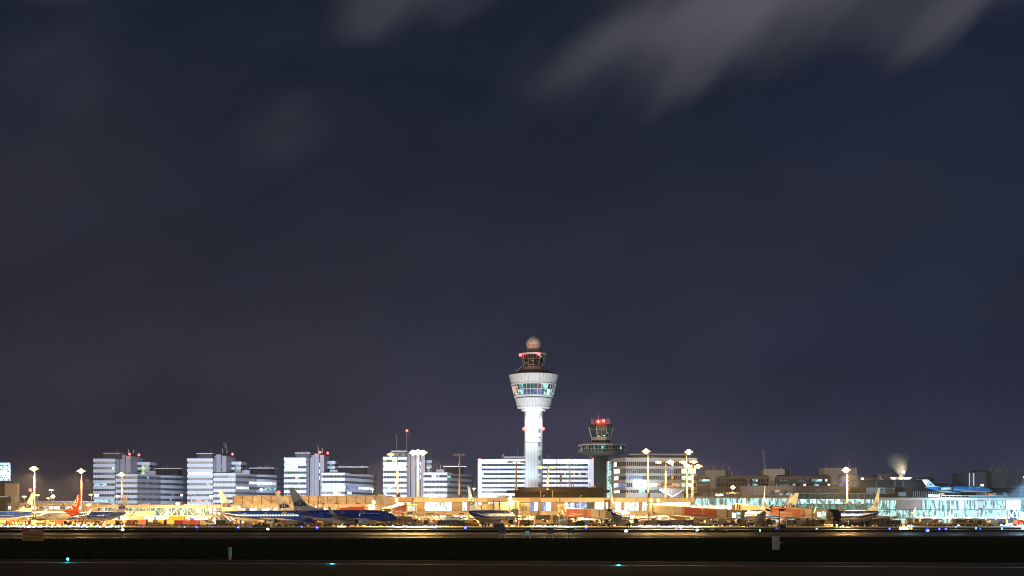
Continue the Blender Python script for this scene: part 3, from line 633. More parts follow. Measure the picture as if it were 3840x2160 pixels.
lamp = MB(); lamp.ball(P(2406, 1812, d - .8), .9); lo = lamp.build('wall_lamp', [GLOW('cool_glow', (.8, .97, 1), 8)], R); light(lo, P(2406, 1812, d - 3), 1800, (.75, .95, 1), .5)
# butterfly roof lantern in front
mb = MB(); dd = 560
mb.slab([(X(2473, dd), Z(1832, dd)), (X(2565, dd), Z(1832, dd)), (X(2521, dd), Z(1862, dd))], dd, dd + 10)
for i in range(9): q = 2477 + i * 10.5; mb.bar(P(q, 1833, dd - .05), P(q, 1833 + 2 + 27 * (1 - abs(q - 2519) / 46), dd - .05), .08, m=1)
mb.bar(P(2473, 1836, dd - .1), P(2521, 1863, dd - .1), .55, m=2); mb.bar(P(2521, 1863, dd - .1), P(2567, 1836, dd - .1), .55, m=2); mb.bar(P(2567, 1862, dd - .1), P(2612, 1844, dd - .1), .5, m=2)
o = mb.build('roof_lantern', [BROWN, STEEL, M('lantern_trim', (.5, .52, .6), .5)]); tag(o, 'dark V-shaped roof lantern with pale edges above the pier roof', 'roof structure')

# ---------------- brown terminal with T-shaped concrete towers
d = 620; zz = lambda y: Z(y, d)
R = thing('terminal_building', 'long brown terminal with strip windows and T-shaped concrete towers', 'terminal', (X(2930, d), d + 12, 0))
mb = MB()
mb.box(X(2608, d), X(3120, d), d, d + 30, 0, zz(1786)); mb.box(X(3120, d), X(3216, d), d, d + 30, 0, zz(1782))
for a, b, y0, y1 in ((2608, 2670, 1786, 1797), (2608, 3216, 1806, 1814), (2686, 3120, 1784, 1795)): mb.box(X(a, d), X(b, d), d - .3, d, zz(y1), zz(y0))
mb.box(X(2608, d), X(3216, d), d - .35, d + 1, 0, zz(1824)); mb.build('wall', [BROWN], R)
for i, (y0, y1) in enumerate(((1796.5, 1805.5), (1814.5, 1823.5))):
    rr = {0: [(2622, 2666, 4), (2693, 2735, 7), (2822, 2842, 4), (2926, 3032, 7), (3040, 3082, 4), (3092, 3100, 3), (3140, 3172, 9), (3172, 3215, 7)],
          1: [(2608, 2634, 5), (2634, 2664, 7), (2805, 2815, 6), (2820, 2842, 4), (2906, 2960, 7), (3016, 3022, 3), (3050, 3078, 4), (3105, 3117, 3), (3140, 3172, 9), (3172, 3215, 7)]}[i]
    ribbon(R, (2610, d - .05), (3214, d - .05), (zz(y1), zz(y0)), 1.3, WM2, rr, .06, rseed=600 + i, lits=(7, 7, 4))
TC = M('tower_concrete', (.40, .37, .34), .75, var=.12)
for (a, b, b2, y0, y1, s0, s1, yb) in ((2645, 2719, 2743, 1763, 1785, 2666, 2685, 1832), (2865, 2942, 2966, 1758, 1781, 2887, 2906, 1821), (3092, 3208, 3212, 1754, 1779, 3119, 3140, 1819)):
    mb = MB(); e = d - 4
    mb.box(X(a, e), X(b, e), e, e + 12, Z(y1, e), Z(y0, e)); mb.box(X(s0, e), X(s1, e), e + .3, e + 5, Z(yb, e), Z(y1, e))
    sx = (X(s0, e) + X(s1, e)) / 2
    for s_ in (-1, 1):  # flared corners
        xe = X(s0, e) if s_ < 0 else X(s1, e); mb.slab([(xe, Z(y1, e)), (xe + s_ * 1.3, Z(y1, e)), (xe, Z(y1 + 9, e))], e + .3, e + 5)
    mb.box(X(b, e), X(b2, e), e + 2, e + 12, Z(y1, e), Z(y0 + 1, e), 1)
    for i in range(5): mb.bar(P(b + (b2 - b) * i / 4, y0 + 1, e + 1.95), P(b + (b2 - b) * i / 4, y1, e + 1.95), .12, m=2)
    rg = random.Random(a)
    for i in range(7): q = a + (b2 - a) * rg.random(); mb.tube(P(q, y0, e + 4), P(q, y0 - rg.choice((8, 12, 20, 26)), e + 4), .07, n=5, m=2)
    mb.build('concrete_tower', [TC, DBROWN, STEEL], R)
mb = MB(); mb.tube(P(2865, 1780, d - 5), P(2865, 1690, d - 5), .16, .1, n=6); mb.bar(P(2860, 1687, d - 5), P(2865, 1688, d - 5), .12); mb.bar(P(2860, 1687, d - 5), P(2860, 1712, d - 5), .09); mb.build('radio_mast', [STEEL], R)
# lower parapets and dark roofs to the east
E = thing('roof_parapet', 'plain brown parapet wall above the teal glass hall', 'building', (X(3000, 600), 600, 0))
mb = MB(); e = 600
mb.box(X(2776, e), X(3190, e), e, e + 10, 0, Z(1821.5, e)); mb.box(X(3190, e), X(3400, e), e + 2, e + 10, 0, Z(1827, e), 1)
for i in range(30): mb.bar(P(2780 + i * 14, 1822, e - .03), P(2780 + i * 14, 1849, e - .03), .05, m=1)
mb.build('wall', [M('parapet_brown', (.20, .17, .165), .65, var=.12), DBROWN], E)
mb = MB(); mb.box(X(3062, e), X(3081, e), e - .1, e, Z(1843, e), Z(1833, e)); mb.build('panel_door', [GREYP], E)
mb = MB(); mb.box(X(2901, e), X(2919, e), e - 2.5, e - .3, Z(1847, e), Z(1837, e)); mb.bar(P(2916, 1836, e - 1), P(2911, 1812, e - 1), .15); mb.box(X(2951, e), X(2960, e), e - 2, e - .3, Z(1849, e), Z(1844, e)); mb.build('hoist_box', [CREAM], E)
mb = MB(); mb.box(X(3250, e), X(3358, e), e + .9, e + 1.9, Z(1852, e), Z(1828, e)); mu = mb.build('mural_panel', [M('mural_brown', (.14, .11, .10), .6)], E)
mb = MB(); pts = [(3250, 1828), (3318, 1828), (3322, 1833), (3320, 1839), (3324, 1847), (3330, 1852), (3250, 1852)]
mb.slab([(X(a, e), Z(b, e)) for a, b in pts][::-1], e + .8, e + .89); mb.slab([(X(a, e), Z(b, e)) for a, b in ((3345, 1829), (3357, 1829), (3357, 1834))][::-1], e + .8, e + .89)
mb.build('mural_shape', [M('mural_blue', (.30, .50, .68), .6)], mu)
mb = MB(); mb.bar(P(3278, 1829, e + .7), P(3278, 1846, e + .7), .1); mb.box(X(3272, e), X(3284, e), e + .65, e + .75, Z(1848, e), Z(1846, e)); mb.bar(P(3303, 1836, e + .7), P(3313, 1838, e + .7), .5); mb.bar(P(3300, 1852, e + .7), P(3326, 1846, e + .7), .12); mb.build('mural_line', [DKGREY], mu)
E = thing('service_building', 'dark flat-roofed service building with a steaming roof vent', 'building', (X(3340, 640), 645, 0)); e = 640
mb = MB(); mb.box(X(3214, e), X(3430, e), e, e + 20, 0, Z(1799, e)); mb.box(X(3430, e), X(3560, e), e + 2, e + 20, 0, Z(1812, e)); mb.box(X(3335, e), X(3442, e), e + 22, e + 30, 0, Z(1774, e), 1)
mb.box(X(3220, e + 20), X(3340, e + 20), e + 20, e + 26, 0, Z(1786, e), 1)
mb.box(X(3455, e), X(3515, e), e + 6, e + 18, 0, Z(1790, e)); mb.box(X(3478, e), X(3515, e), e + 5, e + 18, 0, Z(1793, e)); mb.lathe([(.9, Z(1793, e)), (.9, Z(1789, e)), (1.4, Z(1788, e)), (.5, Z(1786, e))], X(3503, e), e + 10, 10)
mb.box(X(3596, e), X(3615, e), e + 8, e + 14, 0, Z(1815, e)); mb.box(X(3560, e), X(3570, e), e + 8, e + 14, 0, Z(1821, e))
for q in (3222, 3288, 3356, 3386): mb.bar(P(q, 1800, e - .1), P(q, 1826, e - .1), .15, m=2)
mb.build('wall', [DBROWN, BROWN, GREYP], E)
ribbon(E, (3336, e + 21.9), (3420, e + 21.9), (Z(1793, e), Z(1785, e)), 1.4, WM, [(3336, 3420, 3)], 0, rseed=7)
ribbon(E, (3228, e + 19.9), (3262, e + 19.9), (Z(1795, e), Z(1787, e)), 1.4, WM, [(3228, 3242, 3), (3242, 3262, 7)], 0, rseed=8)
mb = MB()
for q, w_ in ((3312, 9), (3388, 13)): mb.lathe([(w_ / 6, Z(1798, e)), (w_ / 6.5, Z(1795, e)), (w_ / 16, Z(1789, e)), (w_ / 30, Z(1783, e))], X(q, e), e + 6, 10)
mb.build('roof_vent', [M('vent_metal', (.35, .3, .26), .5)], E)
mb = MB(); mb.ball(P(3388, 1770, e + 4), .8); vl = mb.build('vent_lamp', [GLOW('warm_glow', (1, .78, .5), 6)], E); light(vl, P(3388, 1774, e + 2.2), 2600, (1, .74, .46), .4)
# metal clad hall at the far east
E = thing('metal_hall', 'blue-lit ribbed metal hall with chimneys beyond the roof-top airliner', 'building', (X(3740, 640), 660, 0)); e = 650
mb = MB(); RIB = M('ribbed_metal', (.10, .13, .17), .45, .3, var=.15)
mb.box(X(3634, e), X(3762, e), e, e + 25, 0, Z(1770, e)); mb.box(X(3762, e), X(3900, e), e - 3, e + 25, 0, Z(1768, e))
for i in range(16): mb.box(X(3764 + i * 5, e), X(3766.2 + i * 5, e), e - 3.35, e - 3, Z(1822, e), Z(1769, e))
for i in range(13): mb.box(X(3654 + i * 8, e), X(3655 + i * 8, e), e - .15, e, Z(1822, e), Z(1771, e))
mb.box(X(3700, e), X(3716, e), e - .5, e, 0, Z(1772, e), 1)
for q in (3703, 3711, 3717, 3733): mb.box(X(q, e), X(q + 5, e), e - .3, e + .1, Z(1806, e), Z(1800, e), 1)
mb.build('wall', [RIB, BLACK], E)
for q in (3635, 3651): mb = MB(); mb.box(X(q, e) - .18, X(q, e) + .18, e - .4, e, Z(1826, e), Z(1774, e)); mb.build('light_strip', [M('strip_light', (.7, .65, .8), .5, emit=.55, ecol=(.75, .7, .95))], E)
mb = MB(); mb.tube(P(3725, 1770, e + 5), P(3725, 1733, e + 5), .5, n=10); mb.tube(P(3766, 1770, e + 5), P(3766, 1734, e + 5), .5, n=10)
mb.box(X(3727, e), X(3770, e), e + 6, e + 14, Z(1770, e), Z(1760, e), 1); mb.lathe([(2.6, Z(1763, e)), (2.9, Z(1759, e)), (1.4, Z(1753.5, e)), (.4, Z(1753, e))], X(3736, e), e + 8, 12, 1); mb.box(X(3741, e), X(3764, e), e + 6, e + 12, Z(1762, e), Z(1754, e), 1); mb.box(X(3766, e), X(3805, e), e + 6, e + 14, Z(1770, e), Z(1760, e), 1)
mb.box(X(3670, e), X(3716, e), e + 4, e + 10, Z(1770, e), Z(1762, e)); mb.bar(P(3662, 1770, e + 4), P(3663, 1712, e + 4), .16); mb.box(X(3659, e), X(3667, e), e + 3.5, e + 4.5, Z(1714, e), Z(1711.5, e), 1)
mb.lathe([(1, Z(1770, e)), (1.2, Z(1764, e)), (.3, Z(1762, e))], X(3640, e), e + 4, 8)
mb.build('chimney', [DKGREY, M('duct_metal', (.3, .36, .42), .4, .4)], E)
mb = MB(); mb.box(X(3677, e), X(3687, e), e - .6, e - .2, Z(1824, e), Z(1816, e)); ol = mb.build('wall_lamp', [M('pink_lamp', (1, .85, .6), .5, emit=2.5, ecol=(1, .8, .6))], E)
mb = MB(); mb.box(X(3650, 630), X(3920, 630), 630, 648, 0, Z(1830, 630), 0); mb.box(X(3655, 630), X(3686, 630), 629.7, 630, Z(1842, 630), Z(1835, 630), 1)
mb.box(X(3620, 622), X(3755, 622), 622, 630, 0, Z(1846, 622), 0); mb.build('low_roof', [DBROWN, GREYP], E)
ribbon(E, (3660, 621.9), (3748, 621.9), (Z(1860, 622), Z(1848, 622)), 1.3, WM, [(3682, 3735, 5), (3660, 3682, 7)], .2, rseed=77)
# ================================================================== piers
def glazed(root, A, B, zr, cw, mat, name='window', every=0, fat=.35, seed=0, alt=None, pat=None):
    """one glazed bay strip, split in bays that are each a part"""
    pass
# ---- left pier
R = thing('pier_building', 'long low cream pier behind the parked airliners near the STOP sign', 'pier', (X(180, 605), 610, 0)); d = 605
zz = lambda y: Z(y, d)
mb = MB(); mb.box(X(-60, d), X(370, d), d, d + 20, 0, zz(1887.5)); mb.box(X(-60, d), X(364, d), d - 1.2, d, zz(1896), zz(1887)); mb.box(X(310, d), X(372, d), d - .9, d, zz(1914), zz(1890))
mb.box(X(-60, d), X(364, d), d - .6, d, zz(1925), zz(1910)); mb.box(X(-60, d), X(366, d), d - 1.5, d + 20.2, zz(1887.5), zz(1885), 1)
mb.build('wall', [CREAM, CREAM2], R)
for i in range(17):
    a = -20 + i * 20.4
    if 300 < a: continue
    mb = MB(); mb.box(X(a + .8, d), X(a + 19.6, d), d - .06, d, zz(1909.5), zz(1899)); 
    for q in range(3): mb.box(X(a + 4 + q * 5.2, d), X(a + 4.6 + q * 5.2, d), d - .1, d - .06, zz(1909.5), zz(1899), 1)
    mb.build('window', [L_WH if i % 4 else L_WARM, CREAM2], R)
for q in (70, 237):
    mb = MB(); mb.box(X(q, d), X(q + 6, d), d - 1.4, d - 1.2, zz(1894), zz(1888)); mb.build('gate_sign', [DKGREY], R)
mb = MB()
for i in range(26): q = i * 14 - 20; mb.bar(P(q, 1887, d + 8), P(q, 1880, d + 8), .12)
mb.build('roof_post', [STEEL], R)
# sawtooth hall roof further back
o = MB(); e = 700; o.box(X(128, e), X(325, e), e, e + 15, 0, Z(1879, e))
for a, b in ((154, 166), (181, 193), (216, 235), (246, 253), (259, 266), (270, 276), (303, 315), (318, 324)): o.slab([(X(a, e), Z(1887, e)), (X(b, e), Z(1887, e)), (X((a + b) / 2, e), Z(1881, e))], e - .3, e, 1)
o = o.build('hall_roof', [M('hall_metal', (.42, .43, .5), .5), DBROWN]); tag(o, 'pale metal hall roof with dark triangular gables beyond the cream pier', 'building')
# ---- far left: white patterned tower, dark block, beige box on stair
e = 760; R = thing('patterned_tower', 'white tower with dark diamond windows cut by the picture edge', 'building', (X(0, e), e, 0))
mb = MB(); mb.prism([(X(-110, e), e), (X(39, e), e), (X(41, e + 24), e + 24), (X(-110, e), e + 24)], 0, Z(1735, e)); mb.build('wall', [M('tower_tile', (.30, .38, .48), .5)], R)
rg = random.Random(3)
for i in range(12):
    for j in range(9):
        x_, y_ = -32 + j * 8.4 + (i % 2) * 4.2, 1746 + i * 7.6
        if x_ < -8 or x_ > 34 or rg.random() < .2 or y_ > 1840: continue
        mb = MB(); mb.slab([(X(x_ - 4, e), Z(y_, e)), (X(x_, e), Z(y_ + 3.6, e)), (X(x_ + 4, e), Z(y_, e)), (X(x_, e), Z(y_ - 3.6, e))], e - .12, e + .02); mb.build('window', [GLASS if rg.random() < .8 else L_COOL], R)
mb = MB(); mb.box(X(-40, e), X(24, e), e - .8, e - .3, Z(1776, e), Z(1766, e)); lo = mb.build('lit_sign', [GLOW('sign_white', (.82, .95, 1.0), 6)], R); light(lo, P(0, 1771, e - 5), 9000, (.75, .9, 1), .4)
e = 600; R = thing('roof_plant_room', 'beige boxed plant room on a spiral stair above the cream pier', 'building', (X(30, e), e, 0))
mb = MB(); mb.box(X(18, e), X(66, e), e, e + 2, Z(1859, e), Z(1813, e)); mb.box(X(-60, e), X(18, e), e + 1, e + 10, Z(1859, e), Z(1802, e), 1); mb.box(X(34, e), X(48.5, e), e + 2, e + 8, 0, Z(1859, e)); mb.box(X(-60, e), X(14, e), e + 1, e + 10, 0, Z(1864, e), 1)
mb.box(X(29, e), X(38, e), e - .05, e, Z(1850, e), Z(1830, e), 2); mb.build('wall', [M('box_beige', (.36, .31, .26), .6), DBROWN, CREAM2], R)
mb = MB()
for i in range(14):
    a = i * .9; p = (X(26, e) + 1.1 * math.cos(a), e + 3 + 1.1 * math.sin(a)); q = (X(26, e) + 1.1 * math.cos(a + .9), e + 3 + 1.1 * math.sin(a + .9))
    z_ = Z(1886, e) + i * .24; mb.bar((*p, z_), (*q, z_ + .24), .12, .3)
mb.tube((X(26, e), e + 3, 8), (X(26, e), e + 3, Z(1859, e)), .2, n=6); mb.build('spiral_stair', [DKGREY], R)
# ---- lattice walkway
d = 585; zz = lambda y: Z(y, d)
R = thing('lattice_walkway', 'raised cream walkway with white lattice trusses and teal-lit glazing', 'walkway', (X(570, d), d, 0))
mb = MB(); mb.box(X(364, d), X(776, d), d - .5, d + 14, zz(1902), zz(1892.5)); mb.box(X(364, d), X(776, d), d + .8, d + 14, zz(1936), zz(1902), 2)
mb.box(X(320, d), X(585, d), d - 2.2, d + .8, zz(1937), zz(1916)); mb.box(X(364, d), X(776, d), d - .3, d + .6, zz(1938.5), zz(1932)); mb.build('wall', [CREAM, CREAM2, DKGREY], R)
i = 0; q = 372
while q < 775:
    mb = MB(); mb.box(X(q, d), X(min(q + 19.4, 775), d), d + .68, d + .8, zz(1932), zz(1902)); mb.build('window', [L_TEAL if (i % 3) else L_COOL], R); q += 20; i += 1
tr = MB(); q = 450; up = True
for q in range(364, 777, 20):
    tr.bar(P(q, 1902, d - .1), P(q, 1933, d - .1), .22)
s = 0
for q in range(364, 776, 20):
    a, b = (1902, 1932) if s % 2 else (1932, 1902); tr.bar(P(q, a, d - .15), P(q + 20, b, d - .15), .3); s += 1
tr.bar(P(364, 1904, d - .2), P(776, 1904, d - .2), .3); tr.build('truss_lattice', [M('truss_white', (.8, .75, .62), .5)], R)
for q in (380, 452, 522, 590, 668, 776):
    mb = MB(); mb.box(X(q, d), X(q + 5, d), d - .6, d + .4, 0, zz(1938)); mb.build('support_column', [CREAM], R)
mb = MB(); mb.box(X(320, d), X(870, d), d + 12, d + 13, 0, zz(1937)); mb.build('back_wall', [CREAM2], R)
for i in range(30):
    a = 372 + i * 13.6; mb = MB(); mb.box(X(a + .6, d + 11), X(a + 12.8, d + 11), d + 11.8, d + 12, Z(1962, d + 11), Z(1939, d + 11)); mb.build('lit_bay', [L_WH if i % 5 else L_BLUE], R)
# section with yellow posts, x 776-873
R = thing('pier_link', 'short link building with cream posts between lattice walkway and braced hall', 'pier', (X(830, d), d + 5, 0))
mb = MB(); mb.box(X(777, d), X(880, d), d + 1, d + 14, 0, zz(1893)); mb.box(X(777, d), X(880, d), d - .2, d + 1, zz(1905), zz(1892)); mb.box(X(777, d), X(880, d), d - .1, d + 1, zz(1943), zz(1933), 1)
for q in (778, 795, 811, 827, 843, 860, 876): mb.box(X(q, d), X(q + 1.5, d), d - .3, d + 1, zz(1932), zz(1893), 1)
mb.build('wall', [CREAM, CREAM2], R)
for i in range(6):
    for (y0, y1) in ((1906, 1918), (1920, 1932), (1944, 1955)):
        a = 779.5 + i * 16.3; mb = MB(); mb.box(X(a, d), X(a + 14.5, d), d + .9, d + 1, zz(y1), zz(y0)); mb.build('window', [L_WH if (i + y0) % 3 else L_COOL], R)
# ---- braced hall
d = 592; zz = lambda y: Z(y, d)
R = thing('braced_hall', 'long tan hall with exposed X-bracing above a strip of lit windows', 'pier', (X(1165, d), d + 8, 0))
mb = MB(); mb.box(X(873, d), X(1462, d), d, d + 24, zz(1892), zz(1860)); mb.box(X(873, d), X(1590, d), d + 1, d + 24, 0, zz(1892)); mb.box(X(872, d), X(1463, d), d - .3, d + .2, zz(1861.5), zz(1859), 1)
mb.box(X(873, d), X(1462, d), d - .5, d + 1, zz(1893.5), zz(1891), 1); mb.box(X(873, d), X(1462, d), d + .6, d + 1, zz(1904), zz(1893.5)); mb.box(X(873, d), X(1590, d), d + .4, d + 1, zz(1936), zz(1921))
mb.build('wall', [M('hall_tan', (.46, .35, .25), .6, var=.08, scale=.15), CREAM2], R)
br = MB(); q = 874; i = 0
while q < 1462:
    br.bar(P(q, 1861, d - .25), P(q, 1891, d - .25), .28)
    if i % 3 != 2 and q + 35 < 1464: a, b = ((1882, 1863) if i % 2 == 0 else (1863, 1882)); br.bar(P(q, a, d - .3), P(q + 35, b, d - .3), .16)
    q += 35.4; i += 1
br.bar(P(873, 1882.5, d - .2), P(1462, 1882.5, d - .2), .14); br.build('bracing_frame', [M('brace_brown', (.16, .11, .08), .5)], R)
for i in range(39):
    a = 874 + i * 15.1
    if i % 12 == 11: continue
    mb = MB(); mb.box(X(a + .5, d), X(a + 14.3, d), d + .5, d + .6, zz(1920), zz(1905)); mb.build('window', [L_WH if i % 3 else L_WARM], R)
    mb = MB(); mb.box(X(a, d), X(a + .8, d), d + .3, d + .6, zz(1904), zz(1893.5)); mb.build('post', [CREAM2], R)
for i in range(8):
    a = 905 + i * 17; mb = MB(); mb.box(X(a, d), X(a + 15, d), d + .9, d + 1, zz(1960), zz(1941)); mb.build('lit_bay', [L_COOL if i % 2 else L_WH], R)
mb = MB(); mb.box(X(886, d), X(893, d), d + 1, d + 2, zz(1860), zz(1854)); mb.box(X(1415, d), X(1430, d), d + 1, d + 2, zz(1860), zz(1853)); mb.build('roof_unit', [CREAM], R)
for q in (1256, 1336): mb = MB(); mb.box(X(q, d), X(q + 14, d), d - .8, d, zz(1889), zz(1886)); mb.build('wall_heater', [BLACK], R)

# ---- the C pier
d = 500; zz = lambda y: Z(y, d)
R = thing('pier_terminal', 'two-level cream pier with numbered gates and lit lounge windows', 'pier', (X(2030, d), d + 10, 0))
CR = M('pier_cream', (.50, .385, .25), .5, var=.07, scale=.2); CR2 = M('pier_tan', (.31, .225, .15), .6, var=.1, scale=.3)
mb = MB(); D = d + 22
mb.box(X(1460, d), X(2604, d), d + 1.2, D, zz(1916), zz(1867.5), 1)
mb.box(X(1460, d), X(2604, d), d + .2, D, zz(1932), zz(1927), 1)
q = 1547
while q < 2603:
    dk = 1 if (1813 < q < 1880 or 1961 < q < 2026 or 2264 < q < 2300) else 0
    b = min(q + 39.6, 2604)
    mb.box(X(q + .4, d), X(b, d), d, d + 1.2, zz(1883), zz(1867.8), dk); mb.box(X(q + .4, d), X(b, d), d + .1, d + 1.2, zz(1931.5), zz(1916.5), dk); q += 40
mb.box(X(1460, d), X(1547, d), d - 1, d + 1.2, zz(1879), zz(1866), 2); mb.box(X(1458, d), X(1606, d), d - 1.6, d + 1.2, zz(1866), zz(1864), 0)
mb.box(X(1460, d), X(2606, d), d - .3, D + .2, zz(1867.5), zz(1866), 1)
mb.build('wall', [CR, CR2, M('rust_panel', (.30, .18, .08), .7, var=.4, scale=1.5)], R)
blue = LIT('lit_lounge_blue', (srgb(70, 110, 200), srgb(220, 235, 255)), 1.1, .5, .5, .5, .4)
lw = LIT('lit_lounge', (srgb(255, 240, 205), srgb(215, 240, 255)), 2.4, .75, .55, .42, .3)
spans = [(1592, 1611, 0), (1613, 1633, 0), (1633.6, 1651, 0), (1652, 1673, 0), (1673.6, 1692.5, 0), (1733, 1742, 0), (1742.6, 1751, 0), (1781, 1790, 0), (1792, 1807, 0), (1831, 1850, 0), (1851, 1870, 0), (1871, 1890, 0), (1905, 1925, 0), (1987.5, 1999.5, 1), (2002, 2018, 0),
         (2032.5, 2046, 1), (2046.8, 2067, 0), (2114, 2135, 1), (2136, 2156, 1), (2161, 2180, 1), (2181, 2202.5, 1), (2203.5, 2227, 2), (2231, 2243, 0), (2243.6, 2254, 0), (2255, 2266, 0), (2272, 2281, 0), (2305, 2320, 0), (2321, 2330, 0), (2343, 2356, 0), (2356.6, 2369, 0), (2370, 2382, 0), (2383, 2395, 0),
         (2408, 2416, 0), (2417, 2426, 0), (2478, 2498, 0), (2498.6, 2517, 0), (2517.6, 2536, 0), (2537, 2556, 0), (2557, 2576, 0), (2578, 2590, 0), (1512, 1524, 1), (1526, 1538, 0)]
for a, b, kx in spans:
    mb = MB(); mb.box(X(a, d), X(b, d), d + 1.08, d + 1.2, zz(1915.6), zz(1883.6)); wn = mb.build('window', [(lw, blue, L_DIM)[kx]], R)
    mb = MB()
    for q in (a - .5, b): mb.box(X(q, d), X(q + .7, d), d + .9, d + 1.1, zz(1916), zz(1883.3))
    if b - a > 15: q = (a + b) / 2; mb.box(X(q, d), X(q + .4, d), d + 1.0, d + 1.1, zz(1916), zz(1883.3))
    mb.build('frame', [DKGREY], wn)
GS = M('sign_board', (.05, .035, .025), .5); GY = M('sign_yellow', (.9, .62, .12), .5, emit=.9, ecol=(1, .72, .2))
for s, a, b in (('C16', 1900, 1916), ('C18', 2080, 2101), ('C13', 2511, 2529)):
    mb = MB(); mb.box(X(a, d), X(b, d), d - .12, d, zz(1880), zz(1872)); sb = mb.build('gate_sign', [GS], R)
    text(s, .95, GY, sb, lambda u, v_: Vector((X((a + b) / 2 - 1.5, d) + u, d - .15, zz(1876) + v_)) - R.location, bold=.02)
for a, b in ((1601, 1623), (1722, 1740)): mb = MB(); mb.box(X(a, d), X(b, d), d, d + .1, zz(1929), zz(1923)); mb.build('wall_sign', [GS], R)
cm = []
for q in (1460, 1552, 1643, 1755, 1820, 1935, 1960, 2003, 2066, 2160, 2230, 2249, 2310, 2380, 2450, 2510, 2598):
    mb = MB(); mb.box(X(q, d), X(q + 7, d), d + .2, d + 1.2, 0, zz(1932)); mb.build('support_column', [CR2 if 1990 < q < 2100 else CR], R)
for a, b, mt, y0, y1 in ((1460, 1560, L_WARM, 1940, 1962), (1560, 1640, CREAM, 1936, 1970), (1650, 1690, L_BLUE, 1938, 1960), (1690, 1737, L_WH, 1935, 1958), (1740, 1755, CR, 1935, 1970), (1762, 1785, L_WARM, 1946, 1968), (1788, 1935, CR2, 1934, 1970),
                      (1958, 2000, L_COOL, 1948, 1963), (2008, 2065, DBROWN, 1932, 1970), (2070, 2130, L_COOL, 1948, 1960), (2070, 2130, DBROWN, 1932, 1948), (2130, 2158, CR2, 1935, 1970), (2180, 2243, L_WH, 1943, 1960), (2250, 2310, L_WARM, 1942, 1964),
                      (2315, 2400, CR, 1934, 1970), (2400, 2480, L_WARM, 1936, 1962), (2480, 2600, L_WARM, 1938, 1966)):
    lit = mt in (L_WARM, L_WH, L_COOL, L_BLUE); e = d + 9
    mb = MB(); mb.box(X(a, e), X(b, e), e, e + .5, Z(y1, e) if lit else 0, Z(y0, e)); mb.build('lit_bay' if lit else 'inner_wall', [mt], R)
mb = MB(); mb.box(X(1460, d + 10), X(2604, d + 10), d + 10, d + 11, 0, Z(1934, d + 10)); mb.build('back_wall', [CREAM], R)
for q in range(1480, 2600, 56):    # canopy lamps in the undercroft
    if 1995 < q < 2075: continue
    mb = MB(); mb.box(X(q, d) - .5, X(q, d) + .5, d + 3.6, d + 4.2, zz(1933.6), zz(1932.6)); lo = mb.build('ceiling_lamp', [GLOW('warm_glow', (1, .78, .5), 6)], R)
    light(lo, (X(q, d), d + 3.9, zz(1936)), 5000, (1, .66, .30), .3)
mb = MB()
for q in range(1560, 1750, 36): mb.tube(P(q, 1866, d + .5), P(q, 1861, d + .5), .08, n=5)
mb.box(X(1719, d), X(1733, d), d + 2, d + 3.5, zz(1866), zz(1854.5), 1); mb.box(X(2433, d), X(2440, d), d + 2, d + 3.2, zz(1866), zz(1847), 1); mb.box(X(2567, d), X(2577, d), d + 2, d + 3.2, zz(1866), zz(1849), 1); mb.box(X(1484, d), X(1499, d), d + 2, d + 3.5, zz(1864), zz(1851), 1)
mb.build('roof_fitting', [STEEL, BLACK], R)
for a, b in ((1860, 1892), (2352, 2376)):  # roof access ladders/scaffolds
    mb = MB()
    for q in (a, a + 4, b - 8, b): mb.bar(P(q, 1867, d + 3), P(q, 1848 if q < b - 4 else 1860, d + 3), .12)
    mb.bar(P(a, 1848, d + 3), P(b - 8, 1848, d + 3), .12); mb.bar(P(a, 1857, d + 3), P(b - 4, 1857, d + 3), .12); mb.bar(P(b - 8, 1848, d + 3), P(b, 1864, d + 3), .12)
    mb.build('roof_scaffold', [CREAM], R)
# dark roof box
d2 = 520; R2 = thing('dark_roof_block', 'dark brown windowless block standing on the pier roof before the tower', 'building', (X(2100, d2), d2 + 5, 0))
mb = MB(); mb.box(X(1930.5, d2), X(2262, d2), d2, d2 + 14, Z(1866, d2), Z(1827.5, d2)); mb.box(X(2050, d2), X(2120, d2), d2 - .4, d2 + 12, Z(1828, d2), Z(1825.5, d2)); mb.box(X(1901, d2), X(1930.5, d2), d2 + 1, d2 + 12, Z(1846, d2), Z(1838, d2)); mb.box(X(2262, d2), X(2287, d2), d2 + 1, d2 + 12, Z(1846, d2), Z(1836.5, d2)); mb.box(X(1930.5, d2), X(2262, d2), d2 - .3, d2, Z(1844, d2), Z(1828.5, d2), 0)
mb.bar(P(2027, 1840, d2 - .5), P(2027, 1866, d2 - .5), .2, m=1); mb.bar(P(2072, 1840, d2 - .5), P(2072, 1866, d2 - .5), .25, m=1); mb.build('wall', [DBROWN, BROWN], R2)
mb = MB()
mb.bar(P(2088, 1828, d2 + 3), P(2088, 1720, d2 + 3), .16); mb.bar(P(2104, 1828, d2 + 3), P(2104, 1776, d2 + 3), .2); mb.box(X(2100, d2), X(2107.5, d2), d2 + 2.6, d2 + 3.4, Z(1806, d2), Z(1776, d2))
for q in (2144, 2150): mb.bar(P(q, 1826, d2 + 3), P(q, 1806, d2 + 3), .3); mb.bar(P(2143, 1812, d2 + 3), P(2151, 1812, d2 + 3), .2)
for q in (2009, 2068, 2120, 2214, 2255): mb.bar(P(q, 1828, d2 + 2), P(q, 1800, d2 + 2), .07)
mb.box(X(2218, d2), X(2235, d2), d2 + 1, d2 + 3, Z(1828, d2), Z(1823, d2), 1); mb.build('antenna', [DKGREY, CREAM], R2)
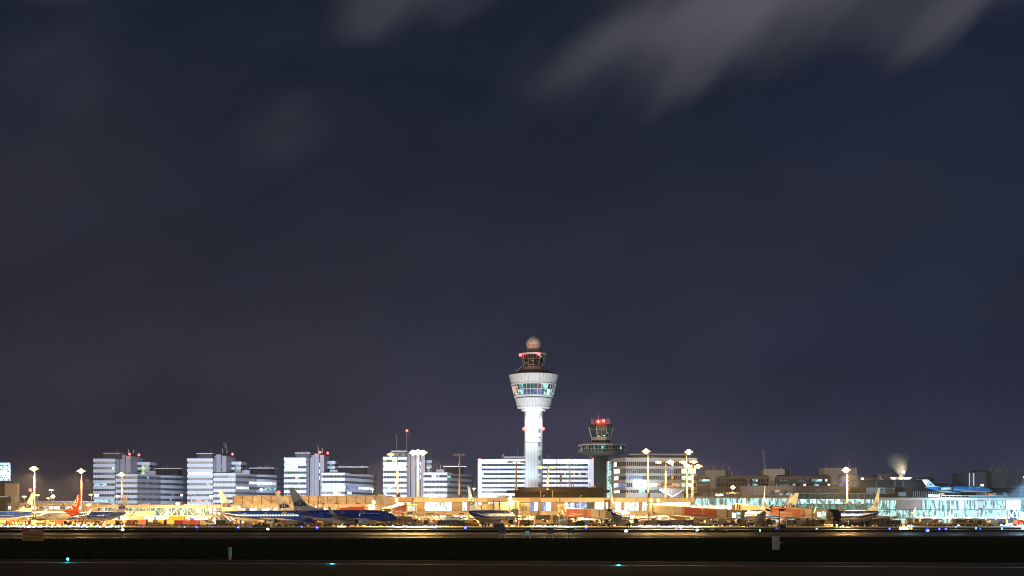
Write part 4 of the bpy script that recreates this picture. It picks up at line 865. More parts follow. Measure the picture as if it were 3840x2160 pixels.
# ---- glass hall between C13 end and the lit link
d = 565; zz = lambda y: Z(y, d)
R = thing('glass_hall', 'brightly lit glass concourse under a tan fascia behind the brown jet bridges', 'terminal', (X(2800, d), d + 8, 0))
mb = MB(); mb.box(X(2560, d), X(2992, d), d + .8, d + 16, 0, zz(1862)); mb.box(X(2560, d), X(2946, d), d - .6, d + .8, zz(1868), zz(1861.5)); mb.box(X(2600, d), X(2990, d), d - 1.2, d + 16, zz(1861.5), zz(1859), 1)
mb.box(X(2590, 600), X(2778, 600), 600, 615, 0, Z(1846, 600), 1); mb.box(X(2560, d), X(2946, d), d - .2, d + .8, zz(1942), zz(1917)); mb.build('wall', [M('fascia_pink', (.42, .32, .28), .5), BROWN], R)
rg = random.Random(4)
for i in range(19):
    a = 2606 + i * 20.2; mb = MB(); mb.box(X(a + .4, d), X(a + 19.4, d), d + .6, d + .8, zz(1916), zz(1868.5)); wn = mb.build('window', [L_HALL], R)
    mb = MB(); mb.box(X(a - .6, d), X(a + .6, d), d + .3, d + .6, zz(1916), zz(1868.5))
    if i % 2: mb.bar(P(a, 1916, d + .5), P(a + 19, 1870, d + .5), .14)
    mb.build('frame', [M('frame_teal', (.3, .45, .45), .5)], wn)
rf = MB()
for i in range(36):
    a = 2592 + i * 5; rf.box(X(a, 590), X(a + 2.6, 590), 589.5, 600, Z(1853, 590), Z(1845 + (i % 2), 590))
rf.box(X(2592, 588), X(2776, 588), 587, 600, 0, Z(1853, 588)); rf.build('roof', [BROWN], R)
for q in (2640, 2665, 2690, 2715, 2925, 2950, 2976, 3000, 3030, 3060): 
    mb = MB(); e = 584; mb.box(X(q, e), X(q + 9, e), e, e + .3, Z(1857, e), Z(1850, e)); mb.build('roof_window', [L_DIM if q < 2800 else L_COOL], R)
for i in range(12):
    a = 2908 + i * 18; mb = MB(); mb.box(X(a, d), X(a + 16.5, d), d + .5, d + .6, zz(1963), zz(1943)); mb.build('lit_bay', [L_RIGHT], R)
# ---- teal hall
d = 560; zz = lambda y: Z(y, d)
R = thing('teal_glass_hall', 'teal-lit reflective glass hall behind the wind mast', 'terminal', (X(3130, d), d + 8, 0))
mb = MB(); mb.box(X(2991, d), X(3282, d), d + .3, d + 16, 0, zz(1849.5)); mb.box(X(2991, d), X(3282, d), d, d + .3, zz(1920), zz(1909), 0); mb.box(X(2991, d), X(3282, d), d - .3, d + .3, zz(1850.4), zz(1849), 1); mb.build('wall', [M('hall_dark', (.07, .09, .10), .3), CREAM], R)
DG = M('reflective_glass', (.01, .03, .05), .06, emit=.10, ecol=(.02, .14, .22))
i = 0; q = 2992
while q < 3279:
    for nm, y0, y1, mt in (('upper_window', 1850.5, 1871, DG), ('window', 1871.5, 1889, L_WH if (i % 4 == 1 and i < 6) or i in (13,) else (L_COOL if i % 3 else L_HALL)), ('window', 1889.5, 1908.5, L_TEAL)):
        mb = MB(); mb.box(X(q + .3, d), X(q + 10.9, d), d + .2, d + .3, zz(y1), zz(y0)); mb.build(nm, [mt], R)
    mb = MB(); mb.box(X(q - .35, d), X(q + .35, d), d + .02, d + .2, zz(1909), zz(1850)); mb.build('mullion', [DKGREY if i % 2 else STEEL], R)
    q += 11.3; i += 1
# ---- bright east terminal
d = 570; zz = lambda y: Z(y, d)
R = thing('east_terminal', 'bright two-level glass terminal with white roof edge at the east side', 'terminal', (X(3560, d), d + 10, 0))
RW = M('east_white', (.50, .52, .56), .45, var=.05); BAY = M('bay_grey', (.12, .13, .16), .6, var=.12, scale=.2)
mb = MB(); mb.box(X(3283, d), X(3920, d), d + 1, d + 20, zz(1942), zz(1866)); mb.box(X(3283, d), X(3820, d), d - .4, d + 1, zz(1876), zz(1866.5)); mb.box(X(3283, d), X(3785, d), d - .8, d + 1, zz(1944), zz(1938.5))
mb.box(X(3283, d), X(3815, d), d - .5, d + 20, zz(1866.5), zz(1863.8), 1); mb.box(X(3362, d), X(3453, d), d - .1, d + 1, zz(1909), zz(1876), 3); mb.box(X(3596, d), X(3616, d), d - .1, d + 1, zz(1911), zz(1877)); mb.box(X(3667, d), X(3686, d), d - .1, d + 1, zz(1904), zz(1879))
mb.box(X(3686, d), X(3772, d), d + .2, d + 1, zz(1911.5), zz(1904)); mb.box(X(3283, d), X(3785, d), d + .1, d + .8, zz(1912), zz(1910.5), 2)
mb.build('wall', [RW, M('roof_edge_dark', (.03, .05, .07), .5), DKGREY, M('ribbed_grey', (.34, .32, .36), .6, var=.06)], R)
q = 3284; i = 0
while q < 3840:
    wd = 17.6
    for j, (y0, y1) in enumerate(((1876.5, 1910), (1912, 1938))):
        if j == 0 and (3355 < q < 3450 or 3588 < q < 3608 or 3660 < q < 3684): continue
        mt = L_RIGHT if (q > 3600 and j) or q < 3350 else L_HALL
        if 3772 < q < 3815 and j == 0: mt = L_WH
        if q > 3812: mt = L_TEAL
        mb = MB(); mb.box(X(q + .4, d), X(q + wd - .4, d), d + .85, d + 1, zz(y1), zz(y0)); wn = mb.build('window', [mt], R)
        mb = MB(); fat = 3.2 if 3450 < q < 3590 else 1.0; mb.box(X(q - fat / 2, d), X(q + fat / 2, d), d + .5, d + .85, zz(y1), zz(y0)); 
        if i % 5 == 1 and j == 1: mb.bar(P(q, y1, d + .6), P(q + wd, y0, d + .6), .3)
        mb.build('frame', [M('frame_pale', (.45, .6, .6), .5)], wn)
    q += wd; i += 1
for a, b, mt in ((3283, 3300, L_WH), (3300, 3360, L_HALL), (3362, 3400, L_HALL), (3400, 3424, BAY), (3440, 3498, BAY), (3500, 3552, L_RIGHT), (3560, 3585, L_COOL), (3587, 3640, BAY), (3640, 3690, BAY), (3699, 3728, BAY), (3737, 3772, BAY), (3783, 3860, BAY)):
    e = d + 3; mb = MB(); mb.box(X(a, e), X(b, e), e, e + .4, Z(1973, e) if mt is not BAY else 0, Z(1944.5, e)); mb.build('lit_bay' if mt is not BAY else 'bay_wall', [mt], R)
for a, mt in ((3424, CREAM), (3447, YELLOW), (3496, YELLOW), (3556, CREAM), (3613, CREAM2), (3694, CONC), (3731, RW), (3773, YELLOW)):
    mb = MB(); mb.box(X(a, d), X(a + 6, d), d - .2, d + 1, 0, zz(1944)); mb.build('support_column', [mt], R)
mb = MB(); mb.box(X(3515, d), X(3540, d), d + 2, d + 2.6, zz(1950), zz(1946)); mb.build('red_shutter_box', [REDP], R)
mb = MB(); mb.box(X(3283, d), X(3860, d), d + 8, d + 9, 0, zz(1944)); mb.build('back_wall', [BAY], R)
for q in (3455, 3510, 3557, 3573, 3637, 3690, 3757):
    mb = MB(); mb.ball(P(q, 1938, d - 1.2), .45, 8, 5); lo = mb.build('wall_lamp', [GLOW('warm_glow', (1, .78, .5), 6)], R); light(lo, P(q, 1940, d - 2.2), 450, (1, .82, .6), .25)
# truss stair at its end
mb = MB()
for a, b, y0, y1 in ((3782, 3792, 1911, 1938), (3792, 3804, 1938, 1911), (3804, 3815, 1911, 1938), (3782, 3782, 1911, 1945), (3815, 3815, 1911, 1945)): mb.bar(P(a, y0, d - 1.2), P(b, y1, d - 1.2), .35)
mb.box(X(3772, d), X(3816, d), d - 1.4, d - .5, zz(1911), zz(1878), 1); mb.box(X(3784, d), X(3813, d), d - .4, d + .6, zz(1938), zz(1911), 2); mb.box(X(3817, d), X(3850, d), d - 1.4, d + .4, zz(1961), zz(1920), 3)
mb.build('truss_frame', [RW, L_WH, BLACK, M('pale_green_metal', (.55, .62, .6), .5)], R)
# terrace railing
mb = MB()
for i in range(17): q = 3530 + i * 14.6; mb.bar(P(q, 1865, d + 2), P(q + 2.5, 1858, d + 2), .16)
mb.bar(P(3530, 1858, d + 2), P(3772, 1858, d + 2), .22); mb.box(X(3640, d), X(3772, d), d + 2.2, d + 2.5, zz(1865), zz(1859), 1)
mb.box(X(3752, d), X(3850, d), d + 6, d + 9, zz(1866), zz(1849), 2); mb.bar(P(3762, 1848, d + 2), P(3778, 1866, d + 2), .3); mb.bar(P(3768, 1848, d + 2), P(3784, 1866, d + 2), .3)
mb.build('terrace_railing', [M('rail_teal', (.35, .55, .58), .5), M('glass_sheet_teal', (.2, .4, .45), .2), M('deep_blue_wall', (.03, .10, .16), .4)], R)
mb = MB()
for i in range(14): q = 3425 + i * 8; mb.bar(P(q, 1864, d + 14), P(q, 1843, d + 14), .14)
mb.build('terrace_post', [M('rail_teal', (.35, .55, .58), .5)], R)
for q, w_, y0, y1, mt in ((3486, 14, 1854, 1864, L_WH), (3503, 22, 1855, 1864, L_WH), (3527, 16, 1849, 1855, L_WARM), (3370, 28, 1845, 1861, L_BLUE)):
    e = d + 12; mb = MB(); mb.box(X(q, e), X(q + w_, e), e, e + 2, Z(y1, e), Z(y0, e)); mb.build('kiosk', [mt] if q != 3370 else [M('kiosk_blue', (.28, .33, .42), .5)], R)
lo = light(R, P(3585, 1850, d - 8), 14000, (.55, .85, 1), .5)

# ================================================================== aircraft
BLUE = M('livery_blue', (.006, .075, .36), .22, coat=.5, var=.04, scale=.1)
NAVY = M('crown_navy', (.012, .02, .09), .4)
FAN = M('engine_dark', (.02, .018, .016), .4, .5); MET = M('bare_metal', (.5, .48, .45), .3, .9)
CWIN = GLOW('cabin_glow', (.72, .95, 1.0), 1.1); CWD = M('cabin_window_dark', (.01, .012, .02), .1)
CWS = M('cabin_window_shade', (.42, .48, .6), .35)
def livery(name, pts, L, up, lo, st):
    if name in MC: return MC[name]
    m = bpy.data.materials.new(name); m.use_nodes = True; t = NT(m.node_tree); b = t.n['Principled BSDF']
    tc = t.new('ShaderNodeTexCoord'); s = t.new('ShaderNodeSeparateXYZ'); t.l.new(tc.outputs['Object'], s.inputs[0])
    st_ = t.m('DIVIDE', t.m('SUBTRACT', L / 2, s.outputs[0]), L, clamp=True)
    fc = t.new('ShaderNodeFloatCurve'); t.l.new(st_, fc.inputs['Value']); cv = fc.mapping.curves[0]
    fc.mapping.use_clip = False
    for i, (a, z) in enumerate(pts):
        if i == 0: cv.points[0].location = (0, z / 10)
        elif i == len(pts) - 1: cv.points[-1].location = (1, z / 10)
        else: cv.points.new(a / L, z / 10)
    fc.mapping.update()
    dz = t.m('SUBTRACT', s.outputs[2], t.m('MULTIPLY', fc.outputs[0], 10.0))
    f = t.m('GREATER_THAN', dz, 0.0); f2 = t.m('GREATER_THAN', dz, -.16)
    n = t.noise(tc.outputs['Object'], .35, 4, .6); kk = t.m('ADD', .93, t.m('MULTIPLY', n, .12))
    c = t.mix(f, t.mix(f2, (*lo, 1), (*st, 1)), (*up, 1)); c = t.mix(1.0, c, t.comb(kk, kk, kk), 'MULTIPLY')
    t.put(b.inputs['Base Color'], c); b.inputs['Roughness'].default_value = .24; b.inputs['Coat Weight'].default_value = .4; b.inputs['Coat Roughness'].default_value = .1
    MC[name] = m; return m
def sect(S, s):
    for (a, b) in zip(S, S[1:]):
        if a[0] <= s <= b[0]:
            t = (s - a[0]) / (b[0] - a[0]); return [a[i] + (b[i] - a[i]) * t for i in (1, 2, 3)]
    return list((S[0] if s < S[0][0] else S[-1])[1:])
def stations(L, w=1.88, h=2.0, zc=3.38):
    q = w / 1.88
    return [(0, zc - .62, .05, .05), (.3, zc - .6, .36 * q, .34 * q), (.9, zc - .5, .78 * q, .74 * q), (1.8, zc - .34, 1.2 * q, 1.12 * q), (3.0, zc - .14, 1.62 * q, 1.5 * q), (4.5, zc - .03, 1.9 * q, 1.78 * q), (6.2, zc, h, w),
            (L - 14, zc, h, w), (L - 11.5, zc + .06, h * .975, w * .98), (L - 9, zc + .26, h * .86, w * .88), (L - 6.5, zc + .55, h * .68, w * .70), (L - 4, zc + .9, h * .48, w * .50), (L - 2, zc + 1.18, h * .30, w * .32), (L - .6, zc + 1.36, h * .17, w * .18), (L, zc + 1.42, .08, .08)]
def foil(p, chord, th, axis, n=9):
    """lens section: p leading edge, chord runs aft (-x); thickness along axis"""
    up = []; dn = []
    for i in range(n):
        t = i / (n - 1); y = th * chord * 2.2 * (math.sqrt(t) - t) * (1 if t else 0)
        up.append(Vector((p[0] - chord * t, p[1], p[2])) + Vector(axis) * y); dn.append(Vector((p[0] - chord * t, p[1], p[2])) - Vector(axis) * y * .7)
    return up + dn[-2:0:-1]
KPTS = lambda L: [(0, 1.45), (3.5, 1.75), (9, 2.5), (14, 2.98), (20, 3.02), (L - 9, 3.1), (L - 4, 3.75), (L, 4.35)]
def crown(mb, f, s=1.0):
    """five pearls, a cross and a bar; f maps (u, v) on the skin"""
    for i in range(4):
        u = (i - 1.5) * .44 * s; v = (.62 + (.06 if i in (1, 2) else 0)) * s
        pts = [f(u + .17 * s * math.cos(k * math.tau / 8), v + .17 * s * math.sin(k * math.tau / 8)) for k in range(8)]; mb.add(pts, [tuple(range(8))])
    mb.quad(f(-.62 * s, .18 * s), f(.62 * s, .18 * s), f(.62 * s, .34 * s), f(-.62 * s, .34 * s))
    mb.quad(f(-.05 * s, .88 * s), f(.05 * s, .88 * s), f(.05 * s, 1.22 * s), f(-.05 * s, 1.22 * s)); mb.quad(f(-.15 * s, 1.0 * s), f(.15 * s, 1.0 * s), f(.15 * s, 1.1 * s), f(-.15 * s, 1.1 * s))
def jet(label, pos, phi, L=39.5, kindm='blue', side=-1, windows='dark', rudder=0.0, titles=True, reg_txt='PH-BXA', windows_lit=None):
    """twin-engine narrow-body, nose along +x, wheels at z 0, origin under mid-fuselage"""
    R = thing('airliner', label, 'airliner', pos, math.radians(phi), 'parked airliners')
    S = stations(L); h = L / 2
    body = livery('livery_%s_%d' % (kindm, L), KPTS(L), L, (.014, .075, .52), (.76, .74, .70), (.01, .02, .10)) if kindm == 'blue' else \
        livery('livery_white_%d' % L, [(0, 9), (L * .5, 9), (L - 9.5, 9), (L - 7.6, 5.4), (L - 5, 4.1), (L - 3.5, 2.0), (L, 1.0)], L, (.55, .045, .012), (.76, .75, .72), (.55, .045, .012))
    mb = MB(); rings = []
    ss = []
    for a, b in zip(S, S[1:]):
        n = 3 if b[0] - a[0] > 1.2 else 2
        if b[0] - a[0] > 8: n = 8
        ss += [a[0] + (b[0] - a[0]) * i / n for i in range(n)]
    ss.append(L)
    for s in ss:
        zc, rz, ry = sect(S, s); rings.append([(h - s, ry * math.cos(a), zc + rz * math.sin(a)) for a in [i * math.tau / 28 for i in range(28)]])
    mb.loft(rings); mb.build('fuselage', [body], R, world=False, smooth=True)
    def skin(s, z, sd, off=.03):
        zc, rz, ry = sect(S, s); q = max(-1, min(1, (z - zc) / rz)); return Vector((h - s, sd * (ry * math.sqrt(max(0, 1 - q * q)) + off), z))
    # belly fairing
    rl = 14.3 if L > 36 else 11.4
    mb = MB(); mb.loft([[(h - rl - t, w_ * math.cos(a), 1.75 + w2 * math.sin(a)) for a in [i * math.tau / 16 for i in range(16)]] for t, w_, w2 in ((-2, .4, .2), (0, 1.7, .55), (3, 2.0, .62), (7, 1.9, .58), (10, .6, .2))]); mb.build('belly_fairing', [WPAINT], R, False, True)
    WM_ = M('wing_grey', (.50, .48, .45), .35, var=.08, coat=.3)
    for sd in (-1, 1):
        mb = MB(); mb.loft([foil((h - rl, sd * 1.2, 2.2), 7.9, .06, (0, 0, 1)), foil((h - rl - 2.9, sd * 5.3, 2.55), 5.0, .055, (0, 0, 1)), foil((h - rl - 9.2, sd * 16.9, 3.85), 1.75, .05, (0, 0, 1))])
        wg = mb.build('wing', [WM_], R, False)
        mb = MB(); mb.loft([foil((h - rl - 9.2, sd * 16.88, 3.86), 1.75, .05, (0, -sd, .5)), foil((h - rl - 9.9, sd * 17.35, 4.3), 1.35, .05, (0, -1 * sd, .2)), foil((h - rl - 11.6, sd * 17.9, 6.35), .6, .05, (0, -1 * sd, 0))])
        mb.build('winglet', [WPAINT], wg, False)
        mb = MB()
        for y_ in (6.6, 9.5, 12.3): 
            x0 = h - rl - 3.4 - (y_ - 5.3) * .37; mb.bar((x0 - 1.5, sd * y_, 2.35 + (y_ - 5) * .1), (x0 - 4.6, sd * y_, 2.3 + (y_ - 5) * .1), .22, .35)
        mb.build('flap_fairing', [WM_], wg, False)
        # engine
        ex = h - rl + 1.7; ey, ez = sd * 4.83, 1.72
        prof = [(0.0, .78), (-.12, .92), (-.5, 1.03), (-1.6, 1.09), (-2.7, 1.0), (-3.4, .82)]
        mb = MB(); mb.loft([[(ex + t, ey + r * math.cos(a), ez + r * (.94 if math.sin(a) < 0 else 1) * math.sin(a)) for a in [i * math.tau / 20 for i in range(20)]] for t, r in prof], close=False)
        eng = mb.build('engine', [WPAINT], R, False, True)
        mb = MB(); mb.loft([[(ex + t, ey + r * math.cos(a), ez + r * math.sin(a)) for a in [i * math.tau / 20 for i in range(20)]] for t, r in ((-.02, .79), (-.9, .76))]); mb.loft([[(ex + t, ey + r * math.cos(a), ez + r * math.sin(a)) for a in [i * math.tau / 12 for i in range(12)]] for t, r in ((-.25, .04), (-.88, .25))])
        for i in range(9): a = math.tau * i / 9; mb.bar((ex - .6, ey + .2 * math.cos(a), ez + .2 * math.sin(a)), (ex - .6, ey + .75 * math.cos(a), ez + .75 * math.sin(a)), .12, .05, 1)
        mb.build('fan', [FAN, MET], eng, False)
        mb = MB(); mb.loft([[(ex + t, ey + r * math.cos(a), ez + r * math.sin(a)) for a in [i * math.tau / 16 for i in range(16)]] for t, r in ((-3.38, .80), (-3.0, .7), (-3.5, .62), (-4.3, .48))]); mb.tube((ex - 4.0, ey, ez), (ex - 5.1, ey, ez), .34, .06, 10, 1)
        mb.build('exhaust', [FAN, MET], eng, False)
        mb = MB(); mb.loft([foil((ex - .9, ey, ez + .85), 5.5, .035, (0, 1, 0)), foil((ex - 2.6, ey, ez + 1.15), 4.5, .035, (0, 1, 0))]); mb.build('pylon', [WPAINT], eng, False)
        # tailplane
        st = L - 6.4; mb = MB(); mb.loft([foil((h - st, sd * .3, 4.55), 3.7, .05, (0, 0, 1)), foil((h - st - 4.4, sd * 7.15, 5.35), 1.3, .05, (0, 0, 1))]); mb.build('tailplane', [WM_], R, False)
        # main gear
        gx = h - rl - 5.2; mb = MB(); mb.tube((gx, sd * 2.7, 2.3), (gx, sd * 2.86, .55), .16, n=8); mb.bar((gx + .1, sd * 1.2, 1.6), (gx, sd * 2.8, .9), .12); g = mb.build('main_gear', [MET], R, False)
        for w_ in (-.43, .43):
            mb = MB(); mb.tube((gx, sd * 2.86 + w_ - .18, .56), (gx, sd * 2.86 + w_ + .18, .56), .56, n=16); mb.tube((gx, sd * 2.86 + w_ - .19, .56), (gx, sd * 2.86 + w_ + .19, .56), .24, n=10, m=1); mb.build('wheel', [TYRE, MET], g, False)
    mb = MB(); mb.tube((h - 4.2, 0, 1.8), (h - 4.2, 0, .4), .12, n=8); g = mb.build('nose_gear', [MET], R, False)
    for w_ in (-.22, .22): mb = MB(); mb.tube((h - 4.2, w_ - .1, .36), (h - 4.2, w_ + .1, .36), .36, n=12); mb.build('wheel', [TYRE], g, False)
    # fin with rudder
    FM = WPAINT if kindm == 'blue' else M('fin_red', (.55, .045, .012), .25, coat=.4, var=.05)
    def fx(z, f_): # chordwise fraction f_ at height z: LE .. TE (s from nose)
        t = (z - 4.9) / 7.6; return (L - 6.6 + 6.15 * t) * (1 - f_) + (L - .95 + 1.85 * t) * f_
    def fin_sec(z, f0, f1, th):
        a, b = fx(z, f0), fx(z, f1); return foil((h - a, 0, z), b - a, th, (0, 1, 0))
    mb = MB(); mb.loft([fin_sec(4.7, 0, .72, .04), fin_sec(8.5, 0, .72, .04), fin_sec(12.5, 0, .72, .035)]); 
    mb.slab([(h - (L - 10.6), 5.25), (h - (L - 6.2), 6.55), (h - (L - 4.8), 7.2), (h - (L - 4.5), 4.7), (h - (L - 9), 5.0)][::-1], -.10, .10)
    fin = mb.build('fin', [FM], R, False)
    mb = MB(); rr = [fin_sec(4.95, .73, 1, .05), fin_sec(12.5, .73, 1, .05)]
    if rudder:
        out = []
        for r, z in zip(rr, (4.95, 12.5)):
            hx = h - fx(z, .73); out.append([Vector((hx + (p.x - hx) * math.cos(rudder), p.y + (p.x - hx) * math.sin(rudder), p.z)) for p in r])
        rr = out
    mb.loft(rr); mb.build('rudder', [FM], fin, False)
    uu = 1 if side < 0 else -1           # text runs nose-ward for starboard view, tail-ward otherwise
    # fin artwork
    for sdd in ([side] if kindm != 'blue' else [side]):
        if kindm == 'blue':
            cs = L - 2.55; f = lambda u, v_: Vector((h - cs + u * uu, sdd * .26, 7.25 + v_))
            mb = MB(); crown(mb, lambda u, v_: f(u, v_ + .55), 1.0); mb.build('crown_emblem', [NAVY], fin, False)
            text('KLM', 1.75, NAVY, fin, f, bold=.10, spacing=1.06)
        else:
            ca_, sa_ = math.cos(math.radians(55)), math.sin(math.radians(55))
            mw = M('cream_lettering', (.75, .68, .55), .4)
            f = lambda u, v_: Vector((h - (L - 2.6) - (u * ca_ - v_ * sa_) , sdd * .3, 8.6 + u * sa_ + v_ * ca_))
            text('cor', 3.6, mw, fin, lambda u, v_: f(u + 1.4, v_), bold=.12)
            mb = MB(); mb.add([Vector((h - (L - 4.2) + .72 * math.cos(i * math.tau / 16), sdd * .3, 6.55 + .72 * math.sin(i * math.tau / 16))) for i in range(16)], [tuple(range(16))]); mb.build('sun_disc', [M('sun_yellow', (.85, .5, .03), .4)], fin, False)
            mb = MB()
            for (a_, z_, w_) in ((5.9, 6.9, .32), (5.7, 5.75, .2)): mb.add([Vector((h - (L - a_) + w_ * math.cos(i * math.tau / 10), sdd * .3, z_ + w_ * math.sin(i * math.tau / 10))) for i in range(10)], [tuple(range(10))])
            mb.build('fin_spot', [mw], fin, False)
    # cockpit glass
    mb = MB()
    for sdd in (-1, 1):
        for (s0, s1, z0, z1) in ((1.75, 2.35, 3.62, 4.08), (2.42, 3.0, 3.66, 4.28), (3.07, 3.5, 3.7, 4.3)):
            mb.quad(skin(s0, z0, sdd), skin(s1, z0, sdd), skin(s1, z1, sdd), skin(s0 + .25, z1, sdd))
    mb.build('cockpit_window', [CWD], R, False)
    # cabin windows
    lit = windows == 'lit'
    s = 5.6; i = 0; rg = random.Random(int(L * 7) + int(pos[0]))
    doors = (3.6, L - 9.2); wl = MB()
    while s < L - 9.6:
        if True:
            mi = 0
            if windows == 'few': mi = 1 if rg.random() < .09 else 0
            if windows == 'shade': mi = 2
            if windows == 'white': mi = 1 if rg.random() < .3 else 2
            if lit: mi = 1
            wz = 3.72; a_, b_ = (.19, .27) if lit else (.14, .20)
            wl.quad(skin(s - a_, wz - b_, side), skin(s + a_, wz - b_, side), skin(s + a_, wz + b_, side), skin(s - a_, wz + b_, side), mi)
        s += .52 if not lit else .62
    wl.build('cabin_glazing', [CWD, CWIN, CWS], R, False)
    OUT = M('door_outline', (.5, .55, .62), .4) if kindm == 'blue' else M('door_outline_grey', (.3, .3, .3), .5)
    for s in doors:
        mb = MB(); z0, z1 = 2.75, 4.6; zq = lambda z: z
        for (a_, b_, c_, d_) in ((s - .45, s - .37, z0, z1), (s + .37, s + .45, z0, z1)): 
            for t in range(4):
                y0, y1 = c_ + (d_ - c_) * t / 4, c_ + (d_ - c_) * (t + 1) / 4; mb.quad(skin(a_, y0, side), skin(b_, y0, side), skin(b_, y1, side), skin(a_, y1, side))
        for z_ in (z0, z1): mb.quad(skin(s - .45, z_, side), skin(s + .45, z_, side), skin(s + .45, z_ + .08, side), skin(s - .45, z_ + .08, side))
        mb.build('door_outline', [OUT], R, False)
    # titles
    if kindm == 'blue' and titles:
        TW_ = M('title_white', (.75, .78, .85), .4)
        f = lambda c_, z_: (lambda u, v_: skin(c_ - u * uu, z_ + v_, side, .04))
        text('KLM', 1.0, TW_, R, f(11.5, 4.42), bold=.03); mb = MB(); crown(mb, lambda u, v_: skin(11.5 - u * .8 * uu, 4.72 + v_ * .45, side, .04), .8); mb.build('crown_emblem', [TW_], R, False)
        text('Royal Dutch Airlines', .52, TW_, R, f(7.7 if side < 0 else 8.4, 4.3), bold=.008)
        text('100', 1.35, M('title_grey', (.35, .42, .6), .4), R, f(19.5 if L > 36 else 18.0, 4.45))
        text(reg_txt, .5, TW_, R, f(L - 11.8, 4.35), bold=.01)
        ey = side * 4.83; ex = h - rl + .1
        text('KLM', .55, NAVY, R, lambda u, v_: Vector((ex + u * uu, ey + side * 1.11, 1.8 + v_)), bold=.02)
    if kindm != 'blue':
        GR = M('title_dark', (.05, .045, .04), .5); GG = M('title_soft', (.42, .38, .32), .5)
        f = lambda c_, z_: (lambda u, v_: skin(c_ - u * uu, z_ + v_, side, .04))
        c_ = L - 16.6
        text('EUROVISION', 1.35, GR, R, f(c_, 3.72), bold=.0); text('SONG CONTEST', .62, GG, R, f(c_, 2.85)); text('ROTTERDAM 2020', .55, GG, R, f(c_, 2.3))
        mb = MB(); hp = []
        for i in range(20):
            t = math.tau * i / 20; hp.append(skin(c_ + .35 - uu * .05 * 16 * math.sin(t) ** 3 * .9, 3.72 + .05 * (13 * math.cos(t) - 5 * math.cos(2 * t) - 2 * math.cos(3 * t) - math.cos(4 * t)), side, .06))
        mb.add(hp, [tuple(range(20))]); mb.build('heart_emblem', [M('heart_red', (.35, .04, .03), .4)], R, False)
        text('PH-CDE', .5, GG, R, f(L - 11.0, 4.45)); text('. . . .', 1.0, GR, R, f(L - 11.6, 3.9))
    return R
def at(px, d, phi, L):   # place by tail-cone position
    a = math.radians(phi); return (X(px, d) + L / 2 * math.cos(a), d + L / 2 * math.sin(a), 0)
A = 39.5
jet('blue and white airliner cut off by the picture edge, beside the song contest jet', at(123, 495, 150, A), 150, A, side=1, windows='shade', reg_txt='PH-BXB')
jet('white airliner with song contest titles and an orange-red tail', at(299, 528, 150, A), 150, A, 'white', side=1, windows='shade')
jet('blue and white airliner nosed in beside the orange-red tail, before the lattice walkway', at(474, 560, 150, A), 150, A, side=1, windows='white', reg_txt='PH-BXA')
jet('dark-sided airliner with a grey tail and a row of brightly lit cabin windows', at(827, 452, -25, A), -25, A, side=-1, windows='lit', reg_txt='PH-BXZ')
jet('airliner with a cream lit tail partly hidden behind the big blue jet', at(1040, 492, 15, A), 15, A, side=-1, windows='shade', rudder=.25)
jet('big blue airliner in full side view with a shadowed grey tail', at(1094, 406, 12, 33.6), 12, 33.6, side=-1, windows='few', reg_txt='PH-BGP')
jet('airliner behind the brown pier corner showing only its plain tan tail', at(1440, 548, 14, A), 14, A, side=-1)
jet('airliner angled nose-in below the hotel, blue top and bright underside', at(1757.5, 391, 69.5, A), 69.5, A, side=-1, windows='white', reg_txt='PH-BXC')
jet('airliner seen from its tail under the grey tower, both engines showing', at(2292.5, 391, 78, A), 78, A, side=-1, windows='white')
jet('airliner seen from its tail behind the wind mast, docked at the long brown jet bridge', at(2868, 391, 87, A), 87, A, side=1, windows='white')
jet('airliner docked nose-in with its blue side and cream tail against the teal glass hall', at(3296, 413, 95.5, A), 95.5, A, side=1, windows='white', reg_txt='PH-BXE')
jet('airliner behind the orange soulmates bridge with its lettered tail before teal glass', at(2988, 501, 152, A), 152, A, side=1, windows='white')
jet('airliner whose cream tail peeks out behind the lettered tail near the wind mast', at(2970, 540, 152, A), 152, A, side=1)

# ---- old T-tail airliner on the roof terrace
Lf = 33.5; a_ = math.radians(-38)
bz = Z(1861, 640)
R = thing('roof_airliner', 'blue T-tail airliner displayed on the terminal roof terrace', 'airliner', (X(3466, 640) + Lf / 2 * math.cos(a_), 640 + Lf / 2 * math.sin(a_), bz), a_)
Sf = [(s, z - .35, rz * .84, ry * .88) for s, z, rz, ry in stations(Lf)]; h = Lf / 2
mb = MB(); rings = []
for s in [0, .3, .6, .9, 1.4, 1.8, 2.4, 3, 3.8, 4.5, 6.2, 10, 15, Lf - 14, Lf - 11.5, Lf - 9, Lf - 7, Lf - 5, Lf - 3.5, Lf - 2, Lf - .6, Lf]:
    zc, rz, ry = sect(Sf, s); rings.append([(h - s, ry * math.cos(a), zc + rz * math.sin(a)) for a in [i * math.tau / 24 for i in range(24)]])
mb.loft(rings); mb.build('fuselage', [livery('livery_old', [(0, 2.3), (3, 2.35), (8, 2.6), (20, 2.75), (Lf - 8, 2.9), (Lf - 3, 3.3), (Lf, 3.6)], Lf, (.01, .22, .62), (.62, .72, .82), (.02, .06, .25))], R, False, True)
def skf(s, z, off=.03):
    zc, rz, ry = sect(Sf, s); q = max(-1, min(1, (z - zc) / rz)); return Vector((h - s, -(ry * math.sqrt(max(0, 1 - q * q)) + off), z))
PW = M('old_white', (.62, .72, .82), .35, coat=.3)
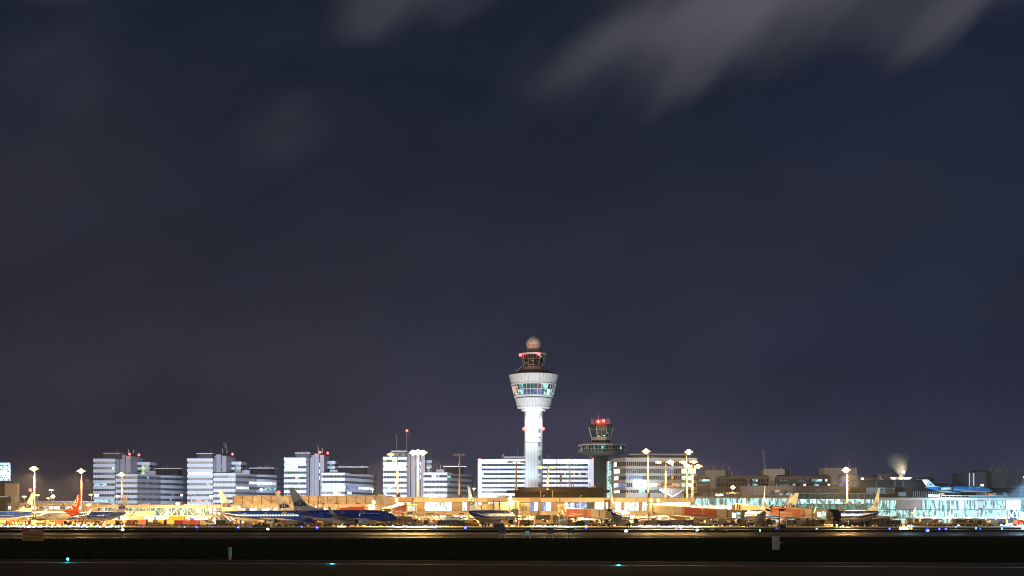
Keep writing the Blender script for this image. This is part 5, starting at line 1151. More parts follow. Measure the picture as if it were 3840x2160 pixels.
mb = MB(); mb.loft([foil((h - (Lf - 6.5), 0, 4.2), 4.9, .04, (0, 1, 0)), foil((h - (Lf - 2.0), 0, 8.3), 3.3, .04, (0, 1, 0))]); mb.slab([(h - (Lf - 10), 4.35), (h - (Lf - 6), 5.0), (h - (Lf - 5.2), 4.0)][::-1], -.1, .1); fin = mb.build('fin', [PW], R, False)
for sd in (-1, 1):
    mb = MB(); mb.loft([foil((h - (Lf - 1.4), 0, 8.35), 3.0, .05, (0, 0, 1)), foil((h - (Lf - .1) - 1.6, sd * 5, 8.4), 1.2, .05, (0, 0, 1))]); mb.build('tailplane', [PW], fin, False)
    mb = MB(); mb.loft([foil((h - 12.5, sd * 1, 1.9), 5.5, .06, (0, 0, 1)), foil((h - 17.5, sd * 13.5, 2.9), 1.8, .05, (0, 0, 1))]); mb.build('wing', [PW], R, False)
    mb = MB(); ey = sd * 2.6; mb.loft([[(h - (Lf - 14.5) - t, ey + r * math.cos(a), 3.5 + r * math.sin(a)) for a in [i * math.tau / 16 for i in range(16)]] for t, r in ((0, .62), (.4, .82), (2.5, .88), (5, .62))], close=False); en = mb.build('engine', [PW], R, False, True)
    mb = MB(); mb.tube((h - (Lf - 14.5) - .2, ey, 3.5), (h - (Lf - 14.5) - .8, ey, 3.5), .6, n=14); mb.tube((h - (Lf - 14.5) - 4.8, ey, 3.5), (h - (Lf - 14.5) - 6.4, ey, 3.5), .5, .42, n=14); mb.build('exhaust', [FAN], en, False)
    mb = MB(); gx = h - 17.8; mb.tube((gx, sd * 2.4, 1.9), (gx, sd * 2.4, .4), .14); g = mb.build('main_gear', [MET], R, False); mb = MB(); mb.tube((gx, sd * 2.4 - .4, .42), (gx, sd * 2.4 + .4, .42), .42, n=12); mb.build('wheel', [TYRE], g, False)
mb = MB(); mb.tube((h - 3.5, 0, 1.5), (h - 3.5, 0, .3), .1); mb.tube((h - 3.5, -.2, .3), (h - 3.5, .2, .3), .3, n=10); mb.build('nose_gear', [MET], R, False)
wl = MB(); s = 5
while s < Lf - 11: wl.quad(skf(s - .12, 3.15), skf(s + .12, 3.15), skf(s + .12, 3.5), skf(s - .12, 3.5)); s += .6
wl.build('cabin_glazing', [NAVY], R, False)
mb = MB(); mb.quad(skf(1.5, 3.3), skf(2.9, 3.3), skf(2.7, 3.8), skf(1.9, 3.75)); mb.build('cockpit_window', [CWD], R, False)
TW_ = M('title_white', (.75, .78, .85), .4)
text('KLM', .95, TW_, R, lambda u, v_: skf(6.5 - u, 3.95 + v_), bold=.03); text('100', 1.1, TW_, R, lambda u, v_: skf(10.4 - u, 3.95 + v_))
text('KLM', 1.4, BLUE, fin, lambda u, v_: Vector((h - (Lf - 2.8) + u, -.22, 5.7 + v_)), bold=.05); mb = MB(); crown(mb, lambda u, v_: Vector((h - (Lf - 2.5) + u * .9, -.22, 6.3 + v_ * .8)), .8); mb.build('crown_emblem', [BLUE], fin, False)
o = MB(); o.box(X(3440, 640), X(3680, 640), 620, 650, 0, bz); o = o.build('roof_terrace', [DBROWN]); tag(o, 'dark raised terrace deck carrying the blue T-tail airliner', 'terrace')
light(R, Vector(R.location) + Vector((-14, -28, 5)), 34000, (.45, .8, 1), .5)

# ================================================================== jet bridges
LION = M('lion_line', (.62, .30, .2), .5); ADT = M('ad_text', (.62, .45, .4), .5)
def lion(parent, f, s):
    """line-drawn lion badge: round mane, ears, face and muzzle"""
    mb = MB()
    def ring(cx_, cy_, r, w_, n=18, a0=0, a1=math.tau):
        for i in range(n):
            a, b = a0 + (a1 - a0) * i / n, a0 + (a1 - a0) * (i + 1) / n
            mb.quad(f(cx_ + (r - w_) * math.cos(a), cy_ + (r - w_) * math.sin(a)), f(cx_ + (r - w_) * math.cos(b), cy_ + (r - w_) * math.sin(b)), f(cx_ + r * math.cos(b), cy_ + r * math.sin(b)), f(cx_ + r * math.cos(a), cy_ + r * math.sin(a)))
    ring(0, .05 * s, .95 * s, .12 * s); ring(0, 0, .55 * s, .1 * s); ring(-.5 * s, .65 * s, .22 * s, .08 * s, 8); ring(.5 * s, .65 * s, .22 * s, .08 * s, 8)
    ring(-.22 * s, .08 * s, .1 * s, .1 * s, 6); ring(.22 * s, .08 * s, .1 * s, .1 * s, 6); ring(0, -.25 * s, .2 * s, .08 * s, 8)
    mb.build('lion_badge', [LION], parent)
def bridge(label, a, b, h0, h1, ad=None, adtext=None, small=None, body=None, lampc=None, rot=True, cab=True, support=(.82,), split=.5, hood=True, dark=None, width=3.2, lion_on=True, doors=True):
    """a, b: (px, py_center, depth) of the tunnel ends, a at the rotunda"""
    pa, pb = P(*a), P(*b); body = body or M('bridge_tan', (.26, .19, .125), .5, var=.08); loc = ((pa.x + pb.x) / 2, (pa.y + pb.y) / 2, 0)
    R = thing('jet_bridge', label, 'jet bridge', loc, 0, 'passenger boarding bridges')
    t = (pb - pa).normalized(); up = Vector((0, 0, 1)); n = t.cross(up).normalized()
    if n.y > 0: n = -n
    w_ = width / 2
    def sec(f0, f1, g, mat, name, hh=None, woff=0.0):
        p, q = pa.lerp(pb, f0), pa.lerp(pb, f1); ha = (h0 + (h1 - h0) * f0 + g) / 2; hb = (h0 + (h1 - h0) * f1 + g) / 2; ww = w_ + g / 2
        r0 = [p + n * ww - up * ha, p - n * ww - up * ha, p - n * ww + up * ha, p + n * ww + up * ha]; r1 = [q + n * ww - up * hb, q - n * ww - up * hb, q - n * ww + up * hb, q + n * ww + up * hb]
        m_ = MB(); m_.loft([r0, r1]); return m_.build(name, [mat], R)
    sec(0, split, .0, body, 'tunnel_section'); s2 = sec(split, .86 if cab else 1, .35, body, 'tunnel_section')
    for fr_ in (.02, split, .84): sec(fr_, fr_ + .012, .55, M('rib_brown', (.14, .10, .07), .6), 'frame_rib')
    def face(fr_, v_, off):  # point on camera-side face
        p = pa.lerp(pb, fr_); return p + n * (w_ + off) + up * v_
    if ad:
        f0, f1 = ad; m_ = MB(); hh = (h0 + (h1 - h0) * (f0 + f1) / 2) * .46; o_ = .18 if f0 < split else .22
        a_, b_ = face(f0, -hh, o_), face(f1, -hh, o_)
        lx = a_.x < b_.x; L_ = (b_ - a_).length
        m_.loft([[face(f0, -hh, o_), face(f0, -hh, 0), face(f0, hh, 0), face(f0, hh, o_)], [face(f1, -hh, o_), face(f1, -hh, 0), face(f1, hh, 0), face(f1, hh, o_)]])
        pn = m_.build('advert_panel', [ORANGE], R)
        def uvf(u, v_):
            q = u / L_ ; q = q if lx else -q; return face((f0 + f1) / 2 + q * (f1 - f0), v_, o_ + .04) - R.location
        def uvw(u, v_): return uvf(u, v_) + R.location
        if adtext:
            cx_, sz = adtext[1], adtext[2]
            text(adtext[0], sz, ADT, pn, lambda u, v_: uvf(u + cx_ * L_, v_ - .25 * hh), bold=.02)
            if small: text(small, sz * .6, ADT, pn, lambda u, v_: uvf(u - .38 * L_, v_ + .55 * hh))
            if lion_on: lion(pn, lambda u, v_: uvw(u + L_ * .43, v_ - .1 * hh), hh * .8)
    if rot:
        m_ = MB(); m_.lathe([(2.1, pa.z - h0 / 2 - .1), (2.1, pa.z + h0 / 2 + .15), (1.9, pa.z + h0 / 2 + .35)], pa.x, pa.y + .3, 18); m_.build('rotunda', [body], R)
        m_ = MB(); m_.lathe([(.55, 0), (.55, pa.z - h0 / 2)], pa.x, pa.y + .3, 10); m_.build('rotunda_column', [CREAM2], R)
    if lampc:
        for dx in lampc:
            p = pa + Vector((dx, -1.2, h0 / 2 + 1.4)); m_ = MB(); m_.box(p.x - .45, p.x + .45, p.y, p.y + .3, p.z - .45, p.z + .45, 0); m_.bar((p.x, p.y + .15, p.z - 1.5), (p.x, p.y + .15, p.z - .45), .12, m=1)
            lo = m_.build('flood_lamp', [GLOW('yellow_glow', (1, .85, .25), 7), DKGREY], R); light(lo, p + Vector((0, -.9, 0)), 12000, (1, .74, .24), .4)
    for f0 in support:
        p = pa.lerp(pb, f0); zb = p.z - h1 / 2
        m_ = MB(); m_.box(p.x - 1.5, p.x + 1.5, p.y - .3, p.y + .3, zb - .5, zb); m_.box(p.x - 1.2, p.x - .8, p.y - .25, p.y + .25, .6, zb); m_.box(p.x + .8, p.x + 1.2, p.y - .25, p.y + .25, .6, zb); m_.bar((p.x - 1, p.y, .7), (p.x + 1, p.y, zb - .4), .14); m_.bar((p.x + 1, p.y, .7), (p.x - 1, p.y, zb - .4), .14); m_.box(p.x - 1.3, p.x + 1.3, p.y - .3, p.y + .3, .55, .85)
        g = m_.build('support_leg', [DKGREY], R)
        for s_ in (-1, 1): m_ = MB(); m_.tube((p.x + s_ * .9 - .2, p.y, .45), (p.x + s_ * .9 + .2, p.y, .45), .45, n=12); m_.build('wheel', [TYRE], g)
    if cab:
        c = sec(.86, 1, .5, M('cab_brown', (.12, .085, .06), .5), 'cab')
        if doors:
            for f0, f1, k0, k1, mt in ((.90, .94, -.3, .3, L_WH), (.945, .985, -.4, .4, L_COOL)):
                m_ = MB(); m_.add([face(f0, k0 * h1, .32), face(f1, k0 * h1, .32), face(f1, k1 * h1, .32), face(f0, k1 * h1, .32)], [(0, 1, 2, 3)]); m_.build('cab_window', [mt], c)
        if hood:
            q0, q1 = pb, pb + t * 2.6; ha, hb = h1 / 2 + .5, h1 / 2 - .1
            m_ = MB(); m_.loft([[q0 + n * (w_ + .4) - up * ha, q0 - n * (w_ + .4) - up * ha, q0 - n * (w_ + .4) + up * ha, q0 + n * (w_ + .4) + up * ha], [q1 + n * w_ - up * hb, q1 - n * w_ - up * hb, q1 - n * w_ + up * (hb - .4), q1 + n * w_ + up * (hb - .4)]]); m_.build('hood', [BLACK], c)
    return R
CB = M('bridge_cream', (.70, .58, .40), .45, var=.06)
bridge('cream jet bridge with an orange stripe above the big blue airliner roof', (1385, 1908, 486), (1262, 1917, 500), 2.2, 1.9, ad=(.05, .8), body=CB, lampc=(1.8,), cab=False, support=(.5,), adtext=None)
bridge('bright orange-panelled jet bridge reaching toward the big blue airliner nose', (1506, 1905, 486), (1446, 1923, 466), 3.3, 2.7, ad=(.03, .82), body=CB, lampc=(-1.8,), adtext=('improve, do your thing', -.05, .7), lion_on=False, support=(.5,), doors=False, hood=False)
bridge('cream jet bridge running behind the airliner below the hotel', (1926, 1897, 476), (1797, 1908, 486), 3.0, 2.3, body=CB, lampc=(-1.2,), cab=False, support=(.4,))
bridge('orange advert jet bridge beginning at the dark doorway under gate C18', (2132, 1921, 478), (2290, 1931, 446), 3.0, 3.0, ad=(.06, .66), adtext=('Thinkers, do your thing', -.06, .95), small='Dutch', lampc=(-.8, 1.2), support=(.1, .86), doors=False)
bridge('long brown jet bridge with an orange middle and white-lit cab stairs', (2453, 1906, 482), (2800, 1936, 434), 3.0, 3.1, ad=(.39, .74), adtext=('Soulmates, do your thing', -.05, .6), lion_on=False, lampc=(-1.2, 1.4), split=.37, support=(.76,))
bridge('orange soulmates jet bridge with lion badge and a cream post', (2778, 1905, 492), (3122, 1932, 432), 2.7, 2.9, ad=(.41, .77), adtext=('Soulmates, do your thing', -.07, 1.0), lampc=(1.2,), split=.40, support=(.78,), body=M('bridge_tan2', (.36, .255, .16), .5, var=.08))
# porthole corridor, pier corridors
def corridor(label, px0, px1, y0, y1, d, mat, portholes=(), slits=()):
    R = thing('boarding_corridor', label, 'corridor', (X((px0 + px1) / 2, d), d + 2, 0)); m_ = MB(); m_.box(X(px0, d), X(px1, d), d, d + 3.5, Z(y1, d), Z(y0, d)); m_.box(X(px0, d) - .1, X(px1, d) + .1, d - .1, d + 3.6, Z(y0, d), Z(y0, d) + .2); m_.build('wall', [mat], R)
    for q in portholes:
        m_ = MB(); p = P(q, 1903, d - .06); m_.lathe([(.98, 0), (1.0, .06)], 0, 0, 20); m_.v = [(p.x + x_, p.y - z_, p.z + y_) for x_, y_, z_ in m_.v]; wn = m_.build('porthole', [M('porthole_lit', (1, 1, .95), .5, emit=1.6, ecol=(1, 1, .95))], R)
    for q, w_, mt in slits: m_ = MB(); m_.box(X(q, d), X(q + w_, d), d - .05, d, Z(1914, d), Z(1899, d)); m_.build('window', [mt], R)
    m_ = MB()
    for q in (px0 + 3, px1 - 7): m_.box(X(q, d), X(q + 4, d), d + 1, d + 2, 0, Z(y1, d))
    m_.build('support_column', [CREAM2], R); return R
corridor('tan corridor pierced by round white portholes behind the long brown jet bridge', 2588, 2768, 1895, 1915, 496, M('corridor_tan', (.42, .30, .19), .5, var=.06), (2599, 2622, 2645, 2667, 2689, 2711, 2734))
corridor('cream corridor with upright lit slots above the narrow boarding stairs', 1513, 1561, 1893, 1919, 490, CB, (), [(1518 + i * 6, 3, L_WH) for i in range(7)])
corridor('cream box corridor beside the gate C16 airliner nose', 1953, 1986, 1888, 1926, 484, CB, (), [(1959 + i * 5, 1.2, DKGREY) for i in range(4)])
corridor('pale bellows corridor joining the dark doorway to the orange bridge', 2093, 2124, 1892, 1921, 488, CB, (), [(2096 + i * 3.6, 1.6, CREAM2) for i in range(7)])
corridor('cream boxy corridor head holding the twin yellow lamps', 2428, 2443, 1893, 1922, 484, CB)
# bridge cab at the C16 nose
R = thing('bridge_cab', 'yellow-cream boarding cab touching the nose of the airliner below the hotel', 'jet bridge', (X(1930, 440), 440, 0)); e = 440
mb = MB(); mb.slab([(X(1912, e), Z(1921, e)), (X(1922, e), Z(1908, e)), (X(1944, e), Z(1908, e)), (X(1944, e), Z(1929, e)), (X(1918, e), Z(1929, e))][::-1], e, e + 4); mb.build('cab', [CB], R); mb = MB(); mb.box(X(1936, e), X(1943, e), e - .05, e, Z(1928, e), Z(1908, e)); mb.build('door', [M('grey_door', (.4, .42, .48), .5)], R)
mb = MB(); mb.box(X(1932, e), X(1942, e), e + 1, e + 3, 0, Z(1929, e)); mb.build('support_leg', [CREAM], R)
# cream goal-frame posts on the apron by the bridges
def portal(px0, px1, y0, y1, d, desc, mat=CREAM):
    m_ = MB()
    for q in (px0, px1): m_.box(X(q, d) - .25, X(q, d) + .25, d, d + .5, 0, Z(y0, d))
    m_.box(X(px0, d) - .25, X(px1, d) + .25, d, d + .5, Z(y0, d) - .5, Z(y0, d)); o_ = m_.build('stand_gantry', [mat]); tag(o_, desc, 'guidance frame', 'stand guidance frames')
portal(1192, 1212, 1884, 1920, 470, 'cream gantry frame above the big blue airliner fuselage'); portal(1850, 1873, 1879, 1912, 455, 'cream gantry frame behind the airliner below the hotel'); portal(2269, 2284, 1876, 1912, 470, 'brown gantry frame beside the tail under the grey tower', CREAM2)
portal(170, 179, 1902, 1925, 560, 'cream gantry frame above the song contest airliner'); portal(313, 321, 1904, 1922, 560, 'cream gantry frame beside the orange-red tail')
mb = MB(); e = 452; mb.box(X(3042, e), X(3045, e), e, e + .6, 0, Z(1899, e)); mb.box(X(3045.5, e), X(3052, e), e, e + .3, Z(1930, e), Z(1904, e)); o = mb.build('guidance_post', [YELLOW]); tag(o, 'tall yellow-lit post at the lion badge end of the soulmates bridge', 'post')
# ================================================================== ground
def gmat(name, col, rough, nscale, var, bump=.15, stretch=(1, 1, 1), wet=0.0, spec=.5):
    m = bpy.data.materials.new(name); m.use_nodes = True; t = NT(m.node_tree); b = t.n['Principled BSDF']; tc = t.new('ShaderNodeTexCoord')
    mp = t.new('ShaderNodeMapping'); mp.inputs['Scale'].default_value = stretch; t.l.new(tc.outputs['Object'], mp.inputs[0])
    n = t.noise(mp.outputs[0], nscale, 5, .65); n2 = t.noise(mp.outputs[0], nscale * .13, 3, .5)
    k = t.m('MULTIPLY', t.m('ADD', 1 - var, t.m('MULTIPLY', n, 2 * var)), t.m('ADD', .7, t.m('MULTIPLY', n2, .6)))
    t.put(b.inputs['Base Color'], t.mix(1.0, (*col, 1), t.comb(k, k, k), 'MULTIPLY'))
    t.put(b.inputs['Roughness'], t.m('SUBTRACT', rough, t.m('MULTIPLY', t.m('GREATER_THAN', n2, .5), wet)))
    b.inputs['Specular IOR Level'].default_value = spec
    bn = t.new('ShaderNodeBump'); bn.inputs['Strength'].default_value = bump; bn.inputs['Distance'].default_value = .05; t.l.new(n, bn.inputs['Height']); t.l.new(bn.outputs[0], b.inputs['Normal'])
    return m
GRASS = gmat('grass_ground', (.06, .064, .025), .95, .8, .45, .8, (1, .5, 1), 0, 0.0)
ASPH = gmat('runway_asphalt', (.010, .010, .010), .95, 1.2, .25, .12, (.25, 1, 1), .06, .12)
ASPH2 = gmat('taxiway_asphalt', (.012, .011, .011), .80, .8, .4, .08, (.02, .5, 1), .35, .06)
APRON = gmat('apron_concrete', (.30, .27, .22), .5, .5, .2, .06, (.3, 1, 1), .15)
EDGE = gmat('edge_paint', (.34, .34, .36), .55, 2.0, .25, .05)
def gstrip(name, y0l, y0r, y1l, y1r, z, mat, x=1.0):
    """flat strip whose near edge passes rows y0l (west end) .. y0r (east end) and far edge y1l .. y1r; rows are ground distances"""
    m_ = MB(); W0 = 900
    def line(dl, dr):   # through (X at px 0, dl) and (X at px 3840, dr)
        xl, xr = X(0, dl), X(3840, dr); k = (dr - dl) / (xr - xl); return dl + k * (-W0 - xl), dl + k * (W0 - xl)
    a, b = line(y0l, y0r); c, e = line(y1l, y1r); m_.quad((-W0, a, z), (W0, b, z), (W0, e, z), (-W0, c, z)); return kind(m_.build(name, [mat]), 'structure')
m_ = MB(); m_.quad((-6000, -300, 0), (6000, -300, 0), (6000, 9000, 0), (-6000, 9000, 0)); kind(m_.build('ground', [GRASS]), 'structure')
gstrip('runway', 30, 28, GD(2095), GD(2111), .004, ASPH)
gstrip('runway_edge_line', GD(2109.5), GD(2129.5), GD(2107), GD(2127), .008, EDGE)
gstrip('runway_shoulder_line', GD(2097.5), GD(2113.5), GD(2096.5), GD(2112.3), .008, gmat('shoulder_paint', (.10, .10, .10), .6, 2, .3))
gstrip('taxiway', GD(2024), GD(2011), GD(1996.5), GD(1993.5), .004, ASPH2)
gstrip('taxiway_edge_line', GD(2004), GD(2000), GD(2000.5), GD(1998), .008, gmat('line_paint', (.16, .155, .16), .5, 2, .3))
gstrip('taxiway_centre_line', GD(2015), GD(2007), GD(2013.5), GD(2006), .008, gmat('centre_paint', (.10, .09, .05), .5, 2, .3))
gstrip('service_road', GD(1986), GD(1987), GD(1983.5), GD(1984.5), .004, ASPH2)
m_ = MB(); m_.quad((-900, GD(1978.0), .006), (900, GD(1980), .006), (900, 780, .006), (-900, 780, .006)); kind(m_.build('apron', [APRON]), 'structure')
m_ = MB(); m_.box(-900, 900, GD(1979.5), GD(1978.6), 0, .13); kind(m_.build('apron_kerb', [M('kerb_concrete', (.40, .35, .28), .7)]), 'structure')
# grass blades: clumps along the verges and across the infield
gb = MB(); rg = random.Random(9)
for i in range(30000):
    t = rg.random(); dist = 104 + 90 * t ** 1.0
    if i % 3 == 0: dist = rg.choice((rg.gauss(184, 3.0), rg.gauss(105, 1.5)))
    x_ = rg.uniform(-.42, .42) * dist
    if math.sin(x_ * .35 + math.sin(dist * .5) * 2) * math.cos(dist * .22 + x_ * .1) < -.35: continue
    lim = GD(2095) + (GD(2111) - GD(2095)) * (x_ / (.8 * dist) + .5)
    if dist < lim: continue
    hgt = rg.uniform(.08, .26) * (1.5 if abs(dist - 184) < 5 else 1); a = rg.uniform(0, math.pi); w_ = rg.uniform(.03, .09)
    gb.add([(x_ - w_ * math.cos(a), dist - w_ * math.sin(a), 0), (x_ + w_ * math.cos(a), dist + w_ * math.sin(a), 0), (x_ + rg.uniform(-.08, .08), dist + rg.uniform(-.05, .05), hgt)], [(0, 1, 2)], rg.randrange(3))
g_ = gb.build('grass', [M('grass_blade', (.024, .028, .010), .9), M('grass_blade_dry', (.035, .03, .012), .8), M('grass_blade_dark', (.012, .016, .005), .9)]); tag(g_, 'short rough dark grass between the taxiway and the runway', 'grass'); kind(g_, 'stuff')

# ================================================================== masts and lamps
SOD = (1.0, .57, .19); GL = {}
def mast(px, ytop, dep, base_z, desc, heads=((0, 0, 1.0),), power=30000, col=SOD, r=.34, bulb=1.0, aim=1.0, cat='floodlight mast', name='floodlight_mast', lit=True, grp='floodlight masts', gc=(1, .60, .20), toff=0.0, dirv=(0, -.46, -1), gk=.36):
    base = (X(px, dep), dep, base_z); R = thing(name, desc, cat, base, 0, grp); zt = Z(ytop, dep)
    m_ = MB(); m_.tube(base, (base[0], dep, zt - .2), r * 1.15, r * .7, 10); m_.tube(base, (base[0], dep, base_z + .5), r * 1.8, r * 1.8, 10); m_.build('pole', [POLE], R)
    m_ = MB(); xs_ = [h_[0] for h_ in heads]; m_.box(base[0] + min(xs_) - .5, base[0] + max(xs_) + .5, dep - .3, dep + .3, zt + .15, zt + .32); m_.bar((base[0], dep, zt - .3), (base[0], dep, zt + .3), .35); m_.build('head_frame', [STEEL], R)
    for hx, hz, s_ in heads:
        x_ = base[0] + hx; m_ = MB(); 
        n_ = 8 if s_ > .75 else 6; rr_ = (1.1 if r > .2 else .62) * (.5 + .5 * min(1.2, s_))
        for q in range(n_):
            a_ = math.tau * (q + .5) / n_; c_, d_ = math.cos(a_), math.sin(a_); k_ = .36 if r > .2 else .26; px_, py_, pz_ = x_ + rr_ * c_, dep - .6 + rr_ * d_, zt + hz
            m_.loft([[(px_ + u * k_ * .7, py_ + v * k_ * .7, pz_ + k_) for u, v in ((-1, -1), (1, -1), (1, 1), (-1, 1))], [(px_ + c_ * k_ + u * k_, py_ + d_ * k_ + v * k_, pz_ - k_) for u, v in ((-1, -1), (1, -1), (1, 1), (-1, 1))]])
        hd = m_.build('lamp_housing', [GLOW('glow_%d_%d' % (gc[0] * 99, gc[2] * 99), gc, 1.25 if gc[2] < .5 else 3) if lit and s_ > .15 else STEEL], R)  # housings glow in the lamp colour, standing in for the halo
        if lit and s_ > .15:
            br = (.90 if r > .2 else .62) * bulb * (.4 + .6 * min(1.1, s_)); m_ = MB(); m_.ball((x_, dep - .7, zt + hz - .1), br, 14, 9)
            m_.build('lamp_glass', [GLOW('core_%d_%d' % (gc[0] * 99, gc[2] * 99), tuple(.5 + .5 * q for q in gc), 6)], hd, smooth=True)
            light(R, (x_, dep - .8 - br, zt + hz - .1), (power * gk if r > .2 else power) * s_, col, .5)
            if r > .2: light(R, (x_, dep - 1.7, zt + hz - 1.6), power * s_ * 7.0, col, .6, 'SPOT', dirv, 134 if abs(dirv[0]) < .1 or px < 0 else 104, .5)
    return R
H1 = ((0, 0, 1.05),)
mast(129.5, 1757, 515, 0, 'tall apron floodlight mast rising behind the crowned airliner tail by the STOP sign', H1, 46000, bulb=1.1, gk=.95)
mast(306, 1766, 545, 0, 'tall apron floodlight mast rising behind the orange-red tail', H1, 46000, bulb=1.1, gk=.95)
mast(457, 1779, 600, 0, 'floodlight mast standing before the farthest pale office wing', H1, 26000, bulb=1.1, gk=1.1)
mast(1490, 1704, 520, 10.5, 'twin-head mast with only one lamp burning, on the pier roof', ((-2.6, 0, .8), (1.9, 0, .1)), 26000, bulb=.9)
mast(1568, 1697, 520, 10.5, 'brightest broad-headed floodlight mast before the office with radio masts', ((-2.0, 0, 1.0), (0, .1, 1.1), (2.0, 0, 1.0)), 26000, bulb=1.2, gk=.9)
mast(1723.5, 1705, 520, 10.5, 'unlit floodlight mast between the office wing and the hotel', ((-1.5, 0, .1), (1.5, 0, .1)), 0, lit=False)
mast(1936.5, 1733, 520, 14, 'unlit double-arm mast in front of the hotel near the tower shaft', ((-2.6, 0, .1), (2.6, 0, .1)), 0, lit=False, r=.42)
mast(2054, 1752, 520, 14, 'double-arm mast beside the tower shaft with its west lamp lit', ((-3.0, 0, .6), (1.8, 0, .28)), 16000, bulb=.8)
mast(2137, 1726, 530, 14, 'slim mast glowing in front of the hotel roof sign', ((-.5, 0, .6),), 42000, dirv=(-.3, -.7, -1.0), gk=.2, bulb=.9, r=.26)
mast(2430.5, 1692, 520, 10.5, 'tall single-head mast before the west half of the terminal office', ((-.9, 0, 1.1),), 30000, bulb=1.1)
mast(2496, 1732, 520, 10.5, 'double-arm mast before the middle of the terminal office', ((-2.9, -.2, .3), (1.8, 0, .95)), 22000)
mast(2573.5, 1694, 530, 10.5, 'tallest single-head mast at the east end of the terminal office', ((.9, 0, 1.1),), 24000, bulb=1.1, r=.4)
mast(2577.5, 1732, 520, 10.5, 'shorter twin-lamp mast tight beside the tallest mast', ((-2.0, -.1, .55), (2.6, 0, .8)), 30000, dirv=(.6, -.6, -.9), gk=.12, bulb=.9)
mast(2597, 1748, 515, 10.5, 'lowest twin-lamp mast at the east corner of the terminal office', ((-1.7, 0, .6), (2.2, 0, .95)), 12000)
mast(3177, 1762, 545, 9, 'lone tall mast with a starlike lamp over the teal glass hall', ((-.6, 0, 1.4),), 62000, gk=.95, bulb=1.3, r=.42)
mast(2747, 1827, 590, 9, 'low yellow-orange floodlight over the brown terminal roof', ((0, 0, 1.2),), 14000, col=(1, .66, .2), gc=(1, .62, .2), bulb=1.3, r=.2)
# unseen masts added past the west edge to light the parked airliners
mast(-330, 1800, 440, 0, 'apron floodlight mast outside the west edge of the view', H1, 60000, dirv=(.55, .8, -.5))
mast(-90, 1800, 430, 0, 'second apron floodlight mast outside the west edge of the view', H1, 60000, dirv=(.75, .7, -.45))
mast(4050, 1790, 520, 0, 'added apron floodlight mast outside the east edge of the view', H1, 30000, dirv=(-.8, -.35, -.5))  # unseen mast added as extra warm light from the east
bl = mast(3862, 1788, 560, 0, 'blue-white floodlight mast just beyond the east picture edge', ((-1.2, 0, 1.0), (1.2, 0, 1.0)), 150000, col=(.42, .72, 1), gc=(.5, .8, 1), bulb=1.3)
def small(px, y, dep, desc, col=SOD, gc=(1, .75, .3), power=3500, bulb=.7, base=0.0, r=.16, s_=.8):
    return mast(px, y, dep, base, desc, ((0, 0, s_),), power, col, r, bulb, 1, 'lamp post', 'lamp_post', True, 'small lamp posts', gc)
small(93, 1862, 560, 'yellow lamp post west of the crowned tail', gc=(1, .85, .35)); small(141, 1857, 590, 'amber lamp post just east of the crowned tail', power=2500, bulb=.5)
small(183, 1868, 620, 'lowest amber lamp post beside the white starry one', power=2200, bulb=.6, col=(1, .65, .25), gc=(1, .6, .2)); small(193.5, 1837, 620, 'pale green-white lamp post standing tallest between two airliner tails', (.7, 1, .95), (.75, 1, .95), 4500, .8)
small(201, 1861, 600, 'broad bright amber lamp post between two airliner tails', power=9000, bulb=1.5); small(342, 1855, 600, 'amber lamp post left of the farthest pale office', power=3000, bulb=.7)
small(333, 1893, 590, 'low bright lamp on the roof edge by the orange-red tail', power=3500, bulb=.9, base=9); small(441, 1860, 610, 'yellow lamp post before the narrow side of the farthest office', power=3500, gc=(1, .9, .45))
small(669, 1889, 583, 'broad orange lamp at the lattice walkway roof edge', power=9000, bulb=1.5, base=8.4, col=(1, .72, .25)); small(793.5, 1860, 590, 'yellow-green lamp post above the link building', power=4500, gc=(1, .95, .45), base=8)
small(981, 1835, 640, 'lone white floodlight before the office with a bright third floor', (.82, .95, 1), (.9, .97, 1), 9000, .95); small(897, 1900, 570, 'warm lamp on the braced hall wall beside the grey tail', power=5000, bulb=.9, base=5)
small(1184, 1902, 570, 'warm lamp on the braced hall wall beside the big blue tail', power=4000, bulb=.7, base=5); small(1778, 1832, 600, 'amber lamp post in the gap between offices and hotel', power=4500, bulb=.75)
small(1843, 1858, 515, 'pale yellow lamp on the pier roof before the hotel corner', power=4000, bulb=.7, base=10.5, gc=(1, .95, .5)); small(1396, 1835, 640, 'cool lamp at the corner of the office with lit top floor', (.7, .95, 1), (.7, .95, 1), 3500, .6)
small(2210, 1802, 640, 'cool low lamp behind the dark roof block', (.7, .95, 1), (.7, .95, 1), 1500, .4, s_=.4)
R = thing('lamp_post', 'grey double-arm street lamp at the corner of the farthest pale office', 'lamp post', (X(687, 640), 640, 0), 0, 'small lamp posts')
m_ = MB(); e = 640; m_.tube((X(687, e), e, 0), P(687, 1857, e), .16, .12); m_.bar(P(680, 1856, e), P(695, 1856, e), .12); m_.build('pole', [POLE], R)
m_ = MB(); m_.ball(P(681, 1857, e - .3), .5, 8, 5); m_.build('lamp_housing', [GLOW('warm_glow', (1, .78, .5), 6)], R)
for px, y, lb in ((114, 1838, 'small red beacon post between the boxed plant room and crowned tail'), (1044, 1847, 'small red beacon in the gap beside the office with lit top floor')):
    q = redlamp(px, y, 620, lb, 120, .5); m_ = MB(); p = P(px, y, 620); m_.tube((p.x, 620, 8), (p.x, 620, p.z - 1.2), .12, n=6); m_.build('pole', [POLE], q)
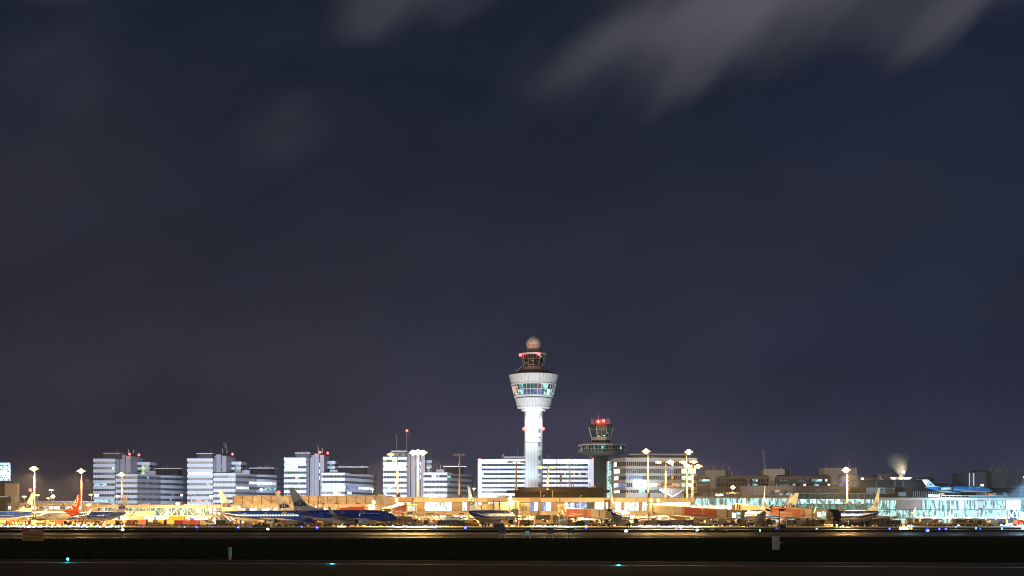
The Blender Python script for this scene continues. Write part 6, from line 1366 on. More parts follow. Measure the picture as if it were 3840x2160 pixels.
# unseen roof lamps added to brighten the pale facades, facing away from the apron
for px, dep, zb, pw, c_ in ((390, 640, 9.5, 15000, (.70, .78, 1)), (560, 640, 9.5, 14000, (.62, .74, 1)), (750, 640, 13, 16000, (.68, .80, 1)), (900, 640, 13, 13000, (.70, .80, 1)), (1110, 640, 13, 17000, (.72, .80, 1)), (1290, 640, 13, 12000, (.80, .84, 1)),
                             (1480, 640, 12, 16000, (.80, .84, 1)), (715, 640, 14, 13000.5, (.85, .85, 1)), (1050, 640, 15, 13000.5, (.85, .85, 1)), (1425, 640, 14, 11000.5, (.85, .85, 1)), (1785, 640, 13, 13000.5, (.85, .85, 1)), (1650, 640, 11, 14000, (.80, .84, 1)), (1850, 712, 12, 4600, (.80, .84, 1)), (2110, 712, 12, 4600, (.82, .84, 1)), (1985, 712, 12, 3500, (.76, .84, 1))):
    p = Vector((X(px, dep), dep, zb)); q = thing('added_roof_floodlight', None, 'floodlight', p); reg(q, 'added floodlight aimed at the facade behind', px, 'floodlight', 'added facade floodlights behind the piers')
    m_ = MB(); m_.box(p.x - .4, p.x + .4, dep - .2, dep + .3, zb, zb + .5); m_.tube((p.x, dep, zb - 9 if zb > 9 else 0), (p.x, dep, zb), .1); m_.build('lamp_housing', [STEEL], q)
    tgt = Vector((-70 if pw % 1 else 0, 200, 22)); light(q, p + Vector((0, .9, .7)), pw * 20, tuple(a_ * b_ for a_, b_ in zip(c_, (.86, .93, 1))) if dep != 712 else c_, .5, 'SPOT', tgt, 105, .9)
for px, dep, pw, c_ in ((2450, 545, 19000, (.80, .90, 1)), (2700, 585, 5000, (1, .85, .72)), (2960, 570, 6000, (1, .88, .8))):  # more unseen lamps, added to brighten the terminal fronts
    p = Vector((X(px, dep), dep, 12.0)); q = thing('added_roof_floodlight', None, 'floodlight', p); reg(q, 'added floodlight aimed at the facade behind', px, 'floodlight', 'added facade floodlights behind the piers')
    m_ = MB(); m_.box(p.x - .3, p.x + .3, dep - .2, dep + .3, 11.6, 12.0); m_.build('lamp_housing', [STEEL], q); light(q, p + Vector((0, .9, .5)), pw * 4, c_, .4, 'SPOT', Vector((0, 60, 16)), 120, .9)
p = P(2001, 1862, 640); q = thing('added_tower_floodlight', 'added floodlight behind the dark roof block aimed up at the tower head', 'floodlight', p); m_ = MB(); m_.box(p.x - .6, p.x + .6, 639.6, 640.4, p.z - .5, p.z + .4); m_.build('lamp_housing', [STEEL], q); light(q, p + Vector((0, .6, 1)), 190000, (.84, .92, 1), .5, 'SPOT', Vector((0, 55, 70)), 60, .7)  # hidden lamp added to brighten the tower head

# lamps under the walkway and along the braced hall
for i_, px in enumerate(range(392, 1450, 66)):
    dep = 582 if px < 870 else 588; p = P(px, 1941, dep); R = thing('canopy_lamp', None, 'lamp', p); reg(R, 'white lamp under the pier canopy', px, 'lamp', 'canopy lamps under the piers')
    m_ = MB(); m_.box(p.x - .4, p.x + .4, dep - .2, dep + .2, p.z, p.z + .3); m_.build('lamp_housing', [GLOW('warm_glow', (1, .78, .5), 6)], R); light(R, p + Vector((0, -.8, -.4)), 2000, (1, .74, .38), .45)
for i_, px in enumerate(range(410, 1450, 130)):  # arm lamps added to brighten the walkway and hall walls
    dep = 575 if px < 870 else 580; p = P(px, 1888, dep); R = thing('added_wall_floodlight', None, 'floodlight', p); reg(R, 'added arm floodlight at the pier wall', px, 'floodlight', 'added arm floodlights before the pier')
    m_ = MB(); m_.box(p.x - .3, p.x + .3, dep - .2, dep + .2, p.z, p.z + .3); m_.bar((p.x, dep, p.z + .2), (p.x, dep + 10, p.z + .2), .1); m_.build('lamp_housing', [STEEL], R); light(R, p + Vector((0, .2, -.3)), 3800, (1, .64, .28), .3, 'SPOT', Vector((0, .75, -.65)), 150, .6)
for i_, px in enumerate(range(1480, 2600, 140)):  # arm lamps added to brighten the pier front
    dep = 488; p = P(px, 1860, dep); R = thing('added_wall_floodlight', None, 'floodlight', p); reg(R, 'added arm floodlight at the pier wall', px, 'floodlight', 'added arm floodlights before the pier')
    m_ = MB(); m_.box(p.x - .2, p.x + .2, dep - .2, dep + .2, p.z, p.z + .2); m_.bar((p.x, dep, p.z + .15), (p.x, dep + 13, p.z - .2), .09); m_.build('lamp_housing', [STEEL], R); light(R, p + Vector((0, .2, -.3)), 4300, (1, .60, .25), .3, 'SPOT', Vector((0, .65, -.75)), 155, .6)

for dx_ in (-3.2, 0, 3.2):  # hidden lamps added to lift the lower tower shaft
    p = Vector((X(2001, 695) + dx_, 678, 14)); q = thing('added_tower_floodlight', None, 'floodlight', p); reg(q, 'added shaft floodlight hidden at the tower foot', 1990 + dx_, 'floodlight', 'added tower foot floodlights'); m_ = MB(); m_.box(p.x - .4, p.x + .4, 677.7, 678.3, 13.2, 13.8); m_.build('lamp_housing', [STEEL], q); light(q, p + Vector((0, .3, .2)), 5500, (.60, .86, 1), .3, 'SPOT', Vector((0, 12, 28)), 75, .8)

# taxiway lights
def taxi(px, y, c, big=0.0, desc=None, d=None):
    d = d or max(150, min(GD(y) if y > 1976.5 else 398, 402)); colr = {'b': (.015, .03, 1), 't': (.1, .95, 1), 'w': (.8, 1, .95), 'r': (1, .5, .4)}[c]
    nm = {'b': 'blue', 't': 'teal', 'w': 'white', 'r': 'pinkish'}[c]; p = Vector((X(px, d), d, max(.25, Z(y, d))))
    R = thing('taxiway_light', None, 'taxiway light', (p.x, p.y, 0), 0, 'taxiway edge lights'); m_ = MB(); rr_ = .20 + .24 * big if big >= 0 else .10
    m_.ball(p, rr_, 8, 6); m_.build('lens', [GLOW('tl_' + c, colr, 6 if c == 'b' else 4)], R)
    if rr_ > .25: m_ = MB(); m_.ball(p - Vector((0, rr_ * .7, 0)), rr_ * .5, 8, 6); m_.build('bulb_glass', [GLOW('tlc_' + c, tuple(.5 + .5 * q for q in colr), 3)], R)
    m_ = MB(); m_.tube((p.x, p.y, 0), (p.x, p.y, p.z - rr_ * .8), .08, n=6); m_.build('stem', [DKGREY], R)
    light(R, p + Vector((0, -rr_ - .2, .25)), (8 + 50 * big) * (1.6 if c == 'b' else 1) if big >= 0 else 4, colr, .18 if big >= 0 else .06)
    reg(R, f'{"large " if big > .5 else ""}{nm} taxiway edge light', px, 'taxiway light', 'taxiway edge lights'); return R
for px, y, c, b_ in ((12, 1977, 'b', .4), (84.5, 1978.5, 'b', .8), (299, 1978.5, 'b', 1), (30, 1974, 't', .3), (70, 1974, 't', .4), (111, 1975, 't', .4), (148.5, 1974, 't', .5), (144, 1979, 't', .1), (196, 1978, 't', .3), (224.5, 1974.5, 't', .4), (260, 1977, 't', .4), (176, 1977, 't', 0), (326, 1980, 't', 0),
                    (366, 1973.5, 't', .3), (358, 1977.5, 't', .15), (376.5, 1979, 't', .5), (400, 1979.5, 't', .3), (408.5, 1979, 't', .2), (418, 1977.5, 't', .5), (434.5, 1978, 't', .3), (445, 1977.5, 't', .4), (457.5, 1978, 't', .3), (461, 1990.5, 'w', .4), (457, 1990.5, 'r', .1), (536, 1980, 'b', 0),
                    (693, 1979.5, 'b', .3), (736.5, 1979.5, 'b', .3), (740.5, 1981, 'b', .2), (797, 1979, 'b', .2), (894, 1981, 'b', .8), (941, 1979, 'b', 0), (1005.5, 1988, 'w', .3), (1002, 1988, 'r', 0), (1132, 1978.5, 'b', .3), (1189.5, 1982, 'b', .6), (1632, 1982, 'b', .3), (1745, 1983, 'b', .8), (2197, 1982, 'b', .5), (2348.5, 1995.5, 'w', .4), (2344, 1995.5, 'r', .1),
                    (2537, 1984.5, 'b', .3), (2552.5, 1984.5, 'b', .3), (2614, 1992, 'w', .4), (2850, 1993.5, 't', 0), (2912.5, 1985.5, 'b', .1), (3062, 1986.5, 'b', .5), (3335.5, 1986.5, 'b', .3), (3477.5, 1994, 'b', 1.1), (3522, 1988, 'b', .3), (3546.5, 1987.5, 'b', .25), (3675.5, 1988, 'b', .2), (3660, 1985, 't', 0), (3757.5, 1985.5, 't', .1), (3835, 1986, 't', .25)):
    taxi(px, y, c, b_)
R = taxi(254, 2108.5, 't', -.45, d=GD(2109.5)); light(R, Vector((X(254, 94), 93.8, .12)), 9, (.1, .95, 1), .1)
for px, y, pw in ((1245, 2115, 30), (2320, 2120, 30), (330, 2109.2, 14)):
    if pw < 20: continue
    d = GD(y); p = Vector((X(px, d), d, .05)); R = thing('centreline_light', None, 'runway light', (p.x, p.y, 0), 0, 'inset runway lights'); m_ = MB(); m_.lathe([(.16, .008), (.14, .03), (.06, .045)], p.x, p.y, 12); m_.build('lens', [GLOW('tl_t2', (.1, .8, 1), 2)], R); light(R, p + Vector((0, -.15, .10)), pw * .55, (.1, .75, 1), .06)
    reg(R, 'flush teal runway light', px, 'runway light', 'inset runway lights')

# ================================================================== signs and field equipment
d = 172.0; cxp = X(123.5, d); sc = d / F; R = thing('stop_sign', 'leaning red and yellow STOP 06-24 board before the taxiway', 'sign', (cxp, d, 0))
tl = math.radians(2.2)
def sgn(u, v_, o_=0.0):     # u right, v up in metres from board centre
    u *= 1.387; v_ *= 1.387; o_ *= 1.4
    return Vector((u * math.cos(tl) + v_ * math.sin(tl) * .55, -o_, Z(2005.5, d) - u * math.sin(tl) + v_ * math.cos(tl)))
hw, hh = 1.04, .585
def sq(u0, u1, v0, v1, o_, mt, nm, par):
    m_ = MB(); f_ = [sgn(u0, v0, o_), sgn(u1, v0, o_), sgn(u1, v1, o_), sgn(u0, v1, o_)]; b_ = [p + Vector((0, .05, 0)) for p in f_]; m_.loft([b_, f_]); return m_.build(nm, [mt], par, world=False)
SR = M('sign_red', (.30, .012, .02), .5, var=.1); SY = M('sign_yellow_dim', (.34, .18, .002), .6, var=.15); SK = M('sign_black', (.02, .01, .005), .6); SW = M('sign_white_dim', (.6, .5, .5), .5)
bd = sq(-hw, hw, -hh, hh, 0, SY, 'board', R); sq(-hw, hw, .21, hh + .01, .055, SR, 'red_panel', R)
T = lambda u0, v0: (lambda u, v_: sgn(u + u0, v_ + v0, .12))
text('STOP', .27, SW, R, T(.03, .40), bold=.008); text('06-24', .16, SW, R, T(.68, .40))
m_ = MB()
for a, b in (((.46, .30), (.90, .30)), ((.90, .30), (.90, .52)), ((.90, .52), (.46, .52)), ((.46, .52), (.46, .30))): m_.bar(sgn(*a, .12), sgn(*b, .12), .018)
m_.build('number_border', [SW], R, world=False)
text('start-/landingsbaan', .235, SK, R, T(.0, .02), bold=.006); text('zonder toestemming van toren', .165, SK, R, T(.0, -.25), bold=.004); text('is oprijden niet toegestaan', .165, SK, R, T(.0, -.45), bold=.004)
m_ = MB()
for u in (-.7, .7): m_.tube((u * 1.3, .08, 0), sgn(u, -hh + .1) + Vector((0, .08, 0)), .05, n=8)
m_.build('post', [DKGREY], R, world=False)
d = 100; R = thing('marker_post', 'yellow and blue marker post upright at the runway edge', 'marker', (X(862.5, d), d, 0)); x_ = X(862.5, d)
m_ = MB(); m_.box(x_ - .11, x_ + .11, d - .08, d + .08, .83, 1.0); m_.box(x_ - .10, x_ + .10, d - .08, d + .08, .1, .26); m_.box(x_ - .05, x_ + .05, d - .05, d + .05, 0, .1); m_.build('end_cap', [M('cap_yellow', (.26, .19, .03), .5)], R)
m_ = MB(); m_.box(x_ - .10, x_ + .015, d - .075, d + .075, .26, .83); m_.build('dark_face', [M('post_blue', (.02, .10, .4), .4)], R); m_ = MB(); m_.box(x_ + .015, x_ + .12, d - .07, d + .07, .26, .83); m_.build('light_face', [M('post_lightblue', (.02, .20, .45), .4)], R)
# precision approach light units
PG = M('unit_grey', (.05, .055, .06), .5)
def papi(px, yb, yt, d, desc, glint=False, wide=26):
    x_ = X(px, d); w_ = wide / F * d / 2; zb, zt = Z(yb, d), Z(yt, d); R = thing('approach_light_unit', desc, 'approach light', (x_, d, 0), 0, 'approach slope light units')
    m_ = MB(); m_.loft([[(x_ - w_ * .8, d + .9, zb), (x_ + w_, d + .9, zb), (x_ + w_, d + .9, zt), (x_ - w_, d + .9, zt)], [(x_ - w_ * .7, d - .3, zb), (x_ + w_ * .95, d - .3, zb + .05), (x_ + w_ * .95, d - .3, zt - .1), (x_ - w_ * .9, d - .3, zt - .1)]]); bx = m_.build('housing', [PG], R)
    m_ = MB(); m_.box(x_ - w_ * 1.05, x_ + w_ * 1.1, d - .35, d + .95, zt, zt + .06); m_.bar((x_ + w_ * 1.0, d, zt + .05), (x_ + w_ * 1.7, d, zt + .22), .04, m=1); m_.box(x_ + w_ * 1.6, x_ + w_ * 1.8, d - .05, d + .05, zt + .18, zt + .28, 1); m_.build('cover', [PG, M('tip_white', (.7, .7, .7), .5)], R)
    m_ = MB()
    for u in (-.9, .75, .95): m_.box(x_ + w_ * u - .05, x_ + w_ * u + .05, d + .1, d + .2, 0, zb)
    m_.build('leg', [M('leg_white', (.5, .5, .5), .5)], R)
    m_ = MB(); m_.box(x_ - w_ * .6, x_ + w_ * .6, d - .36, d - .31, zb + (zt - zb) * .15, zb + (zt - zb) * .5); m_.build('lens', [M('lens_painted_glint', (.1, .5, .55), .2, emit=.5) if glint else M('lens_dim', (.03, .12, .13), .2)], bx)  # glint put on the lens as emission; the unit is unlit
for i, (px, gl, lb) in enumerate(((1884, 0, 'dark approach light unit on legs nearest the dark signboard'), (1977, 1, 'approach light unit with a painted teal lens glint'), (2063, 0, 'dark approach light unit on legs before the orange cone'), (2140, 0, 'dark approach light unit beside the grey legs of its row end'))): papi(px, 2001, 1986, 194, lb, gl)
for px, lb in ((2611, 'far approach light unit directly over the white taxi light'), (2650, 'far approach light unit second along from the white taxi light'), (2688, 'far approach light unit third along from the white taxi light'), (2723, 'far approach light unit under the brown bridge support leg')): papi(px, 1990, 1981.5, 300, lb, px in (2611, 2723), 17)
d = 196; R = thing('dark_signboard', 'black blank signboard seen from behind below the airliner engine', 'sign', (X(1872, d), d, 0)); m_ = MB(); m_.box(X(1851, d), X(1892.5, d), d, d + .2, Z(1986, d), Z(1964, d)); m_.build('board', [M('board_back', (.03, .03, .034), .5)], R)
m_ = MB(); m_.box(X(1870, d) - .1, X(1870, d) + .1, d + .1, d + .2, 0, Z(1986, d)); m_.build('post', [DKGREY], R)
def lit_sign(px0, px1, y0, y1, d, desc, dark=None):
    R = thing('taxiway_sign', desc, 'sign', (X((px0 + px1) / 2, d), d, 0), 0, 'lit taxiway signs'); GYL = GLOW('sign_lit_yellow', (1, .86, .38), 2.2)
    m_ = MB(); m_.box(X(px0, d), X(px1, d), d, d + .3, Z(y1, d), Z(y0, d)); m_.build('housing', [M('sign_frame', (.5, .35, .05), .5)], R)
    q1 = dark or px1; q_ = [(px0 + 1, q1 - 1)] if dark else [(px0 + 1, px0 + (px1 - px0) * .57), (px0 + (px1 - px0) * .61, px1 - 1)]
    for a, b in q_: m_ = MB(); m_.box(X(a, d), X(b, d), d - .03, d, Z(y1 - 1, d), Z(y0 + 1, d)); m_.build('lit_face', [GYL], R)
    if dark:
        m_ = MB(); m_.box(X(q1, d), X(px1 - 1.5, d), d - .03, d, Z(y1 - 1, d), Z(y0 + 1, d)); bf = m_.build('black_face', [SK], R)
        cx_ = X((q1 + px1 - 1.5) / 2, d); text('A9', .98, GLOW('sign_text_yellow', (1, .8, .2), 1.8), bf, lambda u, v_: Vector((cx_ + u, d - .06, Z((y0 + y1) / 2, d) + v_)) - R.location, bold=.03)
    m_ = MB()
    for q in (px0 + 4, px1 - 4): m_.tube((X(q, d), d + .15, 0), (X(q, d), d + .15, Z(y1, d)), .06, n=6)
    m_.build('leg', [DKGREY], R); light(R, (X((px0 + q1) / 2, d), d - .8, Z(y1, d) + .3), 160, (1, .8, .3), .3)
lit_sign(1263.5, 1299, 1971, 1982.5, 385, 'glowing yellow taxiway sign of two panels before the big blue airliner'); lit_sign(3371, 3423, 1975, 1988, 330, 'glowing taxiway sign with a black A9 panel at its end', 3405)
# wind mast and cabinet
d = 131; R = thing('wind_mast', 'slim mast with a crossarm, vane tail and grey instrument boxes in the grass', 'weather mast', (X(2922, d), d, 0)); xm = X(2922, d)
m_ = MB(); m_.tube((xm, d, 0), (xm, d, Z(1909, d)), .055, .05, 8); m_.build('mast', [M('mast_grey', (.12, .12, .14), .5)], R)
m_ = MB(); m_.bar(P(2868, 1908.5, d), P(2947, 1909.5, d), .07, .07); m_.build('crossarm', [BLACK], R)
m_ = MB(); m_.slab([(X(a, d), Z(b, d)) for a, b in ((2885, 1904), (2896, 1892), (2903, 1890), (2898, 1898), (2892, 1906))][::-1], d - .015, d + .015); m_.slab([(X(a, d), Z(b, d)) for a, b in ((2868, 1908), (2876, 1916), (2886, 1917), (2894, 1915), (2884, 1911))][::-1], d - .015, d + .015); m_.build('vane_tail', [M('vane_navy', (.01, .012, .03), .5)], R)
m_ = MB(); m_.slab([(X(a, d), Z(b, d)) for a, b in ((2920, 1911), (2930, 1917), (2940, 1915), (2948, 1909), (2936, 1910))][::-1], d - .02, d + .02)
for a in (0, 2.1, 4.2): m_.ball((X(2933, d) + .14 * math.cos(a), d + .14 * math.sin(a), Z(1903, d)), .07, 8, 5)
m_.tube(P(2933, 1909, d), P(2933, 1902, d), .03, n=6); m_.build('cup_sensor', [BLACK], R)
m_ = MB(); m_.box(X(2914, d), X(2922, d), d - .15, d + .15, Z(1985.5, d), Z(1968, d)); m_.build('pale_box', [M('box_pale', (.30, .33, .36), .5)], R); m_ = MB(); m_.box(X(2923.5, d), X(2945.5, d), d - .2, d + .25, Z(1985, d), Z(1969, d)); m_.box(X(2926, d), X(2943, d), d - .22, d - .2, Z(1982, d), Z(1972, d), 1); m_.build('dark_box', [PG, BLACK], R)
m_ = MB(); m_.slab([(X(a, d), Z(b, d)) for a, b in ((2921, 2034), (2934, 2034), (2921, 2041))][::-1], d - .1, d + .1); m_.box(X(2932.5, d), X(2935, d), d - .05, d + .05, Z(2036, d), Z(2033.5, d), 1); m_.build('bracket', [M('bracket_grey', (.25, .26, .27), .5), M('tip_white', (.7, .7, .7), .5)], R)
R = thing('field_cabinet', 'pale grey metal cabinet with a small lock at the foot of the wind mast', 'cabinet', (X(2910, d), d, 0)); CG = M('cabinet_grey', (.27, .29, .30), .5, var=.06)
m_ = MB(); m_.box(X(2898.5, d), X(2921, d), d - .25, d + .3, .0, Z(2013, d)); m_.box(X(2897, d), X(2922.5, d), d - .3, d + .35, Z(2013, d), Z(2011.5, d)); m_.build('body', [CG], R)
m_ = MB(); m_.box(X(2900, d), X(2918, d), d - .265, d - .25, .06, Z(2015, d)); dr = m_.build('door', [CG], R); m_ = MB(); m_.box(X(2903, d), X(2905, d), d - .28, d - .265, Z(2038, d), Z(2035, d)); m_.build('lock', [BLACK], dr)
d = 370; m_ = MB(); m_.box(X(3135, d), X(3138.5, d), d, d + .2, Z(1992, d), Z(1973, d)); o = m_.build('green_marker', [GLOW('marker_green', (.7, 1, .15), 1.3)]); tag(o, 'thin glowing yellow-green stake in front of the teal hall airliner', 'marker')
for px in (1553, 1558, 1695, 1699.5): m_ = MB(); e = 300; m_.box(X(px, e), X(px + 2, e), e, e + .1, Z(1992, e), Z(1987, e)); m_.box(X(px + .7, e), X(px + 1.3, e), e, e + .1, 0, Z(1992, e)); o = m_.build('edge_marker', [M('marker_pink', (.5, .3, .25), .5)]); reg(o, 'tiny pinkish edge marker stake', px, 'marker', 'edge marker stakes')
m_ = MB(); e = 412; m_.box(X(944, e), X(1012, e), e, e + 5, 0, Z(1970, e)); m_.box(X(946, e), X(1000, e), e + .5, e + 4, Z(1970, e), Z(1968.5, e)); o = m_.build('grass_mound_bunker', [OLIVE]); tag(o, 'low dark olive block under the wing of the lit-window airliner', 'bunker')

# ================================================================== ground support equipment
rgv = random.Random(21)
PAL = {'red': REDP, 'orange': M('orange_cover', (.70, .13, .02), .6), 'yellow': YELLOW, 'cream': CB, 'white': WPAINT, 'brown': CREAM2, 'dark': DKGREY, 'blue': M('trolley_blue', (.03, .08, .35), .4), 'tan': M('tan_canvas', (.35, .24, .13), .7), 'grey': GREYP, 'purple': M('purple_canvas', (.12, .07, .18), .6)}
def wheels(R, xs_, y0, y1, r, par=None):
    for x_ in xs_:
        for y_ in (y0, y1): m_ = MB(); m_.tube((x_, y_ - .12, r), (x_, y_ + .12, r), r, n=10); m_.build('wheel', [TYRE], par or R, False)
def g_cart(c):      # open luggage trolley under a canvas roof
    R = thing('baggage_cart', None, 'baggage cart'); m_ = MB(); m_.box(-1.5, 1.5, -.8, .8, .5, .65); m_.bar((1.5, 0, .5), (2.3, 0, .4), .08); m_.build('bed', [DKGREY], R, False)
    m_ = MB(); 
    for x_ in (-1.45, 0, 1.45):
        for y_ in (-.75, .75): m_.bar((x_, y_, .65), (x_, y_, 2.0), .07)
    m_.build('frame', [CREAM2], R, False); m_ = MB(); m_.box(-1.55, 1.55, -.85, .85, 2.0, 2.1); m_.box(-1.5, -1.42, -.8, .8, .65, 2.0); m_.build('canopy', [PAL[c]], R, False)
    m_ = MB(); rr = random.Random(ord(c[0]))
    for i in range(5): x_ = -1.2 + i * .55; m_.box(x_, x_ + .5, -.6, .5, .66, .66 + rr.uniform(.35, .9), i % 2)
    m_.build('load', [PAL['brown'], PAL['dark']], R, False); wheels(R, (-1.1, 1.1), -.7, .7, .28); return R
def g_box(c):       # closed cart with slanted curtain sides
    R = thing('covered_cart', None, 'baggage cart'); m_ = MB(); m_.box(-1.6, 1.6, -.8, .8, .45, .6); m_.bar((1.6, 0, .5), (2.3, 0, .4), .08); m_.build('bed', [DKGREY], R, False)
    m_ = MB(); m_.slab([(-1.5, .6), (1.5, .6), (1.55, 1.7), (1.3, 2.0), (-1.3, 2.0), (-1.55, 1.7)][::-1], -.8, .8); m_.build('cover', [PAL[c]], R, False)
    m_ = MB(); 
    for x_ in (-1.5, -.5, .5, 1.5): m_.bar((x_, -.83, .6), (x_, -.83, 1.8), .06)
    m_.build('strap', [CREAM2], R, False); wheels(R, (-1.1, 1.1), -.7, .7, .28); return R
def g_dolly(c):     # container dolly with an aluminium container
    R = thing('container_dolly', None, 'dolly'); m_ = MB(); m_.box(-1.7, 1.7, -1, 1, .4, .52); m_.bar((1.7, 0, .45), (2.5, 0, .4), .08); m_.build('bed', [DKGREY], R, False)
    m_ = MB(); m_.slab([(-1.0, .53), (.7, .53), (1.2, 1.05), (1.2, 2.1), (-1.0, 2.1)][::-1], -.75, .75); m_.box(-.9, .6, -.78, -.75, .7, 1.95, 1); m_.build('container', [PAL[c], DKGREY if c != 'dark' else CREAM2], R, False); wheels(R, (-1.2, 1.2), -.8, .8, .22); return R
def g_flat(c):
    R = thing('flat_dolly', None, 'dolly'); m_ = MB(); m_.box(-1.7, 1.7, -.9, .9, .42, .56); m_.bar((1.7, 0, .45), (2.5, 0, .4), .08)
    for x_ in (-1.6, 1.6): m_.bar((x_, -.85, .5), (x_, -.85, 1.1), .06); m_.bar((x_, .85, .5), (x_, .85, 1.1), .06); m_.bar((x_, -.85, 1.1), (x_, .85, 1.1), .06)
    m_.build('bed', [PAL[c]], R, False); wheels(R, (-1.2, 1.2), -.75, .75, .24); return R
def g_tug(c):
    R = thing('tow_tractor', None, 'tractor'); m_ = MB(); m_.slab([(-1.6, .35), (1.6, .35), (1.6, .95), (.5, 1.05), (.35, 1.0), (-.6, 1.0), (-.7, 1.15), (-1.6, 1.15)][::-1], -.75, .75); m_.build('body', [PAL[c]], R, False)
    m_ = MB(); 
    for x_, y_ in ((-.7, -.65), (-.7, .65), (.5, -.65), (.5, .65)): m_.bar((x_, y_, 1.0), (x_ * .85, y_, 1.95), .07)
    m_.box(-.75, .6, -.72, .72, 1.95, 2.03); m_.box(-.45, -.05, -.35, .35, 1.0, 1.5, 1); m_.build('cab_frame', [PAL[c], DKGREY], R, False)
    m_ = MB(); m_.box(1.58, 1.64, -.6, -.35, .6, .8); m_.box(1.58, 1.64, .35, .6, .6, .8); m_.build('headlight', [L_WH], R, False); wheels(R, (-1.0, 1.0), -.68, .68, .34); return R
def g_van(c):
    R = thing('service_van', None, 'van'); m_ = MB(); m_.slab([(-2.5, .4), (2.4, .4), (2.5, 1.0), (1.9, 1.25), (1.3, 2.05), (-2.45, 2.1), (-2.5, .9)][::-1], -.95, .95); m_.build('body', [PAL[c]], R, False)
    m_ = MB(); m_.slab([(1.85, 1.25), (1.3, 1.95), (.4, 1.95), (.4, 1.25)][::-1], -.97, .97); m_.build('window', [GLASS], R, False); m_ = MB(); m_.box(-.4, .1, -.15, .15, 2.08, 2.25); m_.build('beacon', [GLOW('amber_beacon', (1, .5, .05), 4)], R, False)
    m_ = MB(); m_.box(2.44, 2.52, -.8, -.5, .75, .95); m_.box(2.44, 2.52, .5, .8, .75, .95); m_.build('headlight', [L_WH], R, False); wheels(R, (-1.6, 1.6), -.85, .85, .36); return R
def g_truck(c):     # high-loader catering truck
    R = thing('catering_truck', None, 'truck'); m_ = MB(); m_.slab([(2.2, .5), (3.8, .5), (3.8, 1.5), (3.5, 2.3), (2.2, 2.3)][::-1], -1.1, 1.1); m_.box(-3.8, 3.8, -.9, .9, .45, .75, 1); m_.build('cab', [PAL[c], DKGREY], R, False)
    m_ = MB(); m_.slab([(3.75, 1.55), (3.5, 2.2), (2.6, 2.2), (2.6, 1.55)][::-1], -1.12, 1.12); m_.build('window', [GLASS], R, False)
    m_ = MB(); m_.box(-3.8, 2.0, -1.2, 1.2, 1.1, 3.4); m_.build('box_body', [PAL[c]], R, False); m_ = MB()
    for s_ in (-1, 1): m_.bar((-2, s_ * .9, .8), (1, s_ * .9, 1.1), .12); m_.bar((1, s_ * .9, .8), (-2, s_ * .9, 1.1), .12)
    m_.build('scissor_lift', [DKGREY], R, False); wheels(R, (-2.4, 2.7), -1.0, 1.0, .48); return R
def g_belt(c):
    R = thing('belt_loader', None, 'belt loader'); m_ = MB(); m_.box(-2.6, 2.0, -.8, .8, .4, .95); m_.box(-.6, .4, -.9, -.3, .95, 1.5); m_.build('chassis', [PAL[c]], R, False)
    m_ = MB(); m_.bar((-3.6, .2, .7), (3.4, .2, 2.9), .75, .22); m_.build('conveyor', [PAL['grey']], R, False); m_ = MB(); m_.bar((-3.5, -.2, 1.2), (3.3, -.2, 3.35), .06); m_.bar((1.5, .2, .9), (2.2, .2, 2.4), .12); m_.bar((-3.5, -.2, .8), (-3.5, -.2, 1.2), .05); m_.bar((3.3, -.2, 2.8), (3.3, -.2, 3.35), .05); m_.build('handrail', [YELLOW], R, False); wheels(R, (-1.8, 1.3), -.7, .7, .36); return R
def g_stairs(c):    # mobile boarding stairs
    R = thing('boarding_stairs', None, 'boarding stairs'); m_ = MB(); m_.box(-2.6, 2.2, -.9, .9, .4, .7); m_.box(-2.0, -1.6, -.7, .7, .7, 3.2); m_.bar((2.0, .6, .7), (-1.8, .6, 3.6), .12); m_.build('chassis', [PAL[c]], R, False)
    m_ = MB()
    for i in range(13): t = i / 12; x_, z_ = 2.6 - t * 4.4, .5 + t * 3.6; m_.box(x_ - .17, x_ + .17, -.65, .65, z_ - .05, z_)
    m_.box(-3.0, -1.7, -.7, .7, 4.05, 4.15); m_.build('step', [STEEL], R, False)
    m_ = MB()
    for s_ in (-.72, .72):
        m_.bar((2.6, s_, .5), (-1.8, s_, 4.1), .1, .3); m_.bar((2.6, s_, 1.5), (-1.8, s_, 5.1), .07); m_.bar((-1.8, s_, 5.1), (-3.0, s_, 5.1), .07)
        for t in (0, .25, .5, .75, 1): m_.bar((2.6 - 4.4 * t, s_, .5 + 3.6 * t), (2.6 - 4.4 * t, s_, 1.5 + 3.6 * t), .05)
    m_.build('handrail', [PAL['cream']], R, False); wheels(R, (-1.9, 1.7), -.75, .75, .34); return R
def g_cone(c):
    R = thing('traffic_cone', None, 'cone'); m_ = MB(); m_.lathe([(.3, 0), (.3, .06), (.2, .07), (.05, .85)], 0, 0, 10); m_.build('cone_body', [PAL['orange']], R, False); m_ = MB(); m_.lathe([(.155, .36), (.115, .56)], 0, 0, 10); m_.build('white_band', [WPAINT], R, False); return R
def g_barrier(c):
    R = thing('striped_barrier', None, 'barrier'); m_ = MB(); m_.box(-1.8, 1.8, -.15, .15, 0, 1.05); m_.build('board', [YELLOW], R, False); m_ = MB()
    for i in range(6): x_ = -1.7 + i * .6; m_.slab([(x_, .05), (x_ + .28, .05), (x_ + .02, 1.0), (x_ - .26 + .3, 1.0)][::-1] if False else [(x_ + .1, .05), (x_ + .38, .05), (x_ + .12, 1.0), (x_ - .16, 1.0)][::-1], -.18, -.15)
    m_.build('stripe', [M('stripe_red', (.3, .05, .02), .5)], R, False); return R
